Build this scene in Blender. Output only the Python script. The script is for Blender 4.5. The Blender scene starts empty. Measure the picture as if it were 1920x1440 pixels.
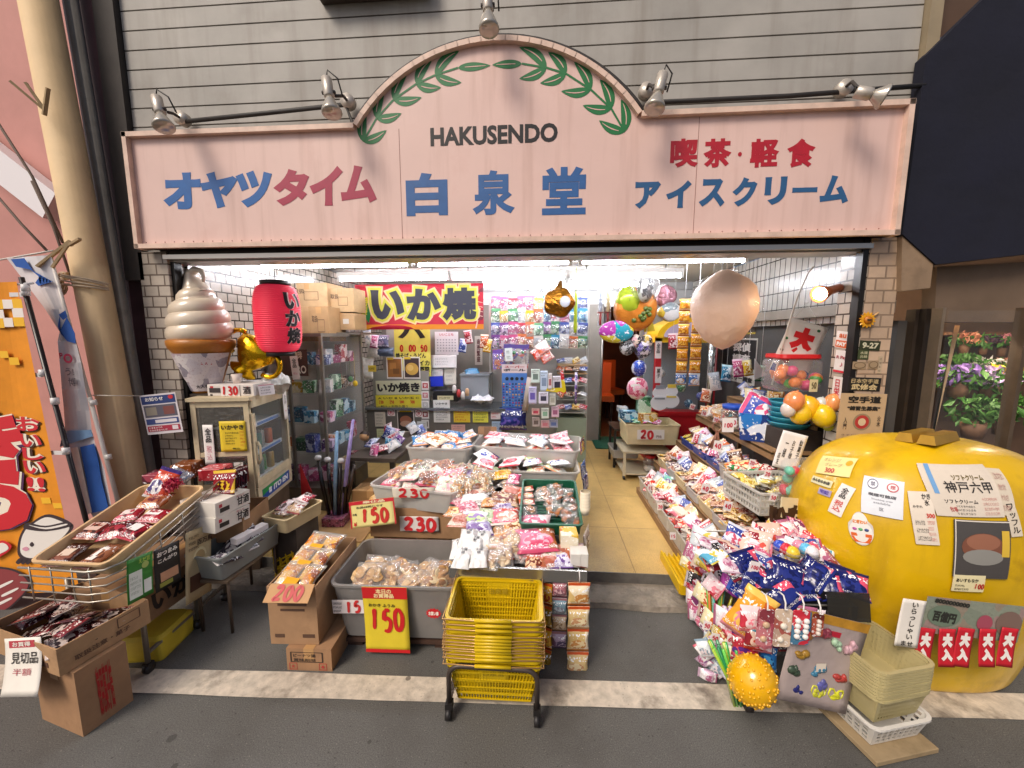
import bpy, bmesh, math, random
from mathutils import Vector as V, Matrix, noise as mn
R = math.radians
random.seed(7)
S = bpy.context.scene
COL = S.collection
# ---------------------------------------------------------------- camera, sky, sun, exposure
F, PITCH, YAW, CAM = 720.0, R(7.1), R(4.2), V((0, -2.3, 1.6))
cd = bpy.data.cameras.new('camera'); cam = bpy.data.objects.new('camera', cd); COL.objects.link(cam)
cam.location = CAM; cam.rotation_euler = (R(90) - PITCH, 0, YAW)
cd.sensor_width = 36; cd.lens = 36 * F / 1920; cd.clip_start = .05; cd.clip_end = 300
S.camera = cam
SUN_EL, SUN_AZ = R(46), R(-38)          # light comes from the upper left, in front of the shop
w = bpy.data.worlds.new('World'); S.world = w; w.use_nodes = True
nt = w.node_tree; bg = nt.nodes['Background']
sk = nt.nodes.new('ShaderNodeTexSky'); sk.sky_type = 'NISHITA'; sk.sun_disc = False
sk.sun_elevation = SUN_EL; sk.sun_rotation = math.pi + SUN_AZ * -1; sk.air_density = .6; sk.dust_density = 4; sk.ozone_density = .5
nt.links.new(sk.outputs[0], bg.inputs[0]); bg.inputs[1].default_value = .072
sl = bpy.data.lights.new('sun', 'SUN'); so = bpy.data.objects.new('sun', sl); COL.objects.link(so)
sl.energy = 1.45; sl.angle = R(21); sl.color = (1, .89, .76)
d = V((math.sin(-SUN_AZ) * math.cos(SUN_EL), math.cos(SUN_AZ) * math.cos(SUN_EL), -math.sin(SUN_EL)))
so.rotation_euler = d.to_track_quat('-Z', 'Y').to_euler(); so.location = (-4, -6, 8)
vs = S.view_settings; vs.view_transform = 'Standard'; vs.look = 'None'; vs.exposure = .7; vs.gamma = 1; vs.use_curve_mapping = False
try:
 S.cycles.max_bounces = 6; S.cycles.diffuse_bounces = 3; S.cycles.glossy_bounces = 3; S.cycles.transmission_bounces = 4
 S.cycles.transparent_max_bounces = 16; S.cycles.caustics_reflective = False; S.cycles.caustics_refractive = False
 S.cycles.sample_clamp_indirect = 4
except Exception: pass
# ---------------------------------------------------------------- points
fw = V((-math.sin(YAW) * math.cos(PITCH), math.cos(YAW) * math.cos(PITCH), -math.sin(PITCH)))
rt = V((math.cos(YAW), math.sin(YAW), 0)); upv = rt.cross(fw)
def at(px, py, X=None, Y=None, Z=None, pl=None):
 """the point of the place that lies on a wall X=, a depth Y=, a height Z= or a tilted surface pl=(point, normal)"""
 r = fw + rt * ((px - 960) / F) - upv * ((py - 720) / F)
 if X is not None: t = (X - CAM.x) / r.x
 elif Y is not None: t = (Y - CAM.y) / r.y
 elif Z is not None: t = (Z - CAM.z) / r.z
 else: t = (V(pl[0]) - CAM).dot(V(pl[1])) / r.dot(V(pl[1]))
 return CAM + r * t
def mpx(n, p): return n * (V(p) - CAM).dot(fw) / F
# ---------------------------------------------------------------- materials
def lin(h):
 if not isinstance(h, str): return tuple(h) + (1,)
 h = h.lstrip('#'); o = []
 for i in (0, 2, 4):
  c = int(h[i:i + 2], 16) / 255; o.append(c / 12.92 if c <= .04045 else ((c + .055) / 1.055) ** 2.4)
 return (*o, 1)
MC = {}
def N(nt, t, **k):
 n = nt.nodes.new('ShaderNode' + t)
 for a, b in k.items():
  if a[0] == 'i' and a[1:].isdigit(): n.inputs[int(a[1:])].default_value = b
  else: setattr(n, a, b)
 return n
def mat(col, rough=.55, metal=0, nz=None, bump=None, alpha=1, emis=0, coat=0, dirt=None, trans=0, spec=.5, sub=0, streak=None, spots=None):
 key = (col, rough, metal, nz, bump, alpha, emis, coat, dirt, trans, spec, sub, streak, spots)
 if key in MC: return MC[key]
 m = bpy.data.materials.new('material'); m.use_nodes = True; t = m.node_tree; b = t.nodes['Principled BSDF']; L = t.links.new
 c = lin(col); b.inputs['Base Color'].default_value = c; b.inputs['Roughness'].default_value = rough; b.inputs['Metallic'].default_value = metal
 b.inputs['Alpha'].default_value = alpha; b.inputs['Coat Weight'].default_value = coat; b.inputs['Coat Roughness'].default_value = .1
 b.inputs['Transmission Weight'].default_value = trans; b.inputs['Specular IOR Level'].default_value = spec
 if sub: b.inputs['Subsurface Weight'].default_value = sub; b.inputs['Subsurface Radius'].default_value = (.02, .01, .008)
 if emis: b.inputs['Emission Color'].default_value = c; b.inputs['Emission Strength'].default_value = emis
 tc = N(t, 'TexCoord') if (nz or bump or dirt or streak or spots) else None
 src = None
 if nz:
  n = N(t, 'TexNoise', i2=nz[0], i3=6, i4=.6); L(tc.outputs['Object'], n.inputs[0])
  mx = N(t, 'MixRGB', blend_type='MULTIPLY'); mx.inputs[1].default_value = c; mx.inputs[0].default_value = 1
  r = N(t, 'MapRange'); r.inputs[1].default_value = .3; r.inputs[2].default_value = .7; r.inputs[3].default_value = 1 - nz[1]; r.inputs[4].default_value = 1 + nz[1] * .5
  L(n.outputs[0], r.inputs[0]); L(r.outputs[0], mx.inputs[2]); L(mx.outputs[0], b.inputs['Base Color']); src = mx
 if dirt:
  n = N(t, 'TexNoise', i2=dirt[0], i3=8, i4=.65); L(tc.outputs['Object'], n.inputs[0])
  r = N(t, 'MapRange'); r.inputs[1].default_value = dirt[3] if len(dirt) > 3 else .52; r.inputs[2].default_value = r.inputs[1].default_value + .16; r.inputs[4].default_value = dirt[1]
  mx = N(t, 'MixRGB'); L(n.outputs[0], r.inputs[0]); L(r.outputs[0], mx.inputs[0]); mx.inputs[1].default_value = c; mx.inputs[2].default_value = lin(dirt[2])
  if src: L(src.outputs[0], mx.inputs[1])
  L(mx.outputs[0], b.inputs['Base Color']); src = mx
 if streak:      # rain streaks running down
  mp = N(t, 'Mapping'); mp.inputs['Scale'].default_value = streak[2]; L(tc.outputs['Object'], mp.inputs[0]); n = N(t, 'TexNoise', i2=1, i3=5, i4=.6); L(mp.outputs[0], n.inputs[0])
  r = N(t, 'MapRange'); r.inputs[1].default_value = .5; r.inputs[2].default_value = .72; r.inputs[4].default_value = streak[0]; L(n.outputs[0], r.inputs[0]); mx = N(t, 'MixRGB'); L(r.outputs[0], mx.inputs[0]); mx.inputs[1].default_value = c; mx.inputs[2].default_value = lin(streak[1])
  if src: L(src.outputs[0], mx.inputs[1])
  L(mx.outputs[0], b.inputs['Base Color']); src = mx
 for sc_, th_, am_, cc_ in (spots or ()):      # gum, oil drops, loose grit
  vo = N(t, 'TexVoronoi', i2=sc_); L(tc.outputs['Object'], vo.inputs[0]); se = N(t, 'SeparateColor'); L(vo.outputs['Color'], se.inputs[0]); th = N(t, 'Math', operation='MULTIPLY'); th.inputs[1].default_value = th_; L(se.outputs[0], th.inputs[0])
  lt = N(t, 'Math', operation='LESS_THAN'); L(vo.outputs['Distance'], lt.inputs[0]); L(th.outputs[0], lt.inputs[1]); g = N(t, 'Math', operation='GREATER_THAN'); g.inputs[1].default_value = .6; L(se.outputs[1], g.inputs[0]); ml = N(t, 'Math', operation='MULTIPLY'); L(lt.outputs[0], ml.inputs[0]); L(g.outputs[0], ml.inputs[1]); m2 = N(t, 'Math', operation='MULTIPLY'); m2.inputs[1].default_value = am_; L(ml.outputs[0], m2.inputs[0])
  mx = N(t, 'MixRGB'); L(m2.outputs[0], mx.inputs[0]); mx.inputs[1].default_value = c; mx.inputs[2].default_value = lin(cc_)
  if src: L(src.outputs[0], mx.inputs[1])
  L(mx.outputs[0], b.inputs['Base Color']); src = mx
 if bump:
  n = N(t, 'TexNoise', i2=bump[0], i3=5); L(tc.outputs['Object'], n.inputs[0])
  bp = N(t, 'Bump'); bp.inputs[0].default_value = bump[1]; bp.inputs[1].default_value = bump[2] if len(bump) > 2 else .004
  L(n.outputs[0], bp.inputs['Height']); L(bp.outputs[0], b.inputs['Normal'])
 MC[key] = m; return m
def printed(cols, scale=22, rough=.3, metal=0, marks=('ffffff', .12), alpha=1):
 """printed wrapper: patches of flat ink with small marks over them"""
 key = ('p', tuple(cols), scale, rough, metal, marks, alpha)
 if key in MC: return MC[key]
 m = bpy.data.materials.new('material'); m.use_nodes = True; t = m.node_tree; b = t.nodes['Principled BSDF']; L = t.links.new
 tc = N(t, 'TexCoord'); oi = N(t, 'ObjectInfo'); ad = N(t, 'VectorMath', operation='ADD'); mu = N(t, 'VectorMath', operation='SCALE'); mu.inputs[3].default_value = 1
 cx = N(t, 'CombineXYZ'); L(oi.outputs['Random'], cx.inputs[0]); L(oi.outputs['Random'], cx.inputs[1]); L(tc.outputs['Object'], ad.inputs[0]); L(cx.outputs[0], ad.inputs[1])
 nz = N(t, 'TexNoise', i2=scale * .8, i3=2); L(ad.outputs[0], nz.inputs[0])
 mxv = N(t, 'MixRGB'); mxv.inputs[0].default_value = .06; L(ad.outputs[0], mxv.inputs[1]); L(nz.outputs[1], mxv.inputs[2])
 vo = N(t, 'TexVoronoi', i2=scale); L(mxv.outputs[0], vo.inputs[0]); se = N(t, 'SeparateColor'); L(vo.outputs['Color'], se.inputs[0])
 rp = N(t, 'ValToRGB'); rp.color_ramp.interpolation = 'CONSTANT'; e = rp.color_ramp.elements
 while len(e) < len(cols): e.new(.5)
 for i, c in enumerate(cols):
  e[i].position = 0 if i == 0 else .34 + .66 * (i - 1) / max(1, len(cols) - 1); e[i].color = lin(c)
 L(se.outputs[0], rp.inputs[0])
 n2 = N(t, 'TexNoise', i2=scale * 4, i3=2, i4=.6); L(ad.outputs[0], n2.inputs[0])
 gt = N(t, 'MapRange'); gt.inputs[1].default_value = .61; gt.inputs[2].default_value = .63; L(n2.outputs[0], gt.inputs[0])
 ga = N(t, 'Math', operation='MULTIPLY'); ga.inputs[1].default_value = min(1, marks[1] * 6); L(gt.outputs[0], ga.inputs[0])
 mx = N(t, 'MixRGB'); L(ga.outputs[0], mx.inputs[0]); L(rp.outputs[0], mx.inputs[1]); mx.inputs[2].default_value = lin(marks[0]); L(mx.outputs[0], b.inputs['Base Color'])
 b.inputs['Roughness'].default_value = rough; b.inputs['Metallic'].default_value = metal; b.inputs['Alpha'].default_value = alpha
 n3 = N(t, 'TexNoise', i2=60, i3=3); L(tc.outputs['Object'], n3.inputs[0]); bp = N(t, 'Bump'); bp.inputs[0].default_value = .35; bp.inputs[1].default_value = .006
 L(n3.outputs[0], bp.inputs['Height']); L(bp.outputs[0], b.inputs['Normal'])
 MC[key] = m; PR[m.name] = (tuple(cols), rough, marks[0]); return m
PR = {}
def wrap(cols, rough, ink):
 """a printed bag: heading lettering, an oval picture, bands at the seals"""
 key = ('w', cols, rough, ink)
 if key in MC: return MC[key]
 m = bpy.data.materials.new('material'); m.use_nodes = True; t = m.node_tree; b = t.nodes['Principled BSDF']; L = t.links.new
 def mth(op, x, y=0.0):
  n = N(t, 'Math', operation=op)
  for i, q in enumerate((x, y)):
   if hasattr(q, 'is_output'): L(q, n.inputs[i])
   else: n.inputs[i].default_value = q
  return n.outputs[0]
 def mix(f, c1, c2):
  n = N(t, 'MixRGB'); L(f, n.inputs[0])
  for i, q in ((1, c1), (2, c2)):
   if hasattr(q, 'is_output'): L(q, n.inputs[i])
   else: n.inputs[i].default_value = lin(q)
  return n.outputs[0]
 tc = N(t, 'TexCoord'); oi = N(t, 'ObjectInfo'); sp = N(t, 'SeparateXYZ'); L(tc.outputs['Generated'], sp.inputs[0]); gx, gy, r = sp.outputs[0], sp.outputs[1], oi.outputs['Random']
 def vec(sx, sy):
  n = N(t, 'CombineXYZ'); L(mth('MULTIPLY', gx, sx), n.inputs[0]); L(mth('MULTIPLY', gy, sy), n.inputs[1]); L(mth('MULTIPLY', r, 40.0), n.inputs[2]); return n.outputs[0]
 c = cols; c2 = c[2] if len(c) > 2 else c[1]; c3 = c[3] if len(c) > 3 else c[1]
 sw = mth('GREATER_THAN', mth('ADD', gx, mth('MULTIPLY', gy, mth('SUBTRACT', mth('MULTIPLY', r, 2.4), 1.2))), .78); col = mix(sw, c[0], c3)
 ex = mth('DIVIDE', mth('SUBTRACT', gx, mth('ADD', .35, mth('MULTIPLY', r, .3))), .36); ey = mth('DIVIDE', mth('SUBTRACT', gy, .36), .23); el = mth('LESS_THAN', mth('ADD', mth('MULTIPLY', ex, ex), mth('MULTIPLY', ey, ey)), 1.0)
 vo = N(t, 'TexVoronoi', i2=1); L(vec(9, 9), vo.inputs[0]); se = N(t, 'SeparateColor'); L(vo.outputs['Color'], se.inputs[0]); pic = mix(mth('GREATER_THAN', se.outputs[0], .5), c2, c[1]); col = mix(el, col, pic)
 col = mix(mth('GREATER_THAN', gy, .88), col, c[1]); col = mix(mth('LESS_THAN', gy, .08), col, c2)
 n1 = N(t, 'TexNoise', i2=1, i3=1); L(vec(15, 11), n1.inputs[0]); n2 = N(t, 'TexNoise', i2=1, i3=1); L(vec(34, 50), n2.inputs[0])
 ti = mth('MULTIPLY', mth('GREATER_THAN', n1.outputs[0], .57), mth('MULTIPLY', mth('GREATER_THAN', gy, .65), mth('LESS_THAN', gy, .82))); col = mix(ti, col, ink)
 sm = mth('MULTIPLY', mth('GREATER_THAN', n2.outputs[0], .56), mth('MULTIPLY', mth('GREATER_THAN', gy, .1), mth('LESS_THAN', gy, .2))); col = mix(sm, col, ink)
 L(col, b.inputs['Base Color']); b.inputs['Roughness'].default_value = rough
 n3 = N(t, 'TexNoise', i2=60, i3=3); L(tc.outputs['Object'], n3.inputs[0]); bp = N(t, 'Bump'); bp.inputs[0].default_value = .4; bp.inputs[1].default_value = .006
 L(n3.outputs[0], bp.inputs['Height']); L(bp.outputs[0], b.inputs['Normal']); MC[key] = m; return m
def cello(tint='ffffff', fac=.2, rough=.12):
 key = ('c', tint, fac, rough)
 if key in MC: return MC[key]
 m = bpy.data.materials.new('material'); m.use_nodes = True; t = m.node_tree; t.nodes.clear(); L = t.links.new
 o = N(t, 'OutputMaterial'); tr = N(t, 'BsdfTransparent'); gl = N(t, 'BsdfGlossy'); gl.inputs['Roughness'].default_value = rough; mx = N(t, 'MixShader')
 df = N(t, 'BsdfDiffuse'); df.inputs[0].default_value = lin(tint); m2 = N(t, 'MixShader'); m2.inputs[0].default_value = .45; L(gl.outputs[0], m2.inputs[1]); L(df.outputs[0], m2.inputs[2])
 lw = N(t, 'LayerWeight'); lw.inputs[0].default_value = .35; r = N(t, 'MapRange'); r.inputs[3].default_value = fac * .55; r.inputs[4].default_value = min(1, fac * 2.6); L(lw.outputs['Facing'], r.inputs[0]); L(r.outputs[0], mx.inputs[0])
 tc = N(t, 'TexCoord'); n3 = N(t, 'TexNoise', i2=45, i3=4); L(tc.outputs['Object'], n3.inputs[0]); bp = N(t, 'Bump'); bp.inputs[0].default_value = .5; bp.inputs[1].default_value = .01
 L(n3.outputs[0], bp.inputs['Height']); L(bp.outputs[0], gl.inputs['Normal'])
 L(tr.outputs[0], mx.inputs[1]); L(m2.outputs[0], mx.inputs[2]); L(mx.outputs[0], o.inputs[0]); MC[key] = m; return m
def tiles(col, grout, w, h, axis='XZ', rough=.3, vary=.15, mortar=.006, off=.5, dirt=None, speck=0):
 key = ('t', col, grout, w, h, axis, rough, vary, mortar, off, dirt, speck)
 if key in MC: return MC[key]
 m = bpy.data.materials.new('material'); m.use_nodes = True; t = m.node_tree; b = t.nodes['Principled BSDF']; L = t.links.new
 tc = N(t, 'TexCoord'); sp = N(t, 'SeparateXYZ'); cb = N(t, 'CombineXYZ'); L(tc.outputs['Object'], sp.inputs[0])
 L(sp.outputs['XYZ'.index(axis[0])], cb.inputs[0]); L(sp.outputs['XYZ'.index(axis[1])], cb.inputs[1])
 br = N(t, 'TexBrick', offset=off); br.inputs['Scale'].default_value = 1; br.inputs['Brick Width'].default_value = w; br.inputs['Row Height'].default_value = h
 br.inputs['Mortar Size'].default_value = mortar; br.inputs['Mortar Smooth'].default_value = .2; br.inputs['Mortar'].default_value = lin(grout)
 a = lin(col); br.inputs['Color1'].default_value = a; br.inputs['Color2'].default_value = tuple(x * (1 - vary) for x in a[:3]) + (1,); br.inputs['Bias'].default_value = 0
 L(cb.outputs[0], br.inputs[0]); n = N(t, 'TexNoise', i2=3, i3=6, i4=.7); L(tc.outputs['Object'], n.inputs[0])
 r = N(t, 'MapRange'); r.inputs[1].default_value = .35; r.inputs[2].default_value = .75; r.inputs[3].default_value = 1.1; r.inputs[4].default_value = .6; L(n.outputs[0], r.inputs[0])
 mx = N(t, 'MixRGB', blend_type='MULTIPLY'); mx.inputs[0].default_value = .8; L(br.outputs[0], mx.inputs[1]); L(r.outputs[0], mx.inputs[2]); out = mx.outputs[0]
 if speck:
  n5 = N(t, 'TexNoise', i2=150, i3=3, i4=.8); L(tc.outputs['Object'], n5.inputs[0]); r5 = N(t, 'MapRange'); r5.inputs[1].default_value = .36; r5.inputs[2].default_value = .52; r5.inputs[3].default_value = 1 - speck; r5.inputs[4].default_value = 1.06; L(n5.outputs[0], r5.inputs[0]); m5 = N(t, 'MixRGB', blend_type='MULTIPLY'); m5.inputs[0].default_value = 1; L(out, m5.inputs[1]); L(r5.outputs[0], m5.inputs[2]); out = m5.outputs[0]
 L(out, b.inputs['Base Color'])
 b.inputs['Roughness'].default_value = rough; bp = N(t, 'Bump', invert=True); bp.inputs[0].default_value = .6; bp.inputs[1].default_value = .004; L(br.outputs['Fac'], bp.inputs['Height']); L(bp.outputs[0], b.inputs['Normal'])
 MC[key] = m; return m
# ---------------------------------------------------------------- mesh builder
class MB:
 def __init__(s): s.v = []; s.f = []; s.mi = []; s.sm = []
 def add(s, vs, fs, mi=0, M=None, sm=False):
  o = len(s.v); s.v += [(M @ V(p)) if M is not None else V(p) for p in vs]
  for f in fs: s.f.append([i + o for i in f]); s.mi.append(mi); s.sm.append(sm)
  return s
 def box(s, c, d, mi=0, rot=None, M=None):
  x, y, z = d[0] / 2, d[1] / 2, d[2] / 2; T = Matrix.Translation(V(c))
  if rot is not None: T = T @ (Matrix.Rotation(rot, 4, 'Z') if not hasattr(rot, '__len__') else Matrix.LocRotScale(None, __import__('mathutils').Euler(rot), None))
  if M is not None: T = M @ T
  return s.add([(-x, -y, -z), (x, -y, -z), (x, y, -z), (-x, y, -z), (-x, -y, z), (x, -y, z), (x, y, z), (-x, y, z)],
                     [(3, 2, 1, 0), (4, 5, 6, 7), (0, 1, 5, 4), (1, 2, 6, 5), (2, 3, 7, 6), (3, 0, 4, 7)], mi, T)
 def bar(s, a, b, w, h=None, mi=0):
  a, b = V(a), V(b); q = (b - a).to_track_quat('Z', 'Y').to_matrix().to_4x4()
  return s.box((0, 0, (b - a).length / 2), (w, h or w, (b - a).length), mi, None, Matrix.Translation(a) @ q)
 def tube(s, pts, r, seg=8, mi=0, cap=True, sm=True):
  pts = [V(p) for p in pts]; n = len(pts); rs = r if hasattr(r, '__len__') else [r] * n
  vs = []; fs = []; prev = None
  for i, p in enumerate(pts):
   d = (pts[min(i + 1, n - 1)] - pts[max(i - 1, 0)]).normalized()
   u = (prev - d * prev.dot(d)) if prev is not None else d.orthogonal()
   if u.length < 1e-6: u = d.orthogonal()
   u.normalize(); prev = u; q = d.cross(u)
   for k in range(seg):
    a = 2 * math.pi * k / seg; vs.append(p + (u * math.cos(a) + q * math.sin(a)) * rs[i])
  for i in range(n - 1):
   for k in range(seg): fs.append((i * seg + k, i * seg + (k + 1) % seg, (i + 1) * seg + (k + 1) % seg, (i + 1) * seg + k))
  if cap: fs += [tuple(range(seg))[::-1], tuple((n - 1) * seg + k for k in range(seg))]
  return s.add(vs, fs, mi, None, sm)
 def loft(s, loops, mi=0, caps=(1, 1), M=None, sm=False):
  n = len(loops[0]); vs = [p for l in loops for p in l]; fs = []
  for i in range(len(loops) - 1):
   for k in range(n): fs.append((i * n + k, i * n + (k + 1) % n, (i + 1) * n + (k + 1) % n, (i + 1) * n + k))
  if caps[0]: fs.append(tuple(range(n))[::-1])
  if caps[1]: fs.append(tuple((len(loops) - 1) * n + k for k in range(n)))
  return s.add(vs, fs, mi, M, sm)
 def lathe(s, prof, seg=24, mi=0, M=None, caps=(1, 1), sm=True, sx=1, sy=1):
  return s.loft([[(r * sx * math.cos(2 * math.pi * k / seg), r * sy * math.sin(2 * math.pi * k / seg), z) for k in range(seg)] for r, z in prof], mi, caps, M, sm)
 def poly(s, pts, t=.002, mi=0, M=None):      # flat outline in local XY, given a thickness
  n = len(pts); return s.loft([[(x, y, 0) for x, y in pts], [(x, y, t) for x, y in pts]], mi, (1, 1), M)
 def ball(s, c, r, mi=0, seg=12, M=None):
  sc = r if hasattr(r, '__len__') else (r, r, r)
  T = Matrix.Translation(V(c)) @ (M if M is not None else Matrix()) @ Matrix.Diagonal((*sc, 1)); k = seg // 2
  return s.lathe([(max(.02, math.sin(math.pi * i / k)), -math.cos(math.pi * i / k)) for i in range(k + 1)], seg, mi, T)
 def data(s, mats):
  me = bpy.data.meshes.new('mesh'); me.from_pydata([tuple(p) for p in s.v], [], s.f)
  for m in (mats if isinstance(mats, (list, tuple)) else [mats]): me.materials.append(m)
  me.polygons.foreach_set('material_index', s.mi); me.polygons.foreach_set('use_smooth', s.sm); me.update(); return me
 def obj(s, name, mats, parent=None, M=None): return link(name, s.data(mats), parent, M)
def link(name, data, parent=None, M=None):
 o = bpy.data.objects.new(name, data); COL.objects.link(o)
 if parent is not None: o.parent = parent
 if M is not None: o.matrix_basis = M
 return o
def tag(o, label=None, cat=None, group=None, kind=None):
 if label: o['label'] = label
 if cat: o['category'] = cat
 if group: o['group'] = group
 if kind: o['kind'] = kind
 return o
def thing(name, label, cat, loc=(0, 0, 0), rz=0, group=None, M=None):
 return tag(link(name, None, None, M if M is not None else Matrix.Translation(V(loc)) @ Matrix.Rotation(rz, 4, 'Z')), label, cat, group)
def copy_tree(o, parent=None):
 c = o.copy(); COL.objects.link(c)
 if parent is not None: c.parent = parent
 for ch in [x for x in bpy.data.objects if x.parent == o]: copy_tree(ch, c)
 return c
def rr(w, d, r, z, n=5):                      # rounded rectangle loop
 o = []; r = min(r, w / 2 - 1e-4, d / 2 - 1e-4)
 for cx, cy, a0 in ((w / 2 - r, d / 2 - r, 0), (-w / 2 + r, d / 2 - r, 90), (-w / 2 + r, -d / 2 + r, 180), (w / 2 - r, -d / 2 + r, 270)):
  for k in range(n): a = R(a0 + 90 * k / (n - 1)); o.append((cx + r * math.cos(a), cy + r * math.sin(a), z))
 return o
def bin_mb(w, d, h, tap=.9, r=.03, t=.004, rim=.012, mi=0):      # an open tub with a rolled rim
 b = MB(); bw, bd = w * tap, d * tap
 b.loft([rr(bw, bd, r, 0), rr(w, d, r, h - rim), rr(w + rim * 1.6, d + rim * 1.6, r + rim * .8, h - rim), rr(w + rim * 1.6, d + rim * 1.6, r + rim * .8, h), rr(w - t * 2, d - t * 2, r, h), rr(bw - t * 2, bd - t * 2, r, t)], mi, sm=False)
 return b
# ---------------------------------------------------------------- lettering and sheets
TC = {}
def text_geo(s, bold=.0, lead=1.0, sp=1.0):
 key = (s, bold, lead, sp)
 if key in TC: return TC[key]
 c = bpy.data.curves.new('lettering', 'FONT'); c.body = s; c.size = 1; c.align_x = 'CENTER'; c.align_y = 'CENTER'; c.resolution_u = 3
 c.space_line = lead; c.space_character = sp; c.bevel_depth = bold; c.bevel_resolution = 1 if bold > .03 else 0
 o = bpy.data.objects.new('lettering', c); me = bpy.data.meshes.new_from_object(o); g = ([tuple(v.co) for v in me.vertices], [tuple(p.vertices) for p in me.polygons])
 bpy.data.meshes.remove(me); bpy.data.objects.remove(o); bpy.data.curves.remove(c)
 if g[0]:
  xs = [p[0] for p in g[0]]; ys = [p[1] for p in g[0]]; mxx, myy = (min(xs) + max(xs)) / 2, (min(ys) + max(ys)) / 2
  g = ([(x - mxx, y - myy, z * .012) for x, y, z in g[0]], g[1], max(xs) - min(xs), max(ys) - min(ys))
 else: g = ([], [], 1, 1)
 TC[key] = g; return g
def letter_mb(mb, s, x, y, w=None, h=None, bold=.02, rot=0, shear=0, z=.0015, mi=0, lead=1.0, sp=1.0, fn=None):
 """letters fitted to width w and/or height h, centred on x, y in the sheet's own frame"""
 v, f, tw, th = text_geo(s, bold, lead, sp)
 sx = w / tw if w else None; sy = h / th if h else None
 if sx is None: sx = sy
 if sy is None: sy = sx
 ca, sa = math.cos(rot), math.sin(rot); o = []
 for a, b, c in v:
  a, b = a * sx + shear * b * sy, b * sy; p = (x + a * ca - b * sa, y + a * sa + b * ca)
  o.append((p[0], p[1], z + c * min(sx, sy) + (fn(*p) if fn else 0)))
 mb.add(o, f, mi)
HAND = {'0': [[(.55, .98), (.22, .8), (.12, .45), (.28, .08), (.58, .02), (.85, .3), (.86, .68), (.62, .96), (.5, .95)]], '1': [[(.60, 1), (.52, .55), (.42, 0)]], '2': [[(.12, .76), (.32, .97), (.68, .93), (.76, .7), (.5, .36), (.1, .05), (.45, .07), (.92, .04)]],
 '3': [[(.16, .9), (.5, 1), (.78, .82), (.62, .6), (.36, .53), (.74, .47), (.85, .2), (.55, 0), (.12, .08)]], '4': [[(.5, 1), (.3, .65), (.08, .36), (.92, .38)], [(.66, .62), (.6, 0)]], '5': [[(.3, .96), (.22, .56), (.55, .64), (.84, .42), (.7, .1), (.4, .0), (.14, .06)], [(.28, .95), (.8, 1)]], '6': [[(.7, .98), (.28, .6), (.15, .22), (.45, 0), (.8, .2), (.68, .46), (.28, .36)]]}
def hand_digits(mb, s, x, y, w, h, z, fn, rot=0, bold=.5):
 """numbers brushed by hand: tapering strokes, none quite alike"""
 n = len(s); cw = (w or h * .62 * n) / n; h = h or cw * 1.5; ca, sa = math.cos(rot), math.sin(rot); bw = min(cw * 1.15, h) * .135; k = 0
 for i, ch in enumerate(s):
  ox = x - cw * n / 2 + cw * (i + .08); dy = random.uniform(-.05, .05) * h; sx = cw * .84 * (.7 if ch == '1' else 1)
  for st in HAND[ch]:
   P_ = [V((px + random.uniform(-.03, .03), py + random.uniform(-.03, .03))) for px, py in st]; pts = []
   for q in range(len(P_) - 1):
    p0, p1, p2, p3 = P_[max(0, q - 1)], P_[q], P_[q + 1], P_[min(len(P_) - 1, q + 2)]
    for t in (0, .25, .5, .75): pts.append(.5 * ((2 * p1) + (p2 - p0) * t + (2 * p0 - 5 * p1 + 4 * p2 - p3) * t * t + (3 * p1 - p0 - 3 * p2 + p3) * t ** 3))
   pts.append(P_[-1]); pts = [V((ox + p.x * sx, y - h / 2 + p.y * h + dy)) for p in pts]; L1, R1 = [], []; m = len(pts)
   for q, p in enumerate(pts):
    d_ = (pts[min(q + 1, m - 1)] - pts[max(q - 1, 0)]); d_ = d_.normalized() if d_.length else V((1, 0)); nn = V((-d_.y, d_.x)); u = q / (m - 1); wd = bw * (.75 + .45 * math.sin(math.pi * (u * .8 + .2)) + .15 * math.sin(u * 9 + i)) * (1 if .03 < u < .97 else .6); L1.append(p + nn * wd); R1.append(p - nn * wd)
   k += 1; vs = []
   for p in L1 + R1: dx, dy_ = p.x - x, p.y - y; qx, qy = x + dx * ca - dy_ * sa, y + dx * sa + dy_ * ca; vs.append((qx, qy, z + k * .0002 + fn(qx, qy)))
   mb.add(vs, [(q + m, q + m + 1, q + 1, q) for q in range(m - 1)])
def frame(TL, TR, BL):
 TL, TR, BL = V(TL), V(TR), V(BL); u = TR - TL; w = u.length; u.normalize(); vv = TL - BL; vv -= u * vv.dot(u); h = vv.length; vv.normalize(); n = u.cross(vv)
 c = TL + u * w / 2 - vv * h / 2
 M = Matrix(((u.x, vv.x, n.x, c.x), (u.y, vv.y, n.y, c.y), (u.z, vv.z, n.z, c.z), (0, 0, 0, 1))); return M, w, h
def pframe(c3, dep):
 """a flat sheet's frame from the place where its corners are seen and the depth of each"""
 if not hasattr(dep, '__len__'): dep = (dep,) * 3
 pts = [at(p[0], p[1], **(dict(Y=y) if not isinstance(y, dict) else y)) for p, y in zip(c3, dep)]
 return frame(*pts)
INK = '1a1612'; RED = 'c41a1e'
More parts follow.
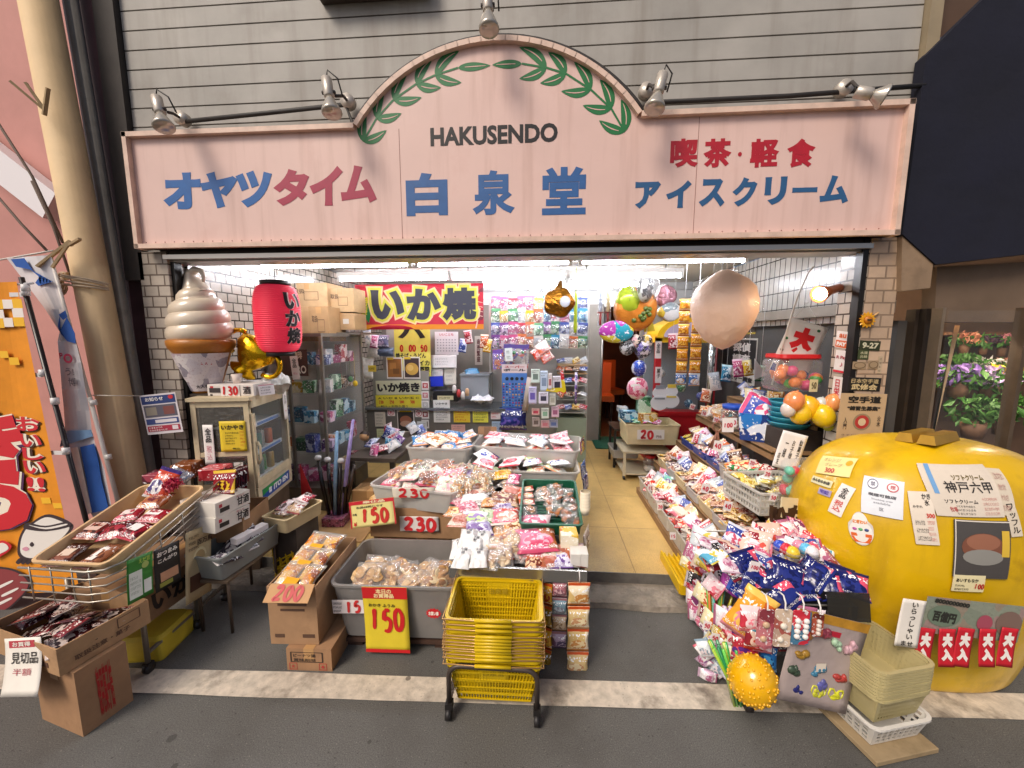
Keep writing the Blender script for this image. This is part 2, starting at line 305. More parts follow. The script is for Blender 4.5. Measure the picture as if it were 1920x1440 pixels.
def sheet(name, label, cat, M, w, h, col='f0ece0', txt=(), group=None, bend=0, t=.0012, rough=.6, wob=0, extra=None, parent=None, m=None):
 """paper, card or board with its writing; txt rows: (string, x, y, width|None, height|None, ink[, bold, rot, shear]) in shares of the sheet from the top left"""
 nx, ny = 8, 10; ph = random.uniform(0, 6)
 fn = (lambda x, y: bend * ((y / h - .5) ** 2) + wob * math.sin(x / w * 5 + ph) * math.cos(y / h * 4 + ph)) if (bend or wob) else (lambda x, y: 0)
 b = MB(); vs = []; fs = []
 for k in (0, 1):
  for j in range(ny + 1):
   for i in range(nx + 1):
    x, y = -w / 2 + w * i / nx, -h / 2 + h * j / ny; vs.append((x, y, fn(x, y) - (t if k == 0 else 0)))
 o = (nx + 1) * (ny + 1)
 for j in range(ny):
  for i in range(nx):
   q = (j * (nx + 1) + i, j * (nx + 1) + i + 1, (j + 1) * (nx + 1) + i + 1, (j + 1) * (nx + 1) + i); fs += [q[::-1], tuple(a + o for a in q)]
 ring = [i for i in range(nx + 1)] + [(j + 1) * (nx + 1) - 1 for j in range(1, ny + 1)] + [ny * (nx + 1) + i for i in range(nx - 1, -1, -1)] + [j * (nx + 1) for j in range(ny - 1, 0, -1)]
 for a, c in zip(ring, ring[1:] + ring[:1]): fs.append((a, c, c + o, a + o))
 b.add(vs, fs, 0, None, bool(bend or wob))
 ob = b.obj(name, m or mat(col, rough, nz=(14, .06)), parent, M)
 if parent is None: tag(ob, label, cat, group)
 inks = {}; zl = .0012
 for r in txt:
  s, x, y, tw, th, ink = r[:6]; bold = r[6] if len(r) > 6 else .02; rot = r[7] if len(r) > 7 else 0; sh = r[8] if len(r) > 8 else 0
  mb = inks.setdefault(ink, MB())
  if s == '#':                                 # plain printed block
   zl = zl + .0002; mb.add(*patchgrid(-w / 2 + x * w, h / 2 - y * h, tw * w, th * h, zl, fn))
  elif s == 'o': zl = zl + .0002; mb.add(*disc(-w / 2 + x * w, h / 2 - y * h, tw * w, th * h, zl))
  elif s and all(ch in HAND for ch in s): hand_digits(mb, s, -w / 2 + x * w, h / 2 - y * h, tw * w if tw else None, th * h if th else None, zl + .0012, fn, rot)
  else: letter_mb(mb, s, -w / 2 + x * w, h / 2 - y * h, tw * w if tw else None, th * h if th else None, bold, rot, sh, fn=fn, z=zl + .0012)
 for ink, mb in inks.items(): mb.obj('lettering', mat(ink, .5), ob)
 if extra: extra(ob, w, h)
 return ob
def patchgrid(x, y, w, h, z, fn, n=6):
 return [(x - w / 2 + w * i / n, y - h / 2 + h * j / n, z + fn(x - w / 2 + w * i / n, y - h / 2 + h * j / n)) for j in range(n + 1) for i in range(n + 1)], [(j * (n + 1) + i, j * (n + 1) + i + 1, (j + 1) * (n + 1) + i + 1, (j + 1) * (n + 1) + i) for j in range(n) for i in range(n)]
def disc(x, y, rx, ry, z, n=20):
 vs = [(x, y, z)]; fs = [(0, 1 + k, 1 + (k + 1) % n) for k in range(n)]
 for r in (.34, .67, 1): vs += [(x + r * rx * math.cos(2 * math.pi * k / n), y + r * ry * math.sin(2 * math.pi * k / n), z) for k in range(n)]
 for r in (0, 1): fs += [(1 + r * n + k, 1 + (r + 1) * n + k, 1 + (r + 1) * n + (k + 1) % n, 1 + r * n + (k + 1) % n) for k in range(n)]
 return vs, fs
def psheet(name, label, cat, c3, dep, col='f0ece0', txt=(), **k):
 M, w, h = pframe(c3, dep); return sheet(name, label, cat, M, w, h, col, txt, **k)
def scribble(n, x0, x1, y0, y1, ink=INK, chars='いかのおやつしんとりすきまてけさ', bold=.02, hgt=None):
 """rows of small handwriting"""
 o = []
 for i in range(n):
  y = y0 + (y1 - y0) * (i + .5) / n; L_ = random.uniform(.6, 1); k = max(3, int(9 * L_)); s = ''.join(random.choice(chars) for _ in range(k))
  o.append((s, x0 + (x1 - x0) * L_ / 2, y, (x1 - x0) * L_, (hgt or (y1 - y0) / n * .62), ink, bold))
 return o
# ---------------------------------------------------------------- goods
GC = {}
def pillow(w, h, t, seal=.012, seed=0, nx=11, ny=11, crk=.12):
 rnd = random.Random(seed); b = MB(); vs = []; fs = []; ox = rnd.uniform(0, 99)
 for k in (1, -1):
  for j in range(ny + 1):
   for i in range(nx + 1):
    u, v_ = -1 + 2 * i / nx, -1 + 2 * j / ny; y = v_ * h / 2; sv = 1 - 2 * seal / h; e = max(0, 1 - (abs(v_) / sv) ** 3) * max(0, 1 - abs(u) ** 4)
    z = (e ** .55) * t / 2 if e > 0 else 0; pinch = 1 - .10 * (1 - abs(v_)) * (1 if t > .02 else .4)
    nz_ = mn.noise(V((u * 2.3 + ox, v_ * 2.3, k))) * t * crk + mn.noise(V((u * 6 + ox, v_ * 6, k))) * t * crk * .6
    vs.append((u * w / 2 * pinch, y + (math.sin(i * 3.1) * .0012 if abs(v_) == 1 else 0), k * (z + .0006) + (nz_ if e > 0 else nz_ * .3)))
 o = (nx + 1) * (ny + 1)
 for j in range(ny):
  for i in range(nx):
   q = (j * (nx + 1) + i, j * (nx + 1) + i + 1, (j + 1) * (nx + 1) + i + 1, (j + 1) * (nx + 1) + i); fs += [q, tuple(a + o for a in q[::-1])]
 ring = [i for i in range(nx + 1)] + [(j + 1) * (nx + 1) - 1 for j in range(1, ny + 1)] + [ny * (nx + 1) + i for i in range(nx - 1, -1, -1)] + [j * (nx + 1) for j in range(ny - 1, 0, -1)]
 for a, c in zip(ring, ring[1:] + ring[:1]): fs.append((a, a + o, c + o, c))
 return b.add(vs, fs, 0, None, True)
def pack_data(w, h, t, m, seed=0, **k):
 if m.name in PR: m = wrap(*PR[m.name])
 key = ('pk', round(w, 3), round(h, 3), round(t, 3), m.name, seed % 4)
 if key not in GC: GC[key] = pillow(w, h, t, seed=seed % 4, **k).data(m)
 return GC[key]
def stuff_data(kind, w, h, t, mats, seed, n=34):
 key = ('st', kind, round(w, 3), round(h, 3), round(t, 3), tuple(m.name for m in mats), seed % 4, n)
 if key in GC: return GC[key]
 rnd = random.Random(seed % 4 + 11); b = MB()
 for _ in range(n):
  a = rnd.uniform(0, 6.28); q = rnd.random() ** .5; x, y = math.cos(a) * q * w * .40, math.sin(a) * q * h * .38; z = rnd.uniform(-1, 1) * t * .32 * (1 - q * q)
  E_ = Matrix.Translation((x, y, z)) @ Matrix.LocRotScale(None, __import__('mathutils').Euler((rnd.uniform(-.7, .7), rnd.uniform(-.7, .7), rnd.uniform(0, 6))), None); mi = rnd.randrange(len(mats)); s = min(w, h)
  if kind == 'cracker': b.lathe([(s * .15, -.004), (s * .175, 0), (s * .15, .004)], 9, mi, E_)
  elif kind == 'bean': b.ball((x, y, z), (s * .09, s * .07, s * .07), mi, 8)
  elif kind == 'stick': b.box((0, 0, 0), (s * .5, s * .06, s * .06), mi, None, E_)
  elif kind == 'ring': b.tube([E_ @ V((math.cos(k) * s * .12, math.sin(k) * s * .12, 0)) for k in [i * 6.283 / 8 for i in range(9)]], s * .04, 5, mi, False)
  elif kind == 'bar': b.box((0, 0, 0), (s * .32, s * .14, s * .09), mi, None, E_)
  else: b.lathe([(s * .02, -s * .06), (s * .2, -s * .03), (s * .2, s * .03), (s * .02, s * .06)], 8, mi, E_)
 GC[key] = b.data(mats); return GC[key]
def orient(pos, n=(0, 0, 1), spin=0, tip=None):
 n = V(n).normalized(); ref = V((0, 1, 0)) if abs(n.y) < .9 else V((0, 0, 1)); y = (ref - n * ref.dot(n)).normalized(); x = y.cross(n); M = Matrix(((x.x, y.x, n.x, 0), (x.y, y.y, n.y, 0), (x.z, y.z, n.z, 0), (0, 0, 0, 1)))
 return Matrix.Translation(V(pos)) @ M @ Matrix.Rotation(spin, 4, 'Z')
def jit(n, a=.25): return V(n) + V((random.uniform(-a, a), random.uniform(-a, a), random.uniform(-a, a)))
SEED = [0]
def pack(name, label, cat, pos, n, spin, w, h, t, m, group=None, content=None, sticker=None, **k):
 SEED[0] += 1; o = tag(link(name, pack_data(w, h, t, m, SEED[0], **k), None, orient(pos, n, spin)), label, cat, group)
 if content: link(content[0], stuff_data(content[1], w, h, t, content[2], SEED[0], content[3] if len(content) > 3 else 34), o)
 if sticker:
  b = MB(); b.box((0, 0, t * .52), (w * sticker[1], h * sticker[2], .001)); b.obj('sticker', mat(sticker[0], .5), o)
 return o
def carton(name, label, cat, loc, rz, w, d, h, col='a5794e', group=None, txt=(), open_=False, flaps=0, t=.005, M=None, side=()):
 """cardboard box; txt rows sit on its front face, side rows on its right-hand face"""
 r = thing(name, label, cat, loc, rz, group, M); k = mat(col, .85, nz=(9, .16), bump=(60, .2, .002), dirt=(6, .35, '5e452c', .58)); b = MB()
 if open_:
  b.box((0, 0, t / 2), (w, d, t)); b.box((0, -d / 2 + t / 2, (h + t) / 2), (w, t, h - t)); b.box((0, d / 2 - t / 2, (h + t) / 2), (w, t, h - t))
  b.box((-w / 2 + t / 2, 0, (h + t) / 2), (t, d - 2 * t, h - t)); b.box((w / 2 - t / 2, 0, (h + t) / 2), (t, d - 2 * t, h - t))
 else: b.box((0, 0, h / 2), (w, d, h))
 b.obj('carton', k, r)
 if not open_:
  q = MB(); q.box((0, 0, h + .0008), (.05, d, .0012)); q.box((0, -d / 2 - .0006, h - .03), (.05, .001, .06)); q.obj('tape', mat('b98f5e', .35), r)
 if flaps:
  q = MB()
  for sx in (-1, 1): q.box((sx * (w / 2 + flaps * .35), 0, h - flaps * .3), (flaps, d * .96, t), 0, (0, sx * .7, 0))
  q.obj('flap', k, r)
 for face, rows in ((0, txt), (1, side)):
  if rows:
   inks = {}; fwid = w if face == 0 else d
   T = Matrix.Translation((0, -d / 2, h / 2)) @ Matrix.Rotation(R(90), 4, 'X') if face == 0 else Matrix.Translation((w / 2, 0, h / 2)) @ Matrix.Rotation(R(90), 4, 'Z') @ Matrix.Rotation(R(90), 4, 'X')
   for s in rows:
    mb = inks.setdefault(s[5], MB()); x, y = -fwid / 2 + s[1] * fwid, h / 2 - s[2] * h
    if s[0] == '#': mb.box((x, y, .0008), (s[3] * fwid, s[4] * h, .001))
    elif s[0] == '[]':
     for dx, dy, ww, hh in ((0, .5, 1, .06), (0, -.5, 1, .06), (.5, 0, .04, 1), (-.5, 0, .04, 1)): mb.box((x + dx * s[3] * fwid, y + dy * s[4] * h, .0008 + abs(dx) * .0004), (max(.002, s[3] * fwid * ww), max(.002, s[4] * h * hh), .001))
    else: letter_mb(mb, s[0], x, y, s[3] * fwid if s[3] else None, s[4] * h if s[4] else None, s[6] if len(s) > 6 else .02, s[7] if len(s) > 7 else 0)
   for ink, mb in inks.items(): mb.obj('lettering', mat(ink, .6), r, T)
 return r
def boxpack(name, label, cat, loc, rz, w, d, h, m, group=None, M=None):
 b = MB(); e = .002; b.loft([rr(w - 2 * e, d - 2 * e, e, 0, 2), rr(w, d, e, e, 2), rr(w, d, e, h - e, 2), rr(w - 2 * e, d - 2 * e, e, h, 2)])
 return tag(b.obj(name, m, None, M if M is not None else Matrix.Translation(V(loc)) @ Matrix.Rotation(rz, 4, 'Z')), label, cat, group)
# ================================================================ SETTING
b = MB(); b.box((0, -10, -.05), (90, 70, .1)); tag(b.obj('street', mat('62605c', .85, nz=(230, .55), bump=(420, .5, .003), dirt=(1.1, .45, '3b3733', .48), spots=((7, .16, .55, '2b2826'), (90, .22, .5, '8c867e'), (60, .25, .5, '26231f'), (3.1, .05, .8, 'b8b2a8')))), kind='structure')
b = MB(); L0, L1 = [], []
for i in range(61):
 x = -7 + 14 * i / 60; yc = -.742 + .0418 * (x - .0); L0.append((x, yc + .062 + random.uniform(-.004, .004), .004)); L1.append((x, yc - .066 + random.uniform(-.004, .004), .004))
b.add(L1 + L0, [(i, i + 1, 62 + i, 61 + i) for i in range(60)]); tag(b.obj('road_marking', mat('cbbfae', .8, nz=(22, .3), bump=(120, .4, .004), dirt=(5, .85, '675d52', .52), spots=((6, .2, .75, '564c42'), (70, .25, .5, '8a7f72')))), kind='structure')
b = MB()
fr = [(x * .1, -.185 + .02 * mn.noise(V((x * .37, 2, 0)))) for x in range(-30, 26)]
b.loft([[(x, y, -.02) for x, y in fr] + [(2.5, .03, -.02), (-3, .03, -.02)], [(x, y + .015, .028 + .006 * mn.noise(V((x, 1, 0)))) for x, y in fr] + [(2.5, .03, .034), (-3, .03, .034)]])
tag(b.obj('kerb_apron', mat('93897c', .9, nz=(9, .3), bump=(30, .9, .02), dirt=(5, .6, '57514a', .5))), kind='structure')
b = MB(); b.box((-.25, 1.63, .04), (4.3, 3.2, .12)); b.box((-.25, .028, .062), (4.3, .006, .08), 1)
tag(b.obj('floor', [tiles('c6a567', '9a7d4e', .62, .62, 'YX', .35, .05, .003, 0, None, .4), mat('6a6661', .5, nz=(20, .3))]), kind='structure')
b = MB(); b.box((.8, 5.6, .04), (3.4, 4.74, .118)); tag(b.obj('back_room_floor', mat('5c3a22', .3, nz=(5, .3))), kind='structure')

shop = thing('sweet_shop', 'grey clapboard sweet shop with white tiled pillars and a wide open brightly lit front', 'shop building', (0, 0, 0))
b = MB(); z = 2.12; k = 0
while z < 4.4:
 b.box((-.27, .05, z + .049), (4.42, .03, .098)); b.box((-.27, .062, z + .102), (4.42, .02, .008), 1); z += .106
for z0 in (2.5, 3.3):
 pass
b.box((1.975, .03, 3.25), (.06, .06, 2.3), 2)
b.obj('upper_wall', [mat('a8a49d', .6, nz=(2.2, .2), bump=(70, .12, .002), dirt=(2.5, .3, '7d746a', .55), streak=(.45, '7a7064', (9, 9, .7))), mat('2c2825', .8), mat('98896f', .6, nz=(6, .2))], shop)
b = MB(); b.box((-2.55, .06, 3.2), (.13, .12, 2.5)); b.box((-2.68, .08, 3.1), (.1, .1, 6.2), 1); b.obj('corner_trim', [mat('3a3430', .7, nz=(6, .3)), mat('5d3d40', .6, nz=(8, .3))], shop)
TW = tiles('c9bdaf', '4a3f38', .094, .064, 'XZ', .25, .2, .005); TY = tiles('c9bdaf', '4a3f38', .094, .064, 'YZ', .25, .2, .005)
b = MB(); b.box((-2.415, .06, 1.06), (.19, .12, 2.12)); b.obj('pillar', tiles('c6baac', '6e6157', .094, .066, 'XZ', .35, .2, .005), shop)
b = MB(); b.add([(1.785, 0, .03), (1.945, 0, .03), (1.945, 0, 2.13), (1.785, 0, 2.13)], [(0, 1, 2, 3)], 0); b.add([(1.785, .2, .03), (1.785, 0, .03), (1.785, 0, 2.13), (1.785, .2, 2.13)], [(0, 1, 2, 3)], 1)
b.add([(1.945, 0, .03), (1.945, .25, .03), (1.945, .25, 2.13), (1.945, 0, 2.13), (1.785, .2, .03), (1.785, .2, 2.13)], [(0, 1, 2, 3), (1, 4, 5, 2), (3, 2, 5)], 1)
b.obj('pillar', [tiles('ccb096', '8f7a66', .094, .066, 'XZ', .4, .25, .005), TY], shop)
for x, y in ((-2.31, .045), (1.77, .03)): b = MB(); b.box((x, y, 1.08), (.028, .05, 2.1)); b.obj('shutter_guide', mat('1d1a18', .4, .3), shop)
b = MB(); b.box((-2.33, 1.65, 1.17), (.06, 3.06, 2.28)); b.obj('side_wall', tiles('b9b0a5', '2e2824', .094, .066, 'YZ', .2, .15, .005), shop)
b = MB(); b.box((2.04, 1.62, 2.0), (.06, 2.9, .62)); b.obj('side_wall', tiles('d8d4cc', '3a3633', .07, .14, 'YZ', .2, .1, .005, 0), shop)
b = MB(); b.box((2.1, 1.62, .87), (.05, 3.0, 1.64)); b.obj('side_wall', mat('4a4744', .6, nz=(3, .2)), shop)
b = MB(); b.box((1.985, .95, 1.77), (.10, 1.7, .07)); b.obj('ledge', mat('8d8375', .5, nz=(6, .2)), shop)
b = MB(); b.box((-.2, 1.66, 2.36), (4.5, 3.1, .06)); b.obj('ceiling', mat('d5d2cb', .7, nz=(2, .06)), shop)
b = MB(); b.box((-.27, .11, 2.11), (4.2, .2, .07)); b.obj('header_beam', mat('2a211d', .5, nz=(5, .3)), shop)
b = MB(); b.box((-.27, -.012, 2.083), (4.1, .03, .026)); b.box((-.27, .225, 2.09), (4.1, .03, .03)); b.box((-.27, .08, 2.068), (4.1, .12, .012)); b.obj('shutter_rail', mat('b9b5ae', .3, .7), shop)
b = MB()
for i in range(3): b.box((.02, 3.2, 2.28 - .11 * i), (4.7, .04, .105), 0)
for x0, x1 in ((-2.36, -.62), (-.30, .86)): b.box(((x0 + x1) / 2, 3.2, 1.05), (x1 - x0, .05, 1.98), 1)
b.box((1.75, 3.2, 1.05), (.75, .05, 1.98), 1)
b.obj('back_wall', [mat('cfd0cf', .5), mat('8a837a', .6, nz=(3, .2))], shop)
b = MB(); b.box((.8, 7.9, 1.3), (3.6, .05, 2.6)); b.box((-.95, 5.6, 1.3), (.05, 4.6, 2.6)); b.box((2.5, 5.6, 1.3), (.05, 4.6, 2.6)); b.box((.8, 5.6, 2.5), (3.6, 4.7, .05))
b.obj('back_room', mat('7a4426', .6, nz=(3, .3)), shop)
for pts, r_ in (([(-.33, 3.13, .1), (-.33, 3.13, 2.0), (-.36, 3.13, 2.05)], .022), ([(.86, 3.16, .1), (.86, 3.16, 2.04)], .016)): b = MB(); b.tube(pts, r_); b.obj('door_post', mat('a7a29a', .3, .8), shop)
for i, (px, Y) in enumerate(((1125, 4.6), (1142, 5.4), (1120, 6.3))):
 p = at(px, 700, Y=Y); r = thing('cafe_chair', ['orange padded cafe chair just inside the dark back doorway', 'orange padded cafe chair in the middle of the dark back room', 'orange padded cafe chair deepest in the dark back room'][i], 'chair', (p.x, Y, .1), .3 * i)
 b = MB(); b.box((0, 0, .42), (.45, .45, .1)); b.obj('seat', mat('c25a1e', .5), r); b = MB(); b.box((0, .2, .75), (.45, .08, .55)); b.obj('backrest', mat('c25a1e', .5), r)
 for sx in (-.18, .18):
  for sy in (-.18, .18): b = MB(); b.box((sx, sy, .185), (.04, .04, .37)); b.obj('leg', mat('2a1a10', .5), r)
p = at(1116, 632, Y=4.4); r = thing('pendant_lamp', 'small glowing orange lamp deep in the back doorway', 'lamp', p); b = MB(); b.ball((0, 0, 0), .06); b.obj('lamp_globe', mat('ff9a3c', emis=70), r); b = MB(); b.tube([(0, 0, .05), (0, 0, 2.46 - p.z)], .005, 6); b.obj('cord', mat('1a1410', .5), r)
b = MB(); b.loft([rr(.5, .62, .02, 0), rr(.5, .62, .02, .012)]); m_ = at(1125, 815, Z=.1)
tag(b.obj('door_mat', mat('0f4a34', .9, bump=(200, .8)), None, Matrix.Translation((m_.x + .08, 3.08, .101))), 'dark green door mat in front of the back doorway', 'mat')
# ---------------------------------------------------------------- fluorescent lights
TUBE = mat('f4f6ff', emis=42); HS = mat('e6e6e2', .4)
def tube_light(x0, x1, y, z, label):
 r = thing('fluorescent_light', label, 'ceiling light', ((x0 + x1) / 2, y, z), 0, 'fluorescent tubes under the shop ceiling'); L_ = x1 - x0
 b = MB(); b.tube([(-L_ / 2 + .03, 0, 0), (L_ / 2 - .03, 0, 0)], .016, 10); b.obj('lamp_tube', TUBE, r)
 b = MB(); b.box((0, .0, .05), (L_, .07, .045)); b.obj('housing', HS, r)
 for s in (-1, 1): b = MB(); b.box((s * (L_ / 2 - .013), 0, .008), (.026, .05, .06)); b.obj('end_cap', HS, r)
 for s in (-.7, .7): b = MB(); b.tube([(s * L_ / 2, 0, .07), (s * L_ / 2, 0, 2.33 - z)], .006, 6); b.obj('hanger', mat('9a9a98', .4, .6), r)
lab = lambda row, pos: f'{pos} fluorescent tube of the {row} row under the shop ceiling'
for a, c, pos in ((485, 772, 'left'), (780, 1072, 'middle'), (1085, 1400, 'right')): tube_light(at(a, 497, Y=.8).x, at(c, 497, Y=.8).x, .8, 2.17, lab('front', pos))
for a, c, pos in ((635, 842, 'left'), (846, 1062, 'middle'), (1068, 1280, 'right')): tube_light(at(a, 522, Y=1.8).x, at(c, 520, Y=1.8).x, 1.8, 2.205, lab('second', pos))
for a, c, pos in ((905, 1060, 'left'), (1064, 1200, 'right')): tube_light(at(a, 538, Y=2.6).x, at(c, 538, Y=2.6).x, 2.6, 2.215, lab('rear', pos))
# ---------------------------------------------------------------- shop sign
SY = -.085
sign = thing('shop_sign', 'long pink arched shop sign with a green laurel over the open shop front', 'sign', (0, SY, 2.12))
x0, x1, zb, zt, ax, ar, az = -2.43, 1.852, 2.122, 2.773, -.262, .965, 2.203
ha = math.asin(.781 / ar); arc = [(ax + ar * math.sin(a), az + ar * math.cos(a)) for a in [ha - 2 * ha * i / 28 for i in range(29)]]
out = [(x0, zb), (x1, zb), (x1, zt)] + arc + [(x0, zt)]
SM = Matrix(((1, 0, 0, 0), (0, 0, -1, 0), (0, 1, 0, -2.12), (0, 0, 0, 1)))      # sheet frame -> sign frame
PINK = mat('e2c1b7', .4, nz=(1.6, .08), dirt=(3.2, .25, 'c09488', .56), streak=(.35, 'b58f80', (14, 1, 14))); b = MB(); b.poly(out, .03)
pan = b.obj('panel', PINK, sign, SM @ Matrix.Translation((0, 0, -.055)))
b = MB()
def edge(a, c, wd=.026): 
 a, c = V((*a, 0)), V((*c, 0)); d = (c - a).normalized(); nrm = V((-d.y, d.x, 0)); e = d * .001
 b.add([a - e, c + e, c + e + nrm * wd, a - e + nrm * wd] + [p + V((0, 0, .06)) for p in (a - e, c + e, c + e + nrm * wd, a - e + nrm * wd)], [(3, 2, 1, 0), (4, 5, 6, 7), (0, 1, 5, 4), (1, 2, 6, 5), (2, 3, 7, 6), (3, 0, 4, 7)])
for a, c in zip(out, out[1:] + out[:1]): edge(a, c)
b.obj('frame', mat('e0c2b0', .5, nz=(12, .2), dirt=(9, .4, 'a07c64', .62)), sign, SM @ Matrix.Translation((0, 0, -.055)))
b = MB()
for px in (752, 1302):
 p = at(px, 450, Y=SY); b.box((p.x, (zb + zt) / 2, .0), (.003, zt - zb - .06, .002))
b.obj('seam', mat('9a6f66', .6), sign, SM @ Matrix.Translation((0, 0, -.025)))
rv = MB(); rv.ball((0, 0, 0), .0035, 0, 6); rv = rv.data(mat('9a6f66', .6))
for i in range(70): link('rivet', rv, sign, SM @ Matrix.Translation((x0 + .05 + i * .061, zb + .04, -.0245)))
ST = SM @ Matrix.Translation((0, 0, -.0245))
def sletters(s, px0, py0, px1, py1, ink, bold, name='lettering', shear=0, rot=0):
 a, c = at(px0, py1, Y=SY + .02), at(px1, py0, Y=SY + .02); b = MB(); letter_mb(b, s, (a.x + c.x) / 2, (a.z + c.z) / 2, c.x - a.x, c.z - a.z, bold, rot, shear, z=.001); b.obj(name, mat(ink, .5, nz=(20, .12)), sign, ST)
for s, a, c, y0_, y1_, k in (('オ', 308, 372, 322, 393, 0), ('ヤ', 378, 442, 320, 391, 0), ('ツ', 444, 507, 318, 389, 0), ('タ', 514, 577, 315, 386, 1), ('イ', 582, 640, 310, 386, 1), ('ム', 640, 705, 308, 381, 1)):
 sletters(s, a, y0_, c, y1_, ('1f5fa3', 'a6304c')[k], .06, 'lettering', .06)
for s, a, y0_, c, y1_ in (('白', 762, 322, 838, 405), ('泉', 886, 317, 965, 403), ('堂', 1016, 311, 1100, 403)): sletters(s, a, y0_, c, y1_, '2f5f9a', .05 if s == '白' else .036)
sletters('HAKUSENDO', 807, 229, 1046, 274, '0e0a0c', .036)
for s, a, c in (('喫', 1256, 1312), ('茶', 1318, 1374), ('・', 1384, 1392), ('軽', 1406, 1464), ('食', 1474, 1532)): sletters(s, a, 258 if s != '・' else 284, c, 314 if s != '・' else 293, 'b01a2c', .042)
for s, a, c, y0_, y1_ in (('ア', 1190, 1240, 339, 391), ('イ', 1248, 1298, 337, 390), ('ス', 1310, 1362, 334, 388), ('ク', 1372, 1422, 331, 387), ('リ', 1432, 1478, 330, 384), ('ー', 1486, 1534, 350, 361), ('ム', 1536, 1596, 327, 382)): sletters(s, a, y0_, c, y1_, '2b5a86', .052)
def z2(p): q = at(640 + p[0] / 3, p[1] / 3, Y=SY + .02); return V((q.x, q.z))
def leaf(mb, base, tip, wd, side, mi0=0, curve=.10):
 a, c = z2(base), z2(tip); d = c - a; n = V((-d.y, d.x)); L1_, R1_, I1, I2 = [], [], [], []
 for i in range(15):
  t = i / 14; p = a + d * t + n * (curve * side * math.sin(math.pi * t)); hw = wd * math.sin(math.pi * t ** .8) ** .8 if 0 < t < 1 else 0; nn = n.normalized()
  L1_.append(p + nn * hw); R1_.append(p - nn * hw); iw = .10 * wd * math.sin(math.pi * t) ; 
  if 3 <= i <= 12: I1.append(p + nn * iw); I2.append(p - nn * iw)
 for l, r, z_, mi in ((L1_, R1_, .001, 0), (I1, I2, .002, 1)):
  k = len(l); mb.add([(*p, z_) for p in l] + [(*p, z_) for p in r], [(i + k, i + 1 + k, i + 1, i) for i in range(k - 1)], mi)
for tipb, tipt, nodes in (((655, 378), (838, 365), (((525, 420), (662, 283), (675, 462)), ((418, 470), (510, 330), (560, 490)), ((290, 560), (373, 400), (450, 545)), ((195, 665), (243, 502), (337, 635)), ((120, 795), (138, 628), (253, 730)))),
                          ((1015, 355), (848, 362), (((1155, 378), (1000, 262), (1000, 440)), ((1265, 412), (1163, 290), (1118, 465)), ((1405, 502), (1310, 345), (1237, 510)), ((1520, 610), (1455, 443), (1358, 590)), ((1595, 740), (1575, 555), (1450, 675))))):
 lf = tipb[0] < 700; b = MB(); leaf(b, tipb, tipt, .022, 0)
 pts = [tipb] + [n_[0] for n_ in nodes]
 for p, q in zip(pts, pts[1:]):
  a, c = z2(p), z2(q); n_ = (c - a).normalized(); n_ = V((-n_.y, n_.x)) * .005; b.add([(*(a - n_), .0014), (*(c - n_), .0014), (*(c + n_), .0014), (*(a + n_), .0014)], [(0, 1, 2, 3)])
 for nd, u, l in nodes: leaf(b, nd, u, .027, 1 if lf else -1); leaf(b, nd, l, .025, -1 if lf else 1, 0, .08)
 b.obj('laurel_branch', [mat('17703a', .5, nz=(30, .1)), mat('e0b5ac', .5)], sign, ST)
b = MB(); top = [(345, 228), (500, 212), (648, 196)]
pts = [at(px, py, Y=-.03) for px, py in top] + [V((ax + (ar + .035) * math.sin(a), -.03, az + (ar + .035) * math.cos(a))) for a in [-ha + 2 * ha * i / 24 for i in range(25)]] + [at(px, py, Y=-.03) for px, py in ((1225, 192), (1480, 180), (1733, 160))]
b.tube([p - V((0, SY, 2.12)) for p in pts], .012); b.obj('conduit', mat('2e2a28', .6, nz=(20, .3)), sign)
SL = mat('c9c0b4', .35, .4, nz=(20, .15)); GLS = mat('bdb6aa', .15, .5)
def spot(mount, a, c, label, ya=-.2, yc=-.24):
 p, q, o = at(*a, Y=ya), at(*c, Y=yc), at(*mount, Y=-.03); r = thing('spotlight', label, 'spotlight', o, 0, 'spotlights above the sign'); q, p = q - o, p - o; d = (q - p); L_ = d.length; M = Matrix.Translation(p) @ d.to_track_quat('Z', 'Y').to_matrix().to_4x4()
 b = MB(); b.tube([(0, .03, 0), (0, -.015, 0)], .038, 16); b.obj('base', SL, r)
 mid = p + d * .4; b = MB(); b.tube([(0, -.01, 0), (0, -.05, .0), mid + V((.02, .03, 0))], .008); b.tube([mid + V((-.034, 0, 0)), mid + V((.034, 0, 0))], .01); b.obj('arm', mat('4a4542', .5, .4), r)
 b = MB(); b.lathe([(.022, 0), (.026, .004), (.026, L_ * .52), (.02, L_ * .55)], 16, 0, M); b.obj('housing', SL, r)
 b = MB(); b.lathe([(.02, L_ * .55), (.024, L_ * .62), (.05, L_ * .93), (.05, L_ * .97), (.044, L_)], 18, 0, M); b.obj('bulb', GLS, r)
 b = MB(); b.tube([p, p - d * .12 + V((.01, 0, .02)), p + V((.05, .02, .01)), p + d * .35 + V((.05, .05, 0))], .004); b.obj('cord', mat('15120f', .5), r)
spot((340, 222), (293, 182), (308, 240), 'spotlight at the far left end of the sign top')
spot((652, 190), (612, 147), (623, 214), 'spotlight in the corner left of the sign arch')
spot((915, 40), (913, -22), (917, 58), 'spotlight at the very top of the sign arch')
spot((1212, 170), (1243, 138), (1226, 206), 'spotlight in the corner right of the sign arch')
spot((1583, 165), (1604, 172), (1660, 182), 'spotlight turned sideways at the right end of the sign top')
p = at(705, 2, Y=.03); b = MB(); b.box((0, -.02, .06), (.62, .14, .12)); tag(b.obj('awning_case', mat('4a4138', .6, nz=(6, .3)), None, Matrix.Translation(p)), 'dark awning case on the clapboard at the top edge', 'awning')
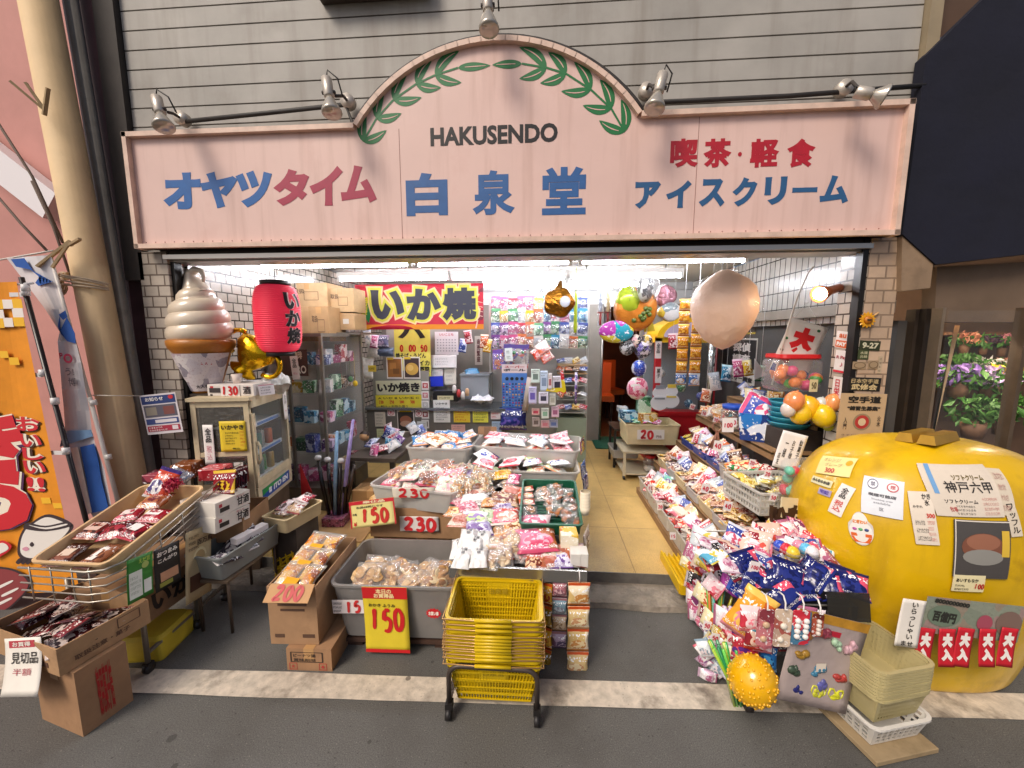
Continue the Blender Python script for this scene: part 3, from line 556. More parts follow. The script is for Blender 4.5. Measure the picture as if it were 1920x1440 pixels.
# ---------------------------------------------------------------- left neighbour and poles
nb = thing('pink_building', 'pink rendered building with a maroon corner left of the sweet shop', 'building', (-4.5, .3, 0))
b = MB(); b.box((-1.1, .12, 2.6), (5, .1, 5.2)); b.obj('wall', mat('c78d84', .75, nz=(3, .12), bump=(40, .2)), nb)
b = MB(); b.box((1.57, .04, 2.6), (.26, .2, 5.2)); b.obj('pilaster', mat('5a302c', .7, nz=(4, .2)), nb)
b = MB(); b.box((.65, -.02, 2.86), (1.2, .1, .2), 0, (0, R(38), 0)); b.obj('light_panel', mat('e9e4e6', .4), nb)
def lpole(A, B_, Y, r, m, name, label, cat, seg=24):
 p, q = at(*A, Y=Y), at(*B_, Y=Y); d = (p - q) / (p.z - q.z); base = q - d * q.z; b = MB(); b.tube([(0, 0, 0), d * .35, d * 4.6], [r * 1.06, r, r * .98], seg); return tag(b.obj(name, m, None, Matrix.Translation(base)), label, cat)
def vpole(x, y, r, h, m, name, label, cat, seg=24):
 b = MB(); b.lathe([(r * 1.04, 0), (r, .4), (r * .97, h)], seg); return tag(b.obj(name, m, None, Matrix.Translation((x, y, 0))), label, cat)
lpole((72, 0), (240, 880), -.15, .082, mat('d4b78c', .7, nz=(3, .15), bump=(12, .25, .01), dirt=(14, .5, '8f7350', .62)), 'utility_pole', 'thick cream painted pole bound with rope beside the shop', 'pole')
dp = lpole((132, 0), (279, 880), -.02, .036, mat('8d867c', .5, nz=(5, .25), dirt=(9, .5, '5f574f', .55)), 'downpipe', 'slim grey downpipe between the cream pole and the shop', 'pipe', 16)
b = MB(); RP = mat('b7a48c', .9)
rc = at(165, 530, Y=-.15)
for k, (za, zb_) in enumerate(((.055, -.01), (.045, -.02), (.02, -.035), (-.01, -.045))):
 b.tube([rc + V((.1 * math.cos(a) + (.03 if math.cos(a) > .3 else 0), .1 * math.sin(a), za + (zb_ - za) * i / 12)) for i, a in enumerate([R(190) + R(170) * j / 12 for j in range(13)])], .0055, 6)
o_ = rc + V((-.1, -.06, .02))
for k in range(4): b.tube([o_ + V((.028 * math.cos(a + k), .02 * math.sin(a), -.025 * k + .035 * math.sin(a))) for a in [i * .7 for i in range(10)]], .0065, 6)
tag(b.obj('rope', RP), 'pale rope knotted round the cream pole', 'rope')
for i, (A, B_, C_) in enumerate((((20, 153), (85, 208), (90, 165)), ((70, 500), (132, 452), (150, 448)))):
 b = MB(); b.bar(at(*A, Y=-.33), at(*B_, Y=-.27), .02, .012); b.bar(at(*C_, Y=-.29), at(B_[0] - 2, B_[1] + 8, Y=-.28), .016, .012); b.bar(at(A[0] + 28, A[1] + 2, Y=-.31), at(*B_, Y=-.28), .012)
 tag(b.obj('broken_stick', mat('a28a66', .8, nz=(30, .2))), ['split wooden sticks tied high on the cream pole', 'split wooden sticks tied to the cream pole above the banner'][i], 'stick')
for i, pts in enumerate(([(-20, 205), (60, 330), (118, 455)], [(-20, 350), (40, 420), (88, 470)], [(60, 340), (100, 425), (140, 540)])):
 b = MB(); b.tube([at(*p, Y=-.05 - .05 * j) for j, p in enumerate(pts)], .007, 6); tag(b.obj('cable', mat('5e4f45', .8)), ['long slack cable crossing the pink wall to the cream pole', 'lower cable slanting across the pink wall', 'pale cord hanging down beside the maroon corner'][i], 'cable')
# ---------------------------------------------------------------- right neighbour: flower shop
fl = thing('flower_shop', 'flower shop with a navy awning and dark framed window right of the sweet shop', 'shop building', (2.6, 0, 0)); o = V((2.6, 0, 0))
def fpoly(name, pts, Y, t, m):
 w_ = [at(px, py, Y=Y) for px, py in pts]; b = MB(); b.loft([[p - o + V((0, t, 0)) for p in w_], [p - o for p in w_]]); return b.obj(name, m, fl)
fpoly('awning', [(1692, 439), (1755, 496), (1980, 470), (2300, 470), (2300, -200), (1985, -140), (1850, -8), (1737, 103)], -.04, .06, mat('0b0e22', .9, nz=(3, .3), bump=(3, .4, .05)))
fpoly('wall', [(1752, 604), (1990, 604), (1990, 488), (1757, 500)], .06, .08, mat('6d5a49', .7, nz=(5, .2)))
fpoly('wall', [(1730, 96), (1700, -300), (2300, -300), (2300, -100), (1990, -100)], .1, .06, mat('5a4436', .8, nz=(3, .2)))
fpoly('shutter_case', [(1690, 545), (1744, 540), (1756, 441), (1692, 441)], -.03, .14, mat('8f7860', .6, nz=(6, .2), dirt=(10, .3, '5c4836')))
for a, c, Y, m_ in ((1703, 1716, .12, '4a4038'), (1722, 1742, .08, '3b332d'), (1752, 1758, .0, '8a7a68'), (1910, 1918, .0, '6a5b4c')):
 p, q = at(a, 700, Y=Y), at(c, 700, Y=Y); b = MB(); b.box(((p.x + q.x) / 2 - o.x, Y + .03, .88), (q.x - p.x, .06, 1.75)); b.obj('window_frame', mat(m_, .4, .5, nz=(8, .2)), fl)
b = MB(); b.box((.75, 1.45, .9), (2.5, .05, 2.3)); b.box((.75, .75, 2.2), (2.5, 1.38, .05)); b.box((.75, .8, .02), (2.5, 1.25, .04)); b.obj('back_wall', mat('6a5240', .8, nz=(3, .3)), fl)
b = MB()
for z_ in (1.22, 1.62): b.box((.35, 1.1, z_), (1.7, .3, .02))
b.obj('shelf', mat('6b4a32', .6), fl)
b = MB(); p, q = at(1745, 790, Y=.2), at(1800, 610, Y=.2); b.add([(p.x - 2.6, .2, .3), (q.x - 2.6 - .12, .2, .3), (q.x - 2.6, .2, q.z), (p.x - 2.6 + .06, .2, q.z)], [(0, 1, 2, 3)]); b.obj('curtain', mat('b59a78', .9, bump=(20, .3)), fl)
b = MB(); p = at(1890, 870, Y=-.02); b.box((p.x + .28 - 2.6, .0, .42), (.5, .05, .84)); b.obj('tiled_plinth', tiles('cfc4b6', '2b2622', .13, .065, 'XZ', .3, .1, .006), fl)
b = MB(); p, q = at(1764, 700, Y=.03), at(1908, 700, Y=.03); b.box(((p.x + q.x) / 2 - 2.6, .035, .88), (q.x - p.x, .006, 1.72)); b.obj('window_pane', cello('cfd6d8', .03, .02), fl)
b = MB(); b.tube([(-.28, .24, 1.79), (.6, .24, 1.79)], .014, 10); b.obj('lamp_tube', mat('ffe9cc', emis=110), fl)
FL = {'purple': '8a6ab4', 'white': 'e6e2da', 'pink': 'c77a86', 'yellow': 'd8b52a', 'lilac': 'b49ac9', 'green': '3d6b2a', 'salmon': 'c9866a', 'darkplum': '4b3044'}
def flowers(px, py, Y, wpx, hpx, c, label, n=110):
 p = at(px, py, Y=Y); W_, H_ = mpx(wpx, p), mpx(hpx, p); r = thing('potted_flowers', label, 'flowers', p - V((0, 0, H_ / 2 + .04)), 0, 'flowers on show in the flower shop')
 b = MB(); b.lathe([(W_ * .16, 0), (W_ * .22, .1), (W_ * .2, .1), (W_ * .15, .02)], 12); b.obj('pot', mat('7a5a44', .7), r)
 for nm, cc, nn, sz, zz in (('leaves', '4a7a34', n, .032, .42), ('blossoms', FL[c], n if c != 'green' else 10, .026, .55)):
  b = MB()
  for _ in range(nn):
   a = random.uniform(0, 6.28); q = random.random() ** .5; c_ = V((math.cos(a) * q * W_ / 2, math.sin(a) * q * .1, .06 + H_ * (zz + random.uniform(-.45, .42) * (1 - .4 * q)))); E_ = Matrix.Translation(c_) @ Matrix.LocRotScale(None, __import__('mathutils').Euler((random.uniform(-1, 1) + 1, random.uniform(-1, 1), random.uniform(0, 6))), None); s = sz * random.uniform(.6, 1.3)
   b.add([(0, -s, 0), (s * .5, 0, s * .15), (0, s, 0), (-s * .5, 0, s * .15), (0, 0, -s * .1)], [(0, 1, 4), (1, 2, 4), (2, 3, 4), (3, 0, 4)], 0, E_)
  b.obj(nm, mat(cc, .6, nz=(20, .3)), r)
for a in ((1809, 640, .95, 40, 26, 'salmon', 'salmon flowers at the left of the upper flower shop shelf'), (1845, 642, .95, 34, 26, 'darkplum', 'dark plum flowers in the middle of the upper flower shop shelf'), (1880, 645, .95, 34, 26, 'pink', 'pink flowers at the right of the upper flower shop shelf'),
          (1800, 680, .85, 40, 34, 'green', 'leafy plant at the left of the lower flower shop shelf'), (1845, 688, .8, 56, 30, 'white', 'white flowers in the middle of the lower flower shop shelf'), (1885, 690, .8, 40, 30, 'salmon', 'pale salmon flowers at the right of the lower flower shop shelf'),
          (1800, 708, .45, 84, 56, 'purple', 'purple flowers at the left behind the flower shop window'), (1858, 716, .5, 76, 48, 'lilac', 'lilac flowers in the middle behind the flower shop window'), (1893, 705, .5, 44, 34, 'yellow', 'yellow flowers at the right behind the flower shop window'),
          (1830, 770, .35, 90, 80, 'green', 'big dark green bush low behind the flower shop window'), (1885, 760, .4, 70, 90, 'green', 'tall green bush low at the right behind the window'), (1672, 690, .5, 40, 70, 'lilac', 'lilac orchids seen between the tiled pillar and the dark frame'), (1668, 745, .55, 36, 60, 'green', 'green leaves under the orchids beside the tiled pillar')): flowers(*a)
# ================================================================ LEFT: flags, tray rack, cartons, drinks fridge
def fl_at(px, py, Y): return at(px, py, Y=Y)
# orange flag
fp = thing('flag_pole', 'black pole with white clips holding the orange banner', 'flag pole', at(190, 1100, Y=-.42)); o = V(fp.location)
A, B_ = at(40, 520, Y=-.42), at(176, 1030, Y=-.42); b = MB(); b.tube([A - o, B_ - o, at(188, 1090, Y=-.42) - o], .0115, 12); b.obj('pole', mat('1d1210', .35), fp)
b = MB(); b.tube([at(-60, 540, Y=-.42) - o, at(62, 531, Y=-.42) - o], .006, 8); b.obj('cross_bar', mat('e2dede', .4), fp)
for i, (px, py) in enumerate(((48, 540), (48, 548), (81, 699), (103, 752), (124, 845))):
 p = at(px, py, Y=-.425) - o; b = MB(); b.tube([p - V((0, 0, .018)), p + V((0, 0, .018))], .017, 12); 
 if i in (1, 2, 4): b.box(p + V((-.045, -.003, -.012)), (.09, .004, .022))
 b.obj('clip', mat('d9d6d4', .4), fp)
M, w, h = pframe(((-62, 535), (31, 528), (20, 1105)), -.43)
OG = 'e8921a'
def flagx(ob, w, h):
 def q(px, py): p = M.inverted() @ at(px, py, Y=-.432); return (p.x, p.y)
 def blk(name, quads, m, z):
  b = MB()
  for pts in quads: b.loft([[(*q(*p), z) for p in pts[::-1]], [(*q(*p), z + .0008) for p in pts[::-1]]])
  b.obj(name, m, ob)
 def sq(x0, y0, x1, y1, s=3): return [(x0, y0), (x1, y0), (x1 + s, y1), (x0 + s, y1)]
 blk('check', [sq(8, 562, 26, 579), sq(-9, 581, 10, 597), sq(26, 578, 46, 595), sq(10, 596, 27, 613)], mat('ece4dc', .8), .002)
 blk('check', [sq(-10, 562, 8, 580), sq(26, 561, 44, 578), sq(-8, 597, 10, 615), sq(28, 595, 48, 612), sq(2, 658, 18, 671), sq(20, 670, 38, 684), sq(80, 932, 97, 943), sq(102, 942, 118, 952)], mat('f0b92c', .8), .002)
 for s, x0, y0, x1, y1 in (('お', 38, 780, 77, 808), ('い', 45, 812, 80, 838), ('し', 50, 838, 84, 862), ('い', 52, 862, 88, 888), ('!!', 58, 893, 86, 920), ('き', -60, 765, 36, 885), ('う', -70, 870, 50, 1000)):
  a, c = q(x0, y1), q(x1, y0); big = x0 < 0
  for bold, ink, z in ((.16 if big else .15, '57305c' if big else '4a2c20', .003), (.13 if big else .11, 'f2e6d2', .0045), (.055 if big else .03, 'cf2430', .006)):
   b = MB(); letter_mb(b, s, (a[0] + c[0]) / 2 + (.006 if ink in ('57305c', '4a2c20') else 0), (a[1] + c[1]) / 2 - (.006 if ink in ('57305c', '4a2c20') else 0), (c[0] - a[0]), (c[1] - a[1]), bold, R(-4), 0, z); b.obj('lettering', mat(ink, .6), ob)
 def outl(name, pts, m, z, grow=1.0):
  pp = [V(q(*p)) for p in pts]; c = sum(pp, V((0, 0))) / len(pp); pp = [c + (p - c) * grow for p in pp]; sm_ = []
  for i in range(len(pp)):
   p0, p1, p2, p3 = pp[i - 1], pp[i], pp[(i + 1) % len(pp)], pp[(i + 2) % len(pp)]
   for t in (0, .25, .5, .75): sm_.append(.5 * ((2 * p1) + (p2 - p0) * t + (2 * p0 - 5 * p1 + 4 * p2 - p3) * t * t + (3 * p1 - p0 - 3 * p2 + p3) * t ** 3))
  b = MB(); b.loft([[(*p, z) for p in sm_[::-1]], [(*p, z + .001) for p in sm_[::-1]]]); b.obj(name, m, ob)
 DK, WH = mat('3a2c30', .7), mat('e9e2da', .8); body = [(43, 1035), (44, 1010), (52, 992), (60, 985), (88, 968), (112, 972), (135, 985), (128, 1000), (110, 1018), (96, 1040), (60, 1045)]
 outl('squid_print', body, DK, .003, 1.12); outl('squid_print', body, WH, .0045, .98)
 outl('headband_print', [(50, 984), (58, 978), (90, 984), (132, 976), (136, 985), (92, 994), (54, 990)], DK, .006); outl('headband_print', [(60, 982), (90, 987), (128, 980), (128, 983), (92, 990)], WH, .0075)
 outl('eye_print', [(61, 1019), (65, 1014), (69, 1019), (65, 1023)], DK, .006); outl('cheek_print', [(47, 1027), (54, 1023), (60, 1027), (54, 1031)], mat('d695a8', .8), .006)
 for k in range(3): outl('leg_print', [(34 + 9 * k, 1052), (42 + 9 * k, 1044), (48 + 9 * k, 1046), (40 + 9 * k, 1056)], DK, .0035)
 outl('steam_print', [(-4, 1020), (6, 1012), (16, 1014), (26, 1022), (20, 1032), (8, 1040), (-4, 1046)], mat('cf2430', .7), .003); outl('steam_print', [(-2, 1022), (8, 1016), (18, 1020), (20, 1028), (6, 1036), (-2, 1040)], WH, .0045)
 sq_ = [(-40, 1066), (10, 1064), (40, 1072), (58, 1088), (56, 1102), (40, 1120), (20, 1138), (0, 1146), (-30, 1140)]
 outl('grilled_squid_print', sq_, DK, .003, 1.06); outl('grilled_squid_print', sq_, mat('8c3a3c', .7), .0045, .97)
 for x_, y_ in ((0, 1090), (10, 1104), (-2, 1122)): outl('shine_print', [(x_, y_ + 8), (x_ + 26, y_ - 4), (x_ + 28, y_ - 1), (x_ + 2, y_ + 12)], WH, .006)
M, w, h = pframe(((-70, 535), (31, 528), (-70, 1160)), -.43)
# the cloth follows the leaning pole
b = MB(); rows = []
for j in range(25):
 t = j / 24; xr = 31 + (150 - 31) * t ** 1.02; y = 528 + (1110 - 528) * t; row = []
 for i in range(13):
  s = i / 12; p = at(-75 + (xr + 75) * s, y + 4 * (1 - s), Y=-.432 + .006 * math.sin(s * 9 + t * 4)); row.append(M.inverted() @ p)
 rows.append(row)
for j in range(24):
 for i in range(12): b.add([rows[j][i], rows[j + 1][i], rows[j + 1][i + 1], rows[j][i + 1]], [(0, 1, 2, 3)], 0, None, True)
flag = tag(b.obj('banner_flag', mat(OG, .8, nz=(7, .14)), None, M), 'tall orange cloth banner with red lettering and a white squid in a headband', 'banner'); flagx(flag, w, h)
for pr in [x for x in bpy.data.objects if x.parent == flag]: pr.location.z += .008
# white and blue banner
wp = thing('flag_pole', 'thin white pole holding the twisted white and blue banner', 'flag pole', at(228, 965, Y=-.3)); o = V(wp.location)
b = MB(); b.tube([at(94, 478, Y=-.3) - o, at(170, 750, Y=-.3) - o], .008, 8); b.tube([at(168, 745, Y=-.3) - o, at(228, 965, Y=-.3) - o], .0105, 10); b.tube([at(0, 487, Y=-.3) - o, at(100, 470, Y=-.3) - o], .005, 6); b.obj('pole', mat('cfc8c0', .4), wp)
b = MB(); p = at(174, 750, Y=-.3) - o; b.tube([p, p + V((.004, 0, -.03))], .016, 10); p = at(202, 852, Y=-.3) - o; b.tube([p, p + V((.004, 0, -.03))], .015, 10); b.obj('joint', mat('d9d6d0', .4), wp)
Lp = [(12, 484), (25, 500), (55, 540), (85, 580), (112, 622), (108, 640), (112, 680), (116, 730), (120, 770), (122, 805), (118, 830), (138, 880), (160, 945), (178, 975)]
Rp = [(95, 478), (102, 500), (112, 540), (122, 580), (128, 622), (142, 640), (152, 680), (160, 730), (168, 770), (172, 805), (178, 830), (196, 880), (208, 945), (214, 972)]
def band(px_l, px_r, Y0, k, nseg=6):
 b = MB(); n = len(px_l)
 for i in range(n - 1):
  for s in range(nseg):
   f = lambda ii, ss: at(px_l[ii][0] + (px_r[ii][0] - px_l[ii][0]) * ss, px_l[ii][1] + (px_r[ii][1] - px_l[ii][1]) * ss, Y=Y0 + .02 * math.sin(ss * 6 + ii) * .5 + k)
   b.add([f(i, s / nseg), f(i + 1, s / nseg), f(i + 1, (s + 1) / nseg), f(i, (s + 1) / nseg)], [(0, 1, 2, 3)], 0, None, True)
 return b
wb = tag(band(Lp, Rp, -.31, 0).obj('banner_flag', mat('d6d2d4', .8, nz=(8, .12))), 'twisted white cloth banner with blue patches beside the cream pole', 'banner')
def patch(pts, c, k=-.004):
 b = MB(); pp = [at(*p, Y=-.322 + k) for p in pts]; b.loft([[p + V((0, .0015, 0)) for p in pp], pp]); b.obj('printed_patch', mat(c, .8, nz=(10, .15)), wb)
BL = '2458a8'
patch([(20, 486), (45, 484), (62, 508), (98, 528), (78, 534), (74, 530), (72, 518), (58, 506), (30, 500)], BL); patch([(76, 516), (98, 528), (72, 536), (66, 530)], BL)
patch([(112, 592), (112, 622), (125, 595), (140, 625), (142, 644), (126, 640), (114, 626), (108, 612)], BL); patch([(110, 590), (122, 582), (126, 594), (118, 600)], BL)
patch([(150, 838), (176, 832), (184, 862), (190, 900), (204, 955), (172, 962), (162, 900)], BL); patch([(118, 808), (170, 806), (174, 818), (112, 838)], '7fa6cf')
patch([(132, 840), (146, 838), (172, 960), (160, 968)], 'e8e2d8', -.006)
for s, x, y, hh, c, bold in (('O', 128, 672, 18, 'b12a50', .04), ('う!', 131, 697, 14, '55505a', .02), ('博', 136, 716, 16, '55505a', .01), ('P', 115, 667, 11, 'b12a50', .04)):
 p = at(x, y, Y=-.328); bb = MB(); letter_mb(bb, s, 0, 0, None, mpx(hh, p), bold); bb.obj('lettering', mat(c, .7), wb, Matrix.Translation(p) @ Matrix.Rotation(R(90), 4, 'X'))
# notice tied to the pole
psheet('notice', 'blue and red photo notice hung on a wire beside the tiled pillar', 'poster', ((261, 742), (328, 735), (274, 816)), -.12, 'd8d2d6', [('#', .5, .14, .94, .2, '2c3f74'), ('#', .5, .42, .9, .3, '5b5966'), ('#', .25, .42, .3, .2, '8a8378'), ('#', .74, .42, .3, .2, '7b4a46'), ('#', .5, .68, .9, .14, '3a4a80'), ('#', .6, .68, .6, .08, 'd8d2d6'), ('#', .5, .86, .9, .14, 'a83248'), ('#', .82, .86, .16, .1, 'd8d2d6'), ('o', .86, .1, .07, .05, 'c23038'), ('お知らせ', .4, .12, .5, .1, 'f0ecea')] + scribble(2, .1, .6, .8, .93, 'f0ecea'))
b = MB(); b.tube([at(168, 741, Y=-.28), at(215, 742, Y=-.26), at(262, 742, Y=-.12)], .003, 6); tag(b.obj('wire', mat('d8cfc0', .5)), 'thin pale wire from the banner pole to the photo notice', 'wire')
# ---------- tray rack
TP = (V((-2.2, -.88, .62)), None); e1, e2 = V((1, .0, -.02)), V((-.0, .46, .155)); tn = e1.cross(e2).normalized(); TPL = ((-2.2, -.88, .60), tn)
rk = thing('tray_rack', 'wheeled wire rack holding up the long cream tray', 'rack', (-1.86, -.6, 0)); o = V(rk.location)
WI = mat('b9b2a6', .35, .7)
for k in range(5):
 z = -.035 * k; b = MB(); P_ = [V((-2.26, -.90, .60 + z)), V((-1.93, -.91, .60 + z)), V((-1.86, -.895, .603 + z)), V((-1.825, -.84, .612 + z)), V((-1.82, -.15 - .02 * k, .83 + z))]; b.tube([p - o for p in P_], .0035 if k else .005, 6); b.obj('wire', WI, rk)
b = MB()
for px in (-2.2, -2.1, -2.0, -1.92): b.tube([V((px, -.905, .61)) - o, V((px, -.905, .45)) - o], .003, 5)
for k in range(6): y = -.8 + .12 * k; zz = .62 + (y + .8) * .33; b.tube([V((-1.822, y, zz)) - o, V((-1.822, y, zz - .15)) - o], .003, 5)
b.obj('upright', WI, rk)
for i, (x, y, zt_) in enumerate(((-1.856, -.775, .45), (-1.87, -.49, .5), (-1.9, -.27, .6), (-2.25, -.75, .45))):
 b = MB(); b.tube([(x - o.x, y - o.y, .05), (x - o.x, y - o.y, zt_)], .011, 10); lg = b.obj('leg', mat('8d8478', .4, .5), rk)
 b = MB(); b.tube([(x - o.x - .012, y - o.y, .024), (x - o.x + .012, y - o.y, .024)], .024, 14); b.box((x - o.x, y - o.y, .048), (.034, .03, .01)); b.obj('caster', mat('2b2826', .4), lg)
b = MB(); b.bar(V((-1.856, -.775, .1)) - o, V((-1.9, -.27, .1)) - o, .014); b.obj('stretcher', mat('8d8478', .4, .5), rk)
# tray in rack: own frame on the tilted plane
TM = frame((-2.21, -.40, .755), (-1.84, -.41, .762), (-2.21, -.87, .615))[0]; tw, th = .37, .485
b = bin_mb(tw, th + .03, .085, .93, .03, .004, .01); TM2 = TM @ Matrix.Translation((0, 0, -.07)); tag(b.obj('tray', mat('d2b184', .5, nz=(6, .15)), None, TM2), 'long cream plastic tray of packed snacks on the wire rack', 'tray')
def on(M, x, y, z): return M @ V((x, y, z))
TNn = (TM.to_3x3() @ V((0, 0, 1))).normalized()
for i, (x, y, w_, h_, t_, cc, st, lb) in enumerate(((-.10, -.19, .10, .14, .03, ('6b3a2a', '4c241c', '8a5540'), ('d9c4b0', .5, .3), 'brown jerky packet with a tan label in the near corner of the cream tray'), (.06, -.19, .10, .15, .03, ('7a4a30', '935c3e', '5b3020'), ('e6e0da', .4, .5), 'brown packet with a tall white label at the near end of the cream tray'),
  (-.12, -.05, .11, .13, .045, ('7c2420', '401a18', '9c5a44'), ('d8b7a8', .6, .4), 'squat brown bag with a pink label at the aisle-far side of the cream tray'), (-.01, -.05, .11, .12, .05, ('8a1a28', '5c1018', 'a83040'), None, 'dark red bag in the middle of the cream tray'), (.10, -.05, .11, .12, .05, ('8f1424', '5a1018', 'b02838'), ('ece4e0', .5, .35), 'red bag with a white label at the aisle side of the cream tray'),
  (-.06, .06, .12, .10, .04, ('a01a2c', '701220', 'c86070'), ('ead9d4', .5, .4), 'red bag with a pale label behind the dark red bag'), (.08, .06, .12, .10, .04, ('a6182a', '8a1a28', 'cc8890'), ('efe8e4', .6, .3), 'bright red bag with a white strip beside the tray rim'), (-.02, .16, .12, .13, .05, ('c08a5a', 'a8603c', '6a2430'), None, 'orange brown bag leaning at the far part of the cream tray'))):
 pack('snack_bag', lb, 'snack bag', on(TM2, x, y, .035 + t_ / 2), jit(TNn, .12), random.uniform(-.3, .3), w_, h_, t_, printed(cc, 18, .15), None, None, st)
pack('snack_bag', 'tall orange and purple bag standing at the far end of the cream tray', 'snack bag', on(TM2, -.02, .23, .12), (.2, -.8, .5), .1, .12, .17, .05, printed(('c2452c', '3a2a6a', 'e0e0e0', 'b05a30'), 30, .15))
b = MB()
for _ in range(160):
 d_ = V((random.uniform(-1, 1), random.uniform(-1, 1), random.uniform(0, 1))).normalized(); c_ = V((.07, .2, .12)); b.box(c_ + d_ * random.uniform(.01, .045), (.03, .004, .004), 0, (random.uniform(0, 6), random.uniform(0, 6), random.uniform(0, 6)))
tag(b.obj('tinsel_bundle', mat('a8183c', .4), None, TM2), 'bundle of crimson tinsel in the far corner of the cream tray', 'tinsel')
# packs hanging on the rack side
MX = lambda c, X: pframe(c, (dict(X=X),) * 3)
def hang(label, c3, X, name, col, txt, **k): M, w, h = MX(c3, X); return sheet(name, label, 'card pack', M, w, h, col, txt, **k)
hang('green snack pouch hanging on the side of the wire rack', ((238, 1052), (286, 1032), (262, 1122)), -1.81, 'snack_pouch', '2f7a2a', [('#', .32, .62, .5, .6, 'dfe4dc'), ('#', .78, .75, .3, .3, 'e6e9e2'), ('o', .7, .25, .14, .08, 'a9b86a'), ('えだ豆', .65, .12, .45, .1, 'b7d25a')] + scribble(4, .1, .55, .4, .85, '5a7a58', bold=0), bend=.01)
hang('black snack pouch with white writing hanging on the wire rack', ((288, 1034), (336, 1012), (312, 1100)), -1.81, 'snack_pouch', '1b1714', [('おつまみ', .5, .14, .8, .12, 'e6e0d6', .05), ('こんがり', .5, .3, .75, .1, 'e6e0d6', .05), ('o', .3, .5, .16, .1, 'b02838'), ('#', .55, .7, .7, .22, 'b98a6a'), ('#', .4, .88, .5, .1, '8a8a3a')], bend=.01)
hang('tan printed card pack hanging at the far end of the wire rack', ((348, 1000), (396, 980), (372, 1120)), -1.80, 'snack_pouch', 'c8b48a', [('百万馬', .72, .2, None, .08, '3a2a1c'), ('o', .55, .42, .26, .14, 'd9cba0'), ('o', .55, .42, .2, .1, 'b59a6a'), ('#', .5, .75, .7, .22, '5a3a2a'), ('o', .4, .72, .12, .06, 'd6c6b0'), ('o', .65, .8, .12, .05, 'd6c6b0')] + scribble(3, .1, .5, .06, .3, '3a2a1c'), bend=.008)
# cartons beneath
def facing(c, w): return c
r_ = math.atan2(.161, .03)      # the right-hand side of the front cartons runs back towards the shop
ct = carton('carton', 'plain brown carton standing on the road under the open one', 'carton', (-1.93, -.965, .0), R(-12), .265, .165, .285, 'a07a58', None, side=[('徳用菓子詰', .5, .5, .3, .8, 'a8201c', .03, R(0))])
ct2 = carton('carton', 'open shallow carton of dark red packets with a white paper on its front', 'carton', (-2.04, -.90, .288), R(-12), .46, .30, .115, 'ad8862', None, open_=True, txt=[('o', .7, .4, .05, .2, '8a3a30')] if 0 else [('#', .72, .72, .28, .18, '5c4030'), ('◎', .65, .35, None, .4, '8a3a30', .05)], side=[('[]', .75, .3, .26, .36, '5c4030'), ('取扱注意・菓子', .45, .66, .6, .2, '5c4030', .02)])
CM = Matrix.Translation((-2.04, -.90, .288)) @ Matrix.Rotation(R(-12), 4, 'Z'); DP = printed(('4a1a1c', '2a1212', 'c8b8b0', '7c2a30', '1e1a20'), 26, .15, marks=('e6d8d0', .14))
for k in range(16): pack('snack_packet', 'dark red snack packet lying in the open front carton', 'snack packet', CM @ V((random.uniform(-.17, .17), random.uniform(-.10, .10), .05 + .004 * k)), jit((0, 0, 1), .4), random.uniform(0, 6), .10, .14, .018, DP, 'dark red packets in the open front carton')
M, w, h = pframe(((8, 1198), (76, 1194), (26, 1296)), (-1.045, -1.065, -1.075)); sheet('price_note', 'white paper with brush writing hung over the open front carton', 'paper', M, w, h, 'e9e3d8', [('#', .48, .11, .7, .13, 'b8404a'), ('お買得', .48, .11, .5, .09, 'e9e3d8'), ('見切品', .55, .36, .72, .2, '2a2420', .01), ('半額', .5, .6, .5, .12, 'b0505a', .0)], bend=.03)
ct3 = carton('carton', 'brown carton with black marker strokes under the wire rack', 'carton', (-2.06, -.5, .22), R(0), .36, .5, .17, '8f6e50', None, side=[('いか', .3, .5, None, .6, '241a16', .05), ('大', .7, .5, None, .5, '241a16', .05)])
b = MB(); b.loft([rr(.26, .22, .02, 0), rr(.27, .23, .03, .015), rr(.27, .23, .03, .11), rr(.24, .20, .03, .125)]); yb = tag(b.obj('step_stool', mat('dcc23a', .45, nz=(10, .12)), None, Matrix.Translation((-2.0, -.62, .0)) @ Matrix.Rotation(R(8), 4, 'Z')), 'low yellow plastic box on the road under the wire rack', 'plastic box')
# ---------- goods behind the tray
for (px, py, Y, w_, d_, h_, c, lb) in ((300, 893, -.28, .12, .1, .05, ('8c3a4a', 'a84858', '5a2430'), 'small plum coloured box behind the far end of the cream tray'), (352, 880, -.12, .12, .12, .09, ('b06a34', 'a83030', '8a4a20'), 'orange box with a red lid in front of the drinks fridge'), (405, 885, -.14, .13, .12, .07, ('a82430', '8a1c28', 'c04048'), 'red box at the foot of the drinks fridge')):
 p = at(px, py, Y=Y); boxpack('snack_box', lb, 'box', (p.x, p.y, p.z - h_ / 2), .2, w_, d_, h_, printed(c, 12, .3))
psd = at(330, 900, Y=-.33); pack('foil_bag', 'shiny silver foil bag between the boxes behind the cream tray', 'snack bag', psd, (.3, -.8, .4), .2, .13, .13, .05, mat('c8c8cc', .18, .9, bump=(50, .6, .01)))
for k in range(6):
 p = at(420 + 5 * k, 905 - 2 * k, Y=-.32 + .05 * k); pack('chocolate_pack', ['dark red and yellow chocolate pack at the front of the row in the carton', 'flat dark red chocolate pack standing in the row behind the yellow one'][k > 0], 'chocolate pack', p, (-.1, -.9, .25), .12, .15, .14, .012, printed((('8a1c28', 'd8b030', '5a1018') if k == 0 else ('5a1420', '3a0c14', '7a2030')), 9, .2), None if k == 0 else 'dark red packs standing in the carton')
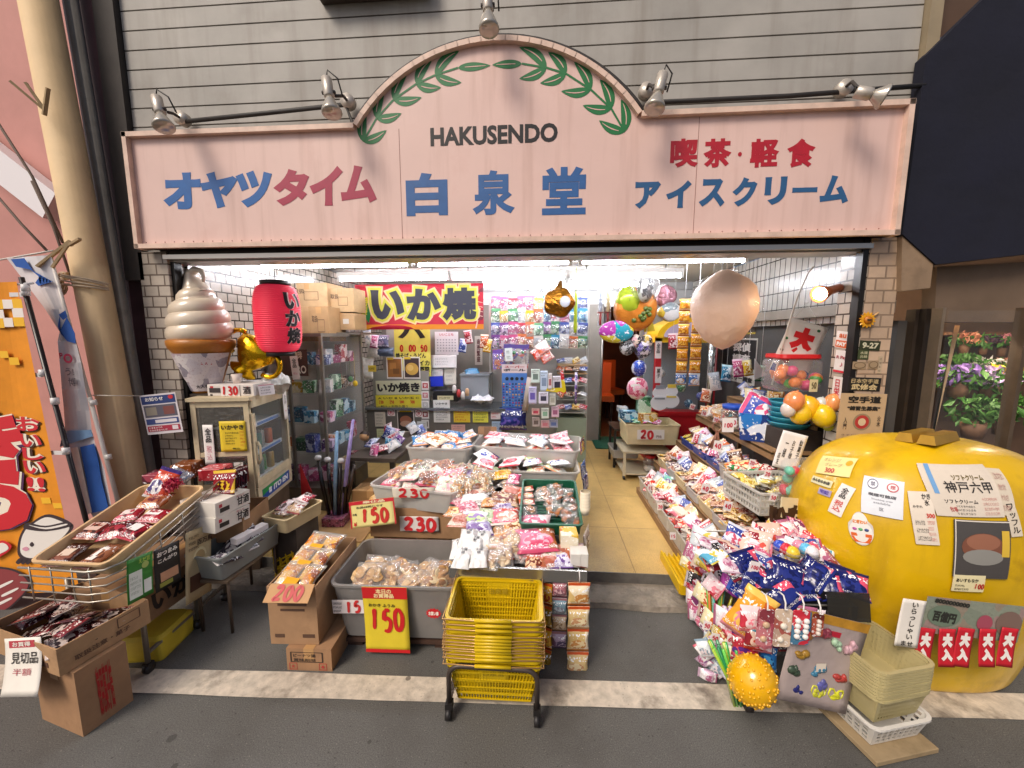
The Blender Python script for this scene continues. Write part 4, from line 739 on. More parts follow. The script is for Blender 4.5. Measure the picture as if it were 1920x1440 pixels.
p = at(425, 940, Y=-.3); carton('carton', 'open brown carton holding the row of dark red chocolate packs', 'carton', (-1.86, -.20, .42), R(12), .26, .3, .14, '8f6b48', None, open_=True)
for k, (y0, lb) in enumerate(((950, 'white carton of sake sweets with red and black print, upper of the pair'), (978, 'white carton of sake sweets with red and black print, lower of the pair'))):
 c3 = ((403, y0 - 5), (468, y0 - 33), (410, y0 + 20)); M, w, h = pframe(c3, (dict(X=-1.72), dict(X=-1.70), dict(X=-1.72)))
 q = thing('carton', lb, 'carton', (0, 0, 0)); q.matrix_basis = M; b = MB(); b.box((0, 0, -.11), (w, h, .22)); b.obj('carton', mat('dcd6cc', .6, nz=(10, .08)), q)
 bb = MB(); letter_mb(bb, '甘酒', .28 * w, 0, .36 * w, .62 * h, .03, z=.002); bb.box((-.25 * w, -.12 * h, .001), (.26 * w, .3 * h, .001)); bb.obj('lettering', mat('2a2420', .6), q); bb = MB(); bb.box((-.36 * w, .2 * h, .0012), (.08 * w, .22 * h, .001)); letter_mb(bb, 'おいしい', .2 * w, .38 * h, .22 * w, None, .02, z=.002); bb.obj('lettering', mat('b8303a', .6), q)
cr = at(470, 1040, X=-1.65); g = bin_mb(.22, .42, .13, .92, .02, .004, .01); tag(g.obj('crate', mat('8f938f', .35, alpha=.72), None, Matrix.Translation((-1.74, -.33, .32)) @ Matrix.Rotation(R(-6), 4, 'Z')), 'smoky grey plastic crate of packets below the white cartons', 'crate')
for k in range(7): pack('snack_packet', 'dark packet lying in the smoky grey crate', 'snack packet', (-1.74 + random.uniform(-.06, .06), -.33 + random.uniform(-.15, .15), .40 + .008 * k), jit((.2, -.2, 1), .4), random.uniform(0, 6), .09, .14, .02, printed(('3c3a44', '5a5058', 'd6d0cc', '28262e'), 20, .15), 'dark packets in the smoky grey crate')
boxpack('snack_box', 'long white box lying on the packets in the smoky grey crate', 'box', (0, 0, 0), 0, .05, .2, .035, mat('e2d9d6', .5), None, Matrix.Translation((-1.68, -.3, .44)) @ Matrix.Rotation(R(-12), 4, 'Z'))
cs = thing('crate_stand', 'low rusty wire stand carrying the smoky grey crate', 'stand', (-1.74, -.33, 0)); b = MB(); b.box((0, 0, .305), (.2, .4, .016)); b.obj('deck', mat('6b5a48', .6, nz=(9, .3)), cs)
for x in (-.085, .085):
 for y in (-.18, .18): b = MB(); b.tube([(x, y, 0), (x, y, .3)], .008, 8); b.obj('leg', mat('5a4a3c', .5, .4), cs)
# ---------- drinks fridge
FM = Matrix.Translation((-1.87, 0, .46)) @ Matrix.Rotation(.2, 4, 'Z') @ Matrix.Translation((-.17, .26, 0)); fr = thing('drinks_fridge', 'small cream drinks fridge with glass sides and a green and blue plate', 'fridge', M=FM)
CW = mat('cdbd9c', .5, nz=(12, .2), dirt=(16, .5, '7a5f40', .58)); W2, D2, H2 = .17, .26, .73
b = MB()
for x in (-W2 + .015, W2 - .015):
 for y in (-D2 + .015, D2 - .015): b.box((x, y, H2 / 2), (.03, .03, H2))
b.box((0, 0, H2 + .011), (.37, .55, .022)); b.box((0, 0, .07), (.31, .49, .14)); b.box((0, -D2 + .016, .38), (.28, .028, .03)); b.box((0, -D2 + .016, .16), (.28, .028, .04)); b.box((0, -D2 + .016, H2 - .02), (.28, .028, .04))
b.obj('cabinet', CW, fr); b = MB(); b.box((-W2 + .004, 0, H2 / 2), (.006, .46, H2 - .02)); b.box((0, D2 - .006, H2 / 2), (.28, .006, H2 - .02)); b.obj('back_panel', mat('6b5a48', .6), fr)
b = MB(); b.box((W2 + .008, 0, H2 - .025), (.018, .5, .05)); b.box((W2 + .008, 0, .165), (.018, .5, .05)); b.box((W2 + .008, -.235, .415), (.018, .03, .45)); b.box((W2 + .008, .235, .415), (.018, .03, .45)); b.box((W2 + .006, 0, .07), (.014, .5, .13)); dr = b.obj('door', CW, fr)
b = MB(); b.box((W2 + .004, 0, .43), (.003, .44, .5)); b.obj('pane', cello('dfe6e0', .10, .03), dr)
b = MB(); b.tube([(W2 + .02, -.225, .3), (W2 + .035, -.225, .33), (W2 + .035, -.225, .42), (W2 + .02, -.225, .45)], .008); b.obj('handle', CW, dr)
b = MB(); b.box((0, -D2 + .006, .27), (.28, .002, .2)); b.box((0, -D2 + .006, .55), (.28, .002, .3)); b.obj('pane', cello('8a8478', .30, .05), fr)
DM = Matrix(((0, 0, 1, W2 + .0135), (1, 0, 0, 0), (0, 1, 0, .07), (0, 0, 0, 1)))
b = MB(); b.box((0, 0, 0), (.4, .075, .003)); lp = b.obj('name_plate', mat('1f4aa0', .4), dr, DM); b = MB(); b.add([(-.2, .037, .0018), (-.2, -.005, .0018), (.17, .037, .0018)], [(0, 1, 2)]); b.obj('green_field', mat('2f9a4a', .4), lp)
b = MB(); letter_mb(b, 'ITO EN', .06, 0, .22, .04, .06, z=.003, shear=.15)
for k in range(4): a = k * 1.57 + .78; b.add(*disc(-.1 + .013 * math.cos(a), .013 * math.sin(a), .011, .011, .0032, 10))
b.obj('lettering', mat('f2f4f2', .4), lp)
for k, z in enumerate((.16, .345, .54)):
 b = MB(); b.box((0, 0, z), (.27, .43, .006)); sh = b.obj('shelf', mat('b8bcb8', .4), fr)
 b = MB(); b.box((W2 - .03, .0, z + .004), (.012, .42, .03)); b.obj('price_rail', mat('d9dfe4', .4), sh); b = MB(); b.box((W2 - .0225, .03, z + .004), (.003, .3, .018)); b.obj('rail_label', mat('3c78c0', .4), sh)
CANS = ('a82a2c', 'c0301c', '7f9a96', '3a8a3c', 'b8902a', '5a2422', '8a3030', '3f7a6a', 'a8a8a0', 'd05a1c'); CN = ('dark red', 'scarlet', 'pale teal', 'green', 'gold', 'maroon', 'brick red', 'sea green', 'silver', 'orange')
RC = [0]
for k, (z, hh) in enumerate(((.164, .12), (.349, .115))):
 for j in range(5):
  q = RC[0]; RC[0] += 1; b = MB(); b.lathe([(.022, 0), (.026, .006), (.026, hh - .012), (.02, hh)], 14); cn = tag(b.obj('drink_can', mat(CANS[q], .3, .3, nz=(30, .2)), None, FM @ Matrix.Translation((.09 - .02 * (j % 2), -.17 + .075 * j, z))), f"{CN[q]} drink can on the {('bottom', 'middle')[k]} shelf of the drinks fridge", 'can')
  b = MB(); b.lathe([(.021, hh - .001), (.0215, hh + .003), (.018, hh + .001)], 14); b.obj('lid', mat('c8c8c8', .25, .9), cn)
b = MB(); b.box((.02, -.02, .23), (.34, .5, .46)); tag(b.obj('fridge_stand', mat('5d4a38', .7, nz=(6, .3)), None, Matrix.Translation((FM.translation.x - .03, FM.translation.y, .0)) @ Matrix.Rotation(.2, 4, 'Z')), 'brown stand under the drinks fridge', 'stand')
FF = FM @ Matrix.Translation((0, -D2 - .002, 0)) @ Matrix.Rotation(R(90), 4, 'X')       # fridge front face: x right, y up
sheet('menu_card', 'yellow handwritten menu card on the street side of the drinks fridge', 'menu', FF @ Matrix.Translation((.07, .50, .004)), .155, .2, 'e0c22c', [('いかやき', .5, .2, .86, .16, INK, .03)] + scribble(5, .2, .72, .34, .78, INK) + scribble(5, .76, .98, .3, .85, 'c0501c', '二三五十〇円') + [('税込', .6, .9, .3, .06, INK)], bend=.004)
sheet('tax_notice', 'long white paper strip with brush writing on the drinks fridge front', 'paper', FF @ Matrix.Translation((-.075, .45, .006)), .06, .26, 'efe9e4', [('全\n品', .5, .26, .62, .36, INK, .02), ('税\n込', .5, .7, .5, .36, 'd58a96', .0)], bend=.006)
sheet('small_note', 'small white note stuck low on the drinks fridge front', 'paper', FF @ Matrix.Translation((.085, .27, .003)), .055, .11, 'e6dcd8', scribble(3, .1, .9, .1, .9, INK))
p = FM @ V((W2 + .025, .19, .60)); sheet('tax_notice', 'narrow white paper strip hanging from the fridge door top corner', 'paper', FM @ Matrix.Translation((W2 + .022, .2, .62)) @ Matrix(((0, 0, 1, 0), (1, 0, 0, 0), (0, 1, 0, 0), (0, 0, 0, 1))), .06, .22, 'efe9e4', [('全\n品', .5, .3, .5, .3, INK, .0), ('税込', .5, .7, .5, None, 'd58a96', .0)], bend=.004)
SB = FM @ Matrix.Translation((.05, -.06, .752)) @ Matrix.Rotation(R(-6), 4, 'Z'); bx = boxpack('sweets_box', 'flat white and red box lying on top of the drinks fridge', 'box', (0, 0, 0), 0, .3, .26, .075, mat('ded6d0', .5, nz=(12, .1)), None, SB)
b = MB(); b.box((-.12, -.1305, .055), (.02, .001, .018)); b.box((.11, -.1305, .055), (.012, .001, .014)); b.obj('red_mark', mat('c0303a', .5), bx)
b = MB(); b.box((-.1, -.1305, .03), (.08, .001, .02)); letter_mb(b, '酒', 0, 0, None, .05, .04, z=0); b.obj('lettering', mat('4a3a3a', .5), bx, Matrix.Translation((0, 0, 0)))
bpy.data.objects.remove(b.obj('tmp', mat('4a3a3a')))
for ch in [x for x in bpy.data.objects if x.parent == bx and x.name.startswith('lettering')]: bpy.data.objects.remove(ch)
S0 = SB @ Matrix.Translation((0, -.132, .0375)) @ Matrix.Rotation(R(90), 4, 'X')
sheet('price_card', 'white price card reading 130 in red on the flat box', 'price card', S0 @ Matrix.Translation((.0, -.004, .003)), .12, .085, 'e6dedb', [('130', .5, .48, .86, .62, RED, .06, 0, .1), ('..', .3, .9, .2, .06, INK)])
b = MB(); b.box((-.1, .0, .0008), (.07, .03, .001)); letter_mb(b, '酒', .105, 0, None, .05, .03, z=.001); b.obj('lettering', mat('3a3234', .5), bx, SB.inverted() @ S0)
p = SB @ V((-.0, -.06, .0755)); b = MB(); b.lathe([(.022, 0), (.031, .062), (.029, .062), (.02, .004)], 16); cup = tag(b.obj('paper_cup', mat('e0cfc4', .6), None, Matrix.Translation(p)), 'small paper cup standing on the flat box on the fridge', 'cup'); b = MB(); b.lathe([(.0235, .012), (.029, .05)], 16, 0, None, (0, 0)); b.obj('cup_print', printed(('d8a890', 'c86040', 'e6d6cc', '7a4030'), 40, .5), cup)
p = SB @ V((.12, .16, .05)); b = pillow(.2, .24, .09, crk=.5, seed=9, nx=20, ny=20); tag(b.obj('plastic_bag', mat('dcd8d0', .35, alpha=.85, bump=(50, .8, .01)), None, Matrix.Translation(p) @ Matrix.Rotation(.6, 4, 'Z')), 'crumpled white plastic bag at the back of the fridge top', 'bag')
sheet('price_card', 'white card with pink edge at the right end of the flat box', 'price card', SB @ Matrix.Translation((.19, -.06, .03)) @ Matrix.Rotation(R(60), 4, 'Z') @ Matrix.Rotation(R(80), 4, 'X'), .1, .07, 'e9e2e0', [('#', .5, .03, 1, .06, 'c86a7a')] + scribble(3, .1, .9, .15, .9, '5a5058'))
# ---------- soft-serve cone display
SC = at(388, 735, Y=.12); cz = SC.z; cn = thing('soft_serve_display', 'giant model soft serve ice cream cone standing behind the fridge', 'display cone', SC)
ht = at(385, 505, Y=.12).z - cz; rw = mpx(50, SC)
b = MB(); prof = [(.42, 0), (.45, .015), (.86, .33), (1.0, .375), (1.03, .40), (1.03, .43), (.95, .44)]; b.lathe([(r * rw, z * ht) for r, z in prof], 36); b.obj('cone', mat('b9762c', .4, nz=(10, .25), bump=(60, .4, .004)), cn)
b = MB(); pts = []; rad = []
for i in range(127):
 a = i / 36 * 2 * math.pi; t = i / 126; R0 = rw * (1.02 - .06 * t - .44 * t ** 2.6); tr = ht * .094 * (1 - .16 * t); pts.append((max(.004, R0 - tr) * math.cos(a + 3.6), max(.004, R0 - tr) * math.sin(a + 3.6), ht * (.475 + .325 * t))); rad.append(tr)
b.tube(pts, rad, 16); b.lathe([(rw * .9, ht * .42), (rw * .85, ht * .52), (rw * .76, ht * .7), (rw * .5, ht * .82), (rw * .3, ht * .87)], 24)
b.tube([(0, 0, ht * .80), (-.01, 0, ht * .86), (rw * -.08, -.01, ht * .92), (rw * -.05, -.02, ht * .965), (rw * .12, -.02, ht * .995), (rw * .34, -.02, ht * .985), (rw * .42, -.02, ht * .94), (rw * .38, -.02, ht * .895)], [rw * .56, rw * .40, rw * .26, rw * .17, rw * .12, rw * .09, rw * .07, rw * .04], 14)
b.obj('ice_cream', mat('e0d0ba', .3, nz=(5, .1), dirt=(8, .4, 'b09a80', .58), coat=.5), cn)
b = MB(); b.loft([[(rw * (.47 + .43 * t) * 1.035 * math.cos(R(238 + 130 * k / 14)), rw * (.47 + .43 * t) * 1.035 * math.sin(R(238 + 130 * k / 14)), ht * (.02 + .31 * t)) for k in range(15)] + [(rw * (.47 + .43 * t) * 1.02 * math.cos(R(368 - 130 * k / 14)), rw * (.47 + .43 * t) * 1.02 * math.sin(R(368 - 130 * k / 14)), ht * (.02 + .31 * t)) for k in range(15)] for t in (0, .25, .5, .75, 1)])
wr = b.obj('paper_wrap', printed(('ddd4d6', 'd2cad0', 'e6e0e0', '9a94a0', 'c8b4bc'), 20, .5, marks=('8a3a4a', .05)), cn)
for s, zc, hh, ink, a0 in (('ソフトクリーム', .295, .03, '2a3a6a', -62), ('350円', .255, .035, 'b83040', -45), ('大人気', .06, .03, '3a3038', -58)):
 v, f, tw_, th_ = text_geo(s, .03); o2 = []
 for x, y, d_ in v: x, y = x / th_ * ht * hh, zc * ht + y / th_ * ht * hh; t = y / ht / .33; r_ = rw * (.45 + .43 * t) * 1.05; an = R(a0) + x / r_; o2.append((r_ * math.cos(an), r_ * math.sin(an), y))
 bb = MB(); bb.add(o2, f); bb.obj('lettering', mat(ink, .5), wr)
b = MB(); b.box((SC.x, SC.y + .02, (cz + .0) / 2), (.24, .22, cz)); tag(b.obj('display_stand', mat('3f352e', .8, nz=(6, .3))), 'dark stand carrying the giant ice cream cone', 'stand')
# gold trophy balloon
GO = mat('d8a91c', .14, .95, bump=(14, .35, .02)); p = at(470, 672, Y=.22); r = thing('foil_balloon', 'gold foil trophy balloon behind the model ice cream cone', 'balloon', p, 0); s = mpx(46, p)
b = MB(); b.lathe([(.1 * s, -.85 * s), (.5 * s, -.75 * s), (.6 * s, -.6 * s), (.3 * s, -.4 * s), (.55 * s, -.1 * s), (.85 * s, .4 * s), (.75 * s, .75 * s), (.3 * s, .9 * s)], 18, 0, Matrix.Rotation(R(38), 4, 'Y') @ Matrix.Diagonal((1, .55, 1, 1))); b.obj('cup', GO, r)
for sx in (-1, 1): b = MB(); b.tube([Matrix.Rotation(R(38), 4, 'Y') @ V((sx * (.75 + .5 * math.sin(a)) * s, 0, (.25 + .5 * math.cos(a)) * s)) for a in [math.pi * i / 8 for i in range(9)]], .1 * s, 8); b.obj('handle', GO, r)
# ---------- red lantern
LC = at(521, 598, Y=.25); hl = mpx(61, LC); rl = mpx(39, LC); ln = thing('paper_lantern', 'big red paper lantern with black lettering hanging in the shop front', 'lantern', LC)
b = MB(); pf = []
for i in range(145):
 t = -1 + 2 * i / 144; e = (1 - abs(t) ** 3.2) ** .45 if abs(t) < 1 else 0; pf.append((rl * (.60 + .40 * e) + .0034 * math.cos(i * math.pi / 2), hl * t))
b.lathe(pf, 32, 0, None, (0, 0)); b.obj('shade', mat('e02e4a', .5, nz=(6, .1), emis=.2), ln)
for z in (-1, 1): b = MB(); b.lathe([(rl * .5, hl * z - .0), (rl * .64, hl * z), (rl * .64, hl * z + .03 * z), (rl * .5, hl * z + .03 * z)], 28); b.obj('rim', mat('16120f', .5), ln)
b = MB(); b.tube([(0, 0, hl), (0, 0, 2.3 - LC.z)], .003, 6); b.obj('cord', mat('1a1a1a', .6), ln)
for ink, bold in (('e6c8c4', .09), ('1d1418', .045)):
 b = MB()
 for k, ch in enumerate('いか焼'):
  v, f, tw_, th_ = text_geo(ch, bold); hh = hl * .5; zc = hl * (.52 - .52 * k); o2 = []
  for a, c, d_ in v:
   x, y = a / th_ * hh, c / th_ * hh; t = (zc + y) / hl; e = (1 - min(.999, abs(t)) ** 3.2) ** .45; rr_ = rl * (.60 + .40 * e) + (.003 if ink[0] == 'e' else .0045); an = R(-14) + x / rl * 1.0; o2.append((rr_ * math.cos(an), rr_ * math.sin(an), zc + y))
  b.add(o2, f)
 b.obj('lettering', mat(ink, .6), ln)
# ================================================================ CENTRE: tubs, sloping display, basket trolley
TUBM = mat('c9c6c0', .35, alpha=.62, nz=(6, .1)); TUBD = mat('8e8a86', .35, alpha=.72, nz=(6, .15))
def tub_at(name, label, cat, FL, FR, z, dep, h, m, tap=.9, r=.04, group=None, pitch=0):
 p, q = at(*FL, Z=z), at(*FR, Z=z); u = (q - p); w = u.length; rz = math.atan2(u.y, u.x); c = (p + q) / 2 + V((-math.sin(rz), math.cos(rz), 0)) * dep / 2
 M = Matrix.Translation((c.x, c.y, z)) @ Matrix.Rotation(rz, 4, 'Z') @ Matrix.Rotation(pitch, 4, 'X') @ Matrix.Translation((0, 0, -h))
 return tag(bin_mb(w, dep, h, tap, r, .004, .012).obj(name, m, None, M), label, cat, group), M, w
def heap(M, w, d, z, n, kind, name, label, cat, group, mats, size, content=None, tilt=.35, sticker=None, lift=.004):
 for k in range(n):
  s = size[0] * random.uniform(.85, 1.15); a = random.uniform(-.5, .5); m = random.choice(mats)
  i, j = k % 4, (k // 4) % 3
  x, y = ((i + .5) / 4 - .5) * w * .86 + random.uniform(-.02, .02), ((j + .5) / 3 - .5) * d * .8 + random.uniform(-.02, .02)
  pack(name, label, cat, M @ V((x, y, z + lift * k)), M.to_3x3() @ jit((0, -.15, 1), tilt), a, s, size[1] * random.uniform(.85, 1.15), size[2], m, group, content(k) if content else None, sticker)
CR = ('c9955a', 'dcb27a', 'a8703a', 'e6cfa0'); CLR = cello('f4f2ee', .22)
def mats(*c): return [mat(x, .6, nz=(60, .2)) for x in c]
# big grey tub of crackers
t, M, w = tub_at('tub', 'big smoky grey plastic tub of bagged crackers under a yellow 150 sign', 'tub', (617, 1095), (858, 1102), .37, .43, .3, TUBD, .88, .05)
b = MB()
for sx in (-.24, 0, .24): b.box((sx, 0, .015), (.1, .34, .03))
b.box((0, -.15, .04), (.62, .07, .02)); b.box((0, .0, .04), (.62, .07, .02)); b.box((0, .15, .04), (.62, .07, .02)); tag(b.obj('pallet', mat('4a3226', .85, nz=(10, .3)), None, Matrix.Translation((M.translation.x, M.translation.y, .0)) @ Matrix.Rotation(.03, 4, 'Z')), 'low dark wooden pallet under the big grey tub', 'pallet')
for k, (px, py) in enumerate(((705, 1072), (738, 1070), (725, 1085), (768, 1078), (800, 1074), (832, 1080), (785, 1090), (820, 1092), (690, 1082))):
 p = at(px, py, Z=.29 + .004 * k); pack('cracker_bag', 'clear bag of brown crackers in the big smoky grey tub', 'snack bag', p, jit((0, -.3, 1), .4), random.uniform(-1, 1), .16, .18, .06, CLR, 'cracker bags in the big grey tub', ('crackers', 'cracker', mats(*(CR if k % 2 else ('c89a5a', 'dab684', 'a0703a'))), 30))
TF = lambda c3, Y: pframe(c3, Y)
Mf, wf, hf = pframe(((678, 1100), (762, 1102), (690, 1216)), (-.60, -.60, -.585)); sheet('price_sign', 'yellow price sign with a red top reading 150 on the big grey tub', 'price sign', Mf, wf, hf, 'dcc42e', [('#', .5, .09, 1, .18, 'c81e22'), ('#', .5, .97, 1, .05, 'c81e22'), ('本日の', .48, .06, .35, .075, 'f0d9a0', .04), ('お買得品', .48, .13, .45, .07, 'f0d9a0', .04), ('おかき ふうみ', .42, .28, .6, .05, INK, .02), ('150', .52, .5, .78, .33, 'c41a1e', .07, 0, .15)], bend=.02, wob=.002)
Mf, wf, hf = pframe(((622, 1125), (680, 1125), (624, 1150)), (-.597,) * 3); sheet('price_card', 'white price card reading 15 partly under the yellow 150 sign', 'price card', Mf, wf, hf, 'e6dcd8', [('15', .68, .5, .5, .8, 'c83030', .07, 0, .1)] + scribble(3, .03, .34, .1, .95, INK))
b = MB(); n = 26; b.poly([(math.cos(2 * math.pi * k / n) * (.032 if k % 2 else .04), math.sin(2 * math.pi * k / n) * (.022 if k % 2 else .028)) for k in range(n)], .001); p = at(813, 1150, Y=-.605); st = tag(b.obj('bargain_sticker', mat('c41e28', .4), None, Matrix.Translation(p) @ Matrix.Rotation(R(90), 4, 'X')), 'red starburst sticker on the front of the grey tub', 'sticker')
b = MB(); letter_mb(b, 'お買い得', 0, 0, .05, .022, .05, z=.002); b.obj('lettering', mat('f0e6da', .5), st)
# 200 cartons
carton('carton', 'brown carton standing on the road under the 200 carton', 'carton', (-1.10, -.52, 0), R(2), .22, .38, .115, 'a07a58', None, [('[]', .45, .38, .7, .44, '3a2a20'), ('ピーナツ揚', .4, .3, .5, .16, '3a2a20', .03), ('賞味期限', .4, .5, .5, .14, '3a2a20', .02), ('[]', .14, .8, .16, .28, 'b03030'), ('火', .14, .8, None, .14, 'b03030', .04), ('[]', .8, .8, .16, .28, 'b03030'), ('♨', .8, .8, None, .14, 'b03030', .04)])
q2 = carton('carton', 'open brown carton of snack packs with a flap reading 200 in red', 'carton', (-1.185, -.46, .118), R(3), .235, .46, .30, 'a88360', None, [('#', .5, .3, .6, .06, '5a4030'), ('#', .5, .4, .5, .04, '5a4030'), ('#', .2, .85, .2, .06, '5a4030'), ('#', .8, .85, .25, .06, '5a4030')], open_=True)
Mf, wf, hf = pframe(((508, 1094), (590, 1095), (492, 1130)), (-.695, -.695, -.76)); fp_ = sheet('flap', '', '', Mf, wf, hf, 'b88a58', [('200', .5, .5, .66, .72, 'b8383a', .06, 0, .2)], t=.004, parent=None); fp_.parent = q2; fp_.matrix_parent_inverse = Matrix(); fp_.matrix_basis = q2.matrix_basis.inverted() @ Mf
for x in ('label', 'category'):
 if x in fp_: del fp_[x]
for k, (px, py, z, lb) in enumerate(((560, 1082, .425, 'orange printed twin snack pack nearest the 200 flap'), (582, 1050, .44, 'orange printed twin snack pack in the middle of the 200 carton'), (604, 1020, .455, 'orange printed twin snack pack at the back of the 200 carton'))):
 p = at(px, py, Z=z); o_ = pack('snack_pack', lb, 'snack pack', p, (0, -.35, 1), -.1, .21, .16, .05, cello('f2ede2', .3)); bb = MB()
 for sx in (-.05, .05): bb.add(pillow(.09, .11, .03, seed=k).v, pillow(.09, .11, .03, seed=k).f, 0, Matrix.Translation((sx, .005, .006)), True)
 bb.obj('inner_pack', printed(('d98a2a', 'e6b24a', '9c4a1e', 'f0e2c0'), 26, .3), o_); bb = MB(); bb.box((.0, -.045, .03), (.07, .04, .001)); bb.obj('sticker', mat('e0a020', .4), o_)
# 150 card, lower 230 carton, 230 tub
Mf, wf, hf = pframe(((654, 942), (738, 932), (660, 990)), (-.03, -.03, -.05)); sheet('price_sign', 'yellow card with red border reading 150 standing above the cartons', 'price sign', Mf, wf, hf, 'e2d488', [('#', .5, .07, 1, .14, 'c4202e'), ('#', .015, .5, .03, 1, 'c4202e'), ('#', .985, .5, .03, 1, 'c4202e'), ('奉仕品', .55, .07, .5, .1, 'e8d8b0', .04), ('お品は同じです', .45, .25, .6, .08, INK, .02), ('150', .55, .6, .62, .52, 'bf2a1e', .07, 0, .15), ('¥', .1, .86, .08, .15, 'bf2a1e', .04), ('本格', .1, .5, .1, None, INK, .02)], bend=.012, wob=.0015)
p, q = at(692, 950, Y=.02), at(876, 950, Y=.02); cwd = q.x - p.x
lc = carton('carton', 'wide open brown carton of clear cracker bags with a white 230 card', 'carton', ((p.x + q.x) / 2, .22, .29), R(1), cwd, .4, .2, 'a47e5a', None, open_=True)
carton('carton', 'flat brown carton with a red printed strip under the 230 carton', 'carton', ((p.x + q.x) / 2, .24, .12), 0, cwd * .96, .4, .165, '94704c', None, [('#', .5, .22, .9, .24, 'a8503a'), ('さくさく米菓', .5, .22, .7, .14, '7a2018', .03)])
for k, px in enumerate((715, 750, 785, 820, 850, 735, 800)):
 p = at(px, 946 - 3 * (k > 4), Y=.12 + .12 * (k > 4)); pack('cracker_bag', 'clear bag of thin pale crackers in the open 230 carton', 'snack bag', p, jit((.0, -.5, .9), .4), random.uniform(-.5, .5), .17, .17, .05, CLR, 'pale cracker bags in the 230 carton', ('crackers', 'cracker', mats('d6b27a', 'c89a5a', 'e0c490')), ('2a2622', .22, .3) if k in (3, 4) else None)
Mf, wf, hf = pframe(((749, 968), (822, 969), (750, 995)), (.012,) * 3); sheet('price_card', 'white card reading 230 on the front of the brown carton', 'price card', Mf, wf, hf, 'ddd4ce', [('230', .52, .52, .86, .78, 'c8262c', .07)], bend=.006, wob=.001)
t, M, w = tub_at('tub', 'clear plastic tub of mixed sweet bags with a white 230 card', 'tub', (692, 908), (852, 925), .63, .5, .15, TUBM, .92); TB = [M]
heap(M, w, .46, .135, 15, 0, 'sweet_bag', 'clear or pink bag of sweets heaped in the 230 tub', 'sweet bag', 'sweet bags in the 230 tub', [CLR, CLR, printed(('d98a9a', 'e8c8cc', 'c0506a', 'f0e4e0'), 16, .2), printed(('e6dccc', 'c8d6c0', 'd9a0a8'), 24, .2)], (.15, .18, .05), lambda k: ('sweets', ('cracker', 'bean', 'ring', 'stick')[k % 4], mats(*(('c98a4a', 'e0b06a', 'a85a2a'), ('e8e0d0', 'd8b8b0', 'b8c8a0'), ('c8702e', 'a04a20'), ('d8c8a8', 'c8543a'))[k % 4]), 30))
Mf, wf, hf = pframe(((735, 915), (815, 914), (736, 935)), (M.translation.y - .268,) * 3); sheet('price_card', 'white card reading 230 on the rim of the clear tub', 'price card', Mf, wf, hf, 'ddd4c4', [('230', .5, .52, .76, .74, 'c8262c', .07), ('円', .94, .5, .07, None, INK)], bend=-.006, wob=.001)
t, M, w = tub_at('tub', 'clear plastic tub of orange and white packs at the back left of the display', 'tub', (760, 838), (880, 842), .74, .46, .14, TUBM, .92)
heap(M, w, .42, .115, 14, 0, 'sweet_bag', 'orange or white printed pack in the back left tub', 'sweet bag', 'packs in the back left tub', [printed(('d9642a', 'e8a070', 'f0e0d0', 'c0401a'), 12, .2), printed(('e08a4a', 'f0d8c0', 'b84a1e'), 12, .2), printed(('d8c8b0', 'b87a4a', 'e8e0d0'), 20, .2), printed(('3a78b0', 'd9d9d9', 'e8b090'), 16, .2)], (.14, .16, .035), None, .25)
t, M, w = tub_at('tub', 'long clear plastic tub of white and pink packs at the back right of the display', 'tub', (884, 835), (1086, 846), .74, .44, .14, TUBM, .92)
heap(M, w, .40, .11, 17, 0, 'sweet_bag', 'white and pink printed pack in the back right tub', 'sweet bag', 'packs in the back right tub', [printed(('e0a8b0', 'e8c8cc', 'd06070', 'f0e0d8'), 14, .2), printed(('e0dcd4', 'd8a888', 'c8504a'), 20, .2), CLR, printed(('dfe4e8', 'b0bcc8', 'e8d8d0'), 18, .2)], (.16, .15, .035), None, .3)
t, M, w = tub_at('tub', 'clear plastic tub of pink white and blue packs in the middle right of the display', 'tub', (872, 880), (1086, 886), .64, .42, .14, TUBM, .92)
heap(M, w, .38, .115, 17, 0, 'sweet_bag', 'pink white or blue pack in the middle right tub', 'sweet bag', 'packs in the middle right tub', [printed(('e8dcdc', 'd88a98', 'c04050', 'f0ece8'), 16, .2), printed(('e8e8ec', '3a4aa0', 'd8e0e8', 'c86a80'), 16, .2), printed(('c8d8a0', 'e0e8e0', 'd89070'), 14, .2)], (.16, .15, .04), None, .35)
p = at(914, 812, Y=M.translation.y + .42); b = MB(); b.loft([rr(.165, .115, .012, 0), rr(.165, .115, .012, .006)]); fb = tag(b.obj('cardboard_sheet', mat('a8805e', .7, nz=(10, .15)), None, Matrix.Translation(p) @ Matrix.Rotation(R(82), 4, 'X')), 'brown cardboard sheet taped up the middle standing between the back tubs', 'cardboard'); b = MB(); b.box((-.0, 0, .0068), (.06, .115, .001)); b.obj('tape', mat('8d6a50', .3), fb)
# table under the display
tb = thing('display_table', 'low dark table with a shiny metal front tray carrying the bagged sweets', 'table', (-.1, .1, .1)); 
PDn = V((0, -.146, .99)).normalized(); PD = ((0, -.58, .47), PDn)
b = MB(); b.box((.36 - .35, .04, .29), (.66, 1.0, .03), 0, (.146, 0, 0)); b.box((-.26, .62, .36), (1.0, .95, .03), 0, (.12, 0, 0)); b.obj('table_top', mat('3a3430', .6), tb)
for x in (-.24, .3):
 for y in (-.38, .45): b = MB(); b.box((x, y, .1 if y > 0 else .04), (.04, .04, .26 if y > 0 else .36)); b.obj('leg', mat('3a3430', .6), tb)
b = MB(); b.box((.0, -.69, .37), (.66, .012, .06)); b.box((.0, -.6, .343), (.66, .19, .008)); b.obj('front_tray', mat('a8a6a2', .25, .85, nz=(10, .15)), tb)
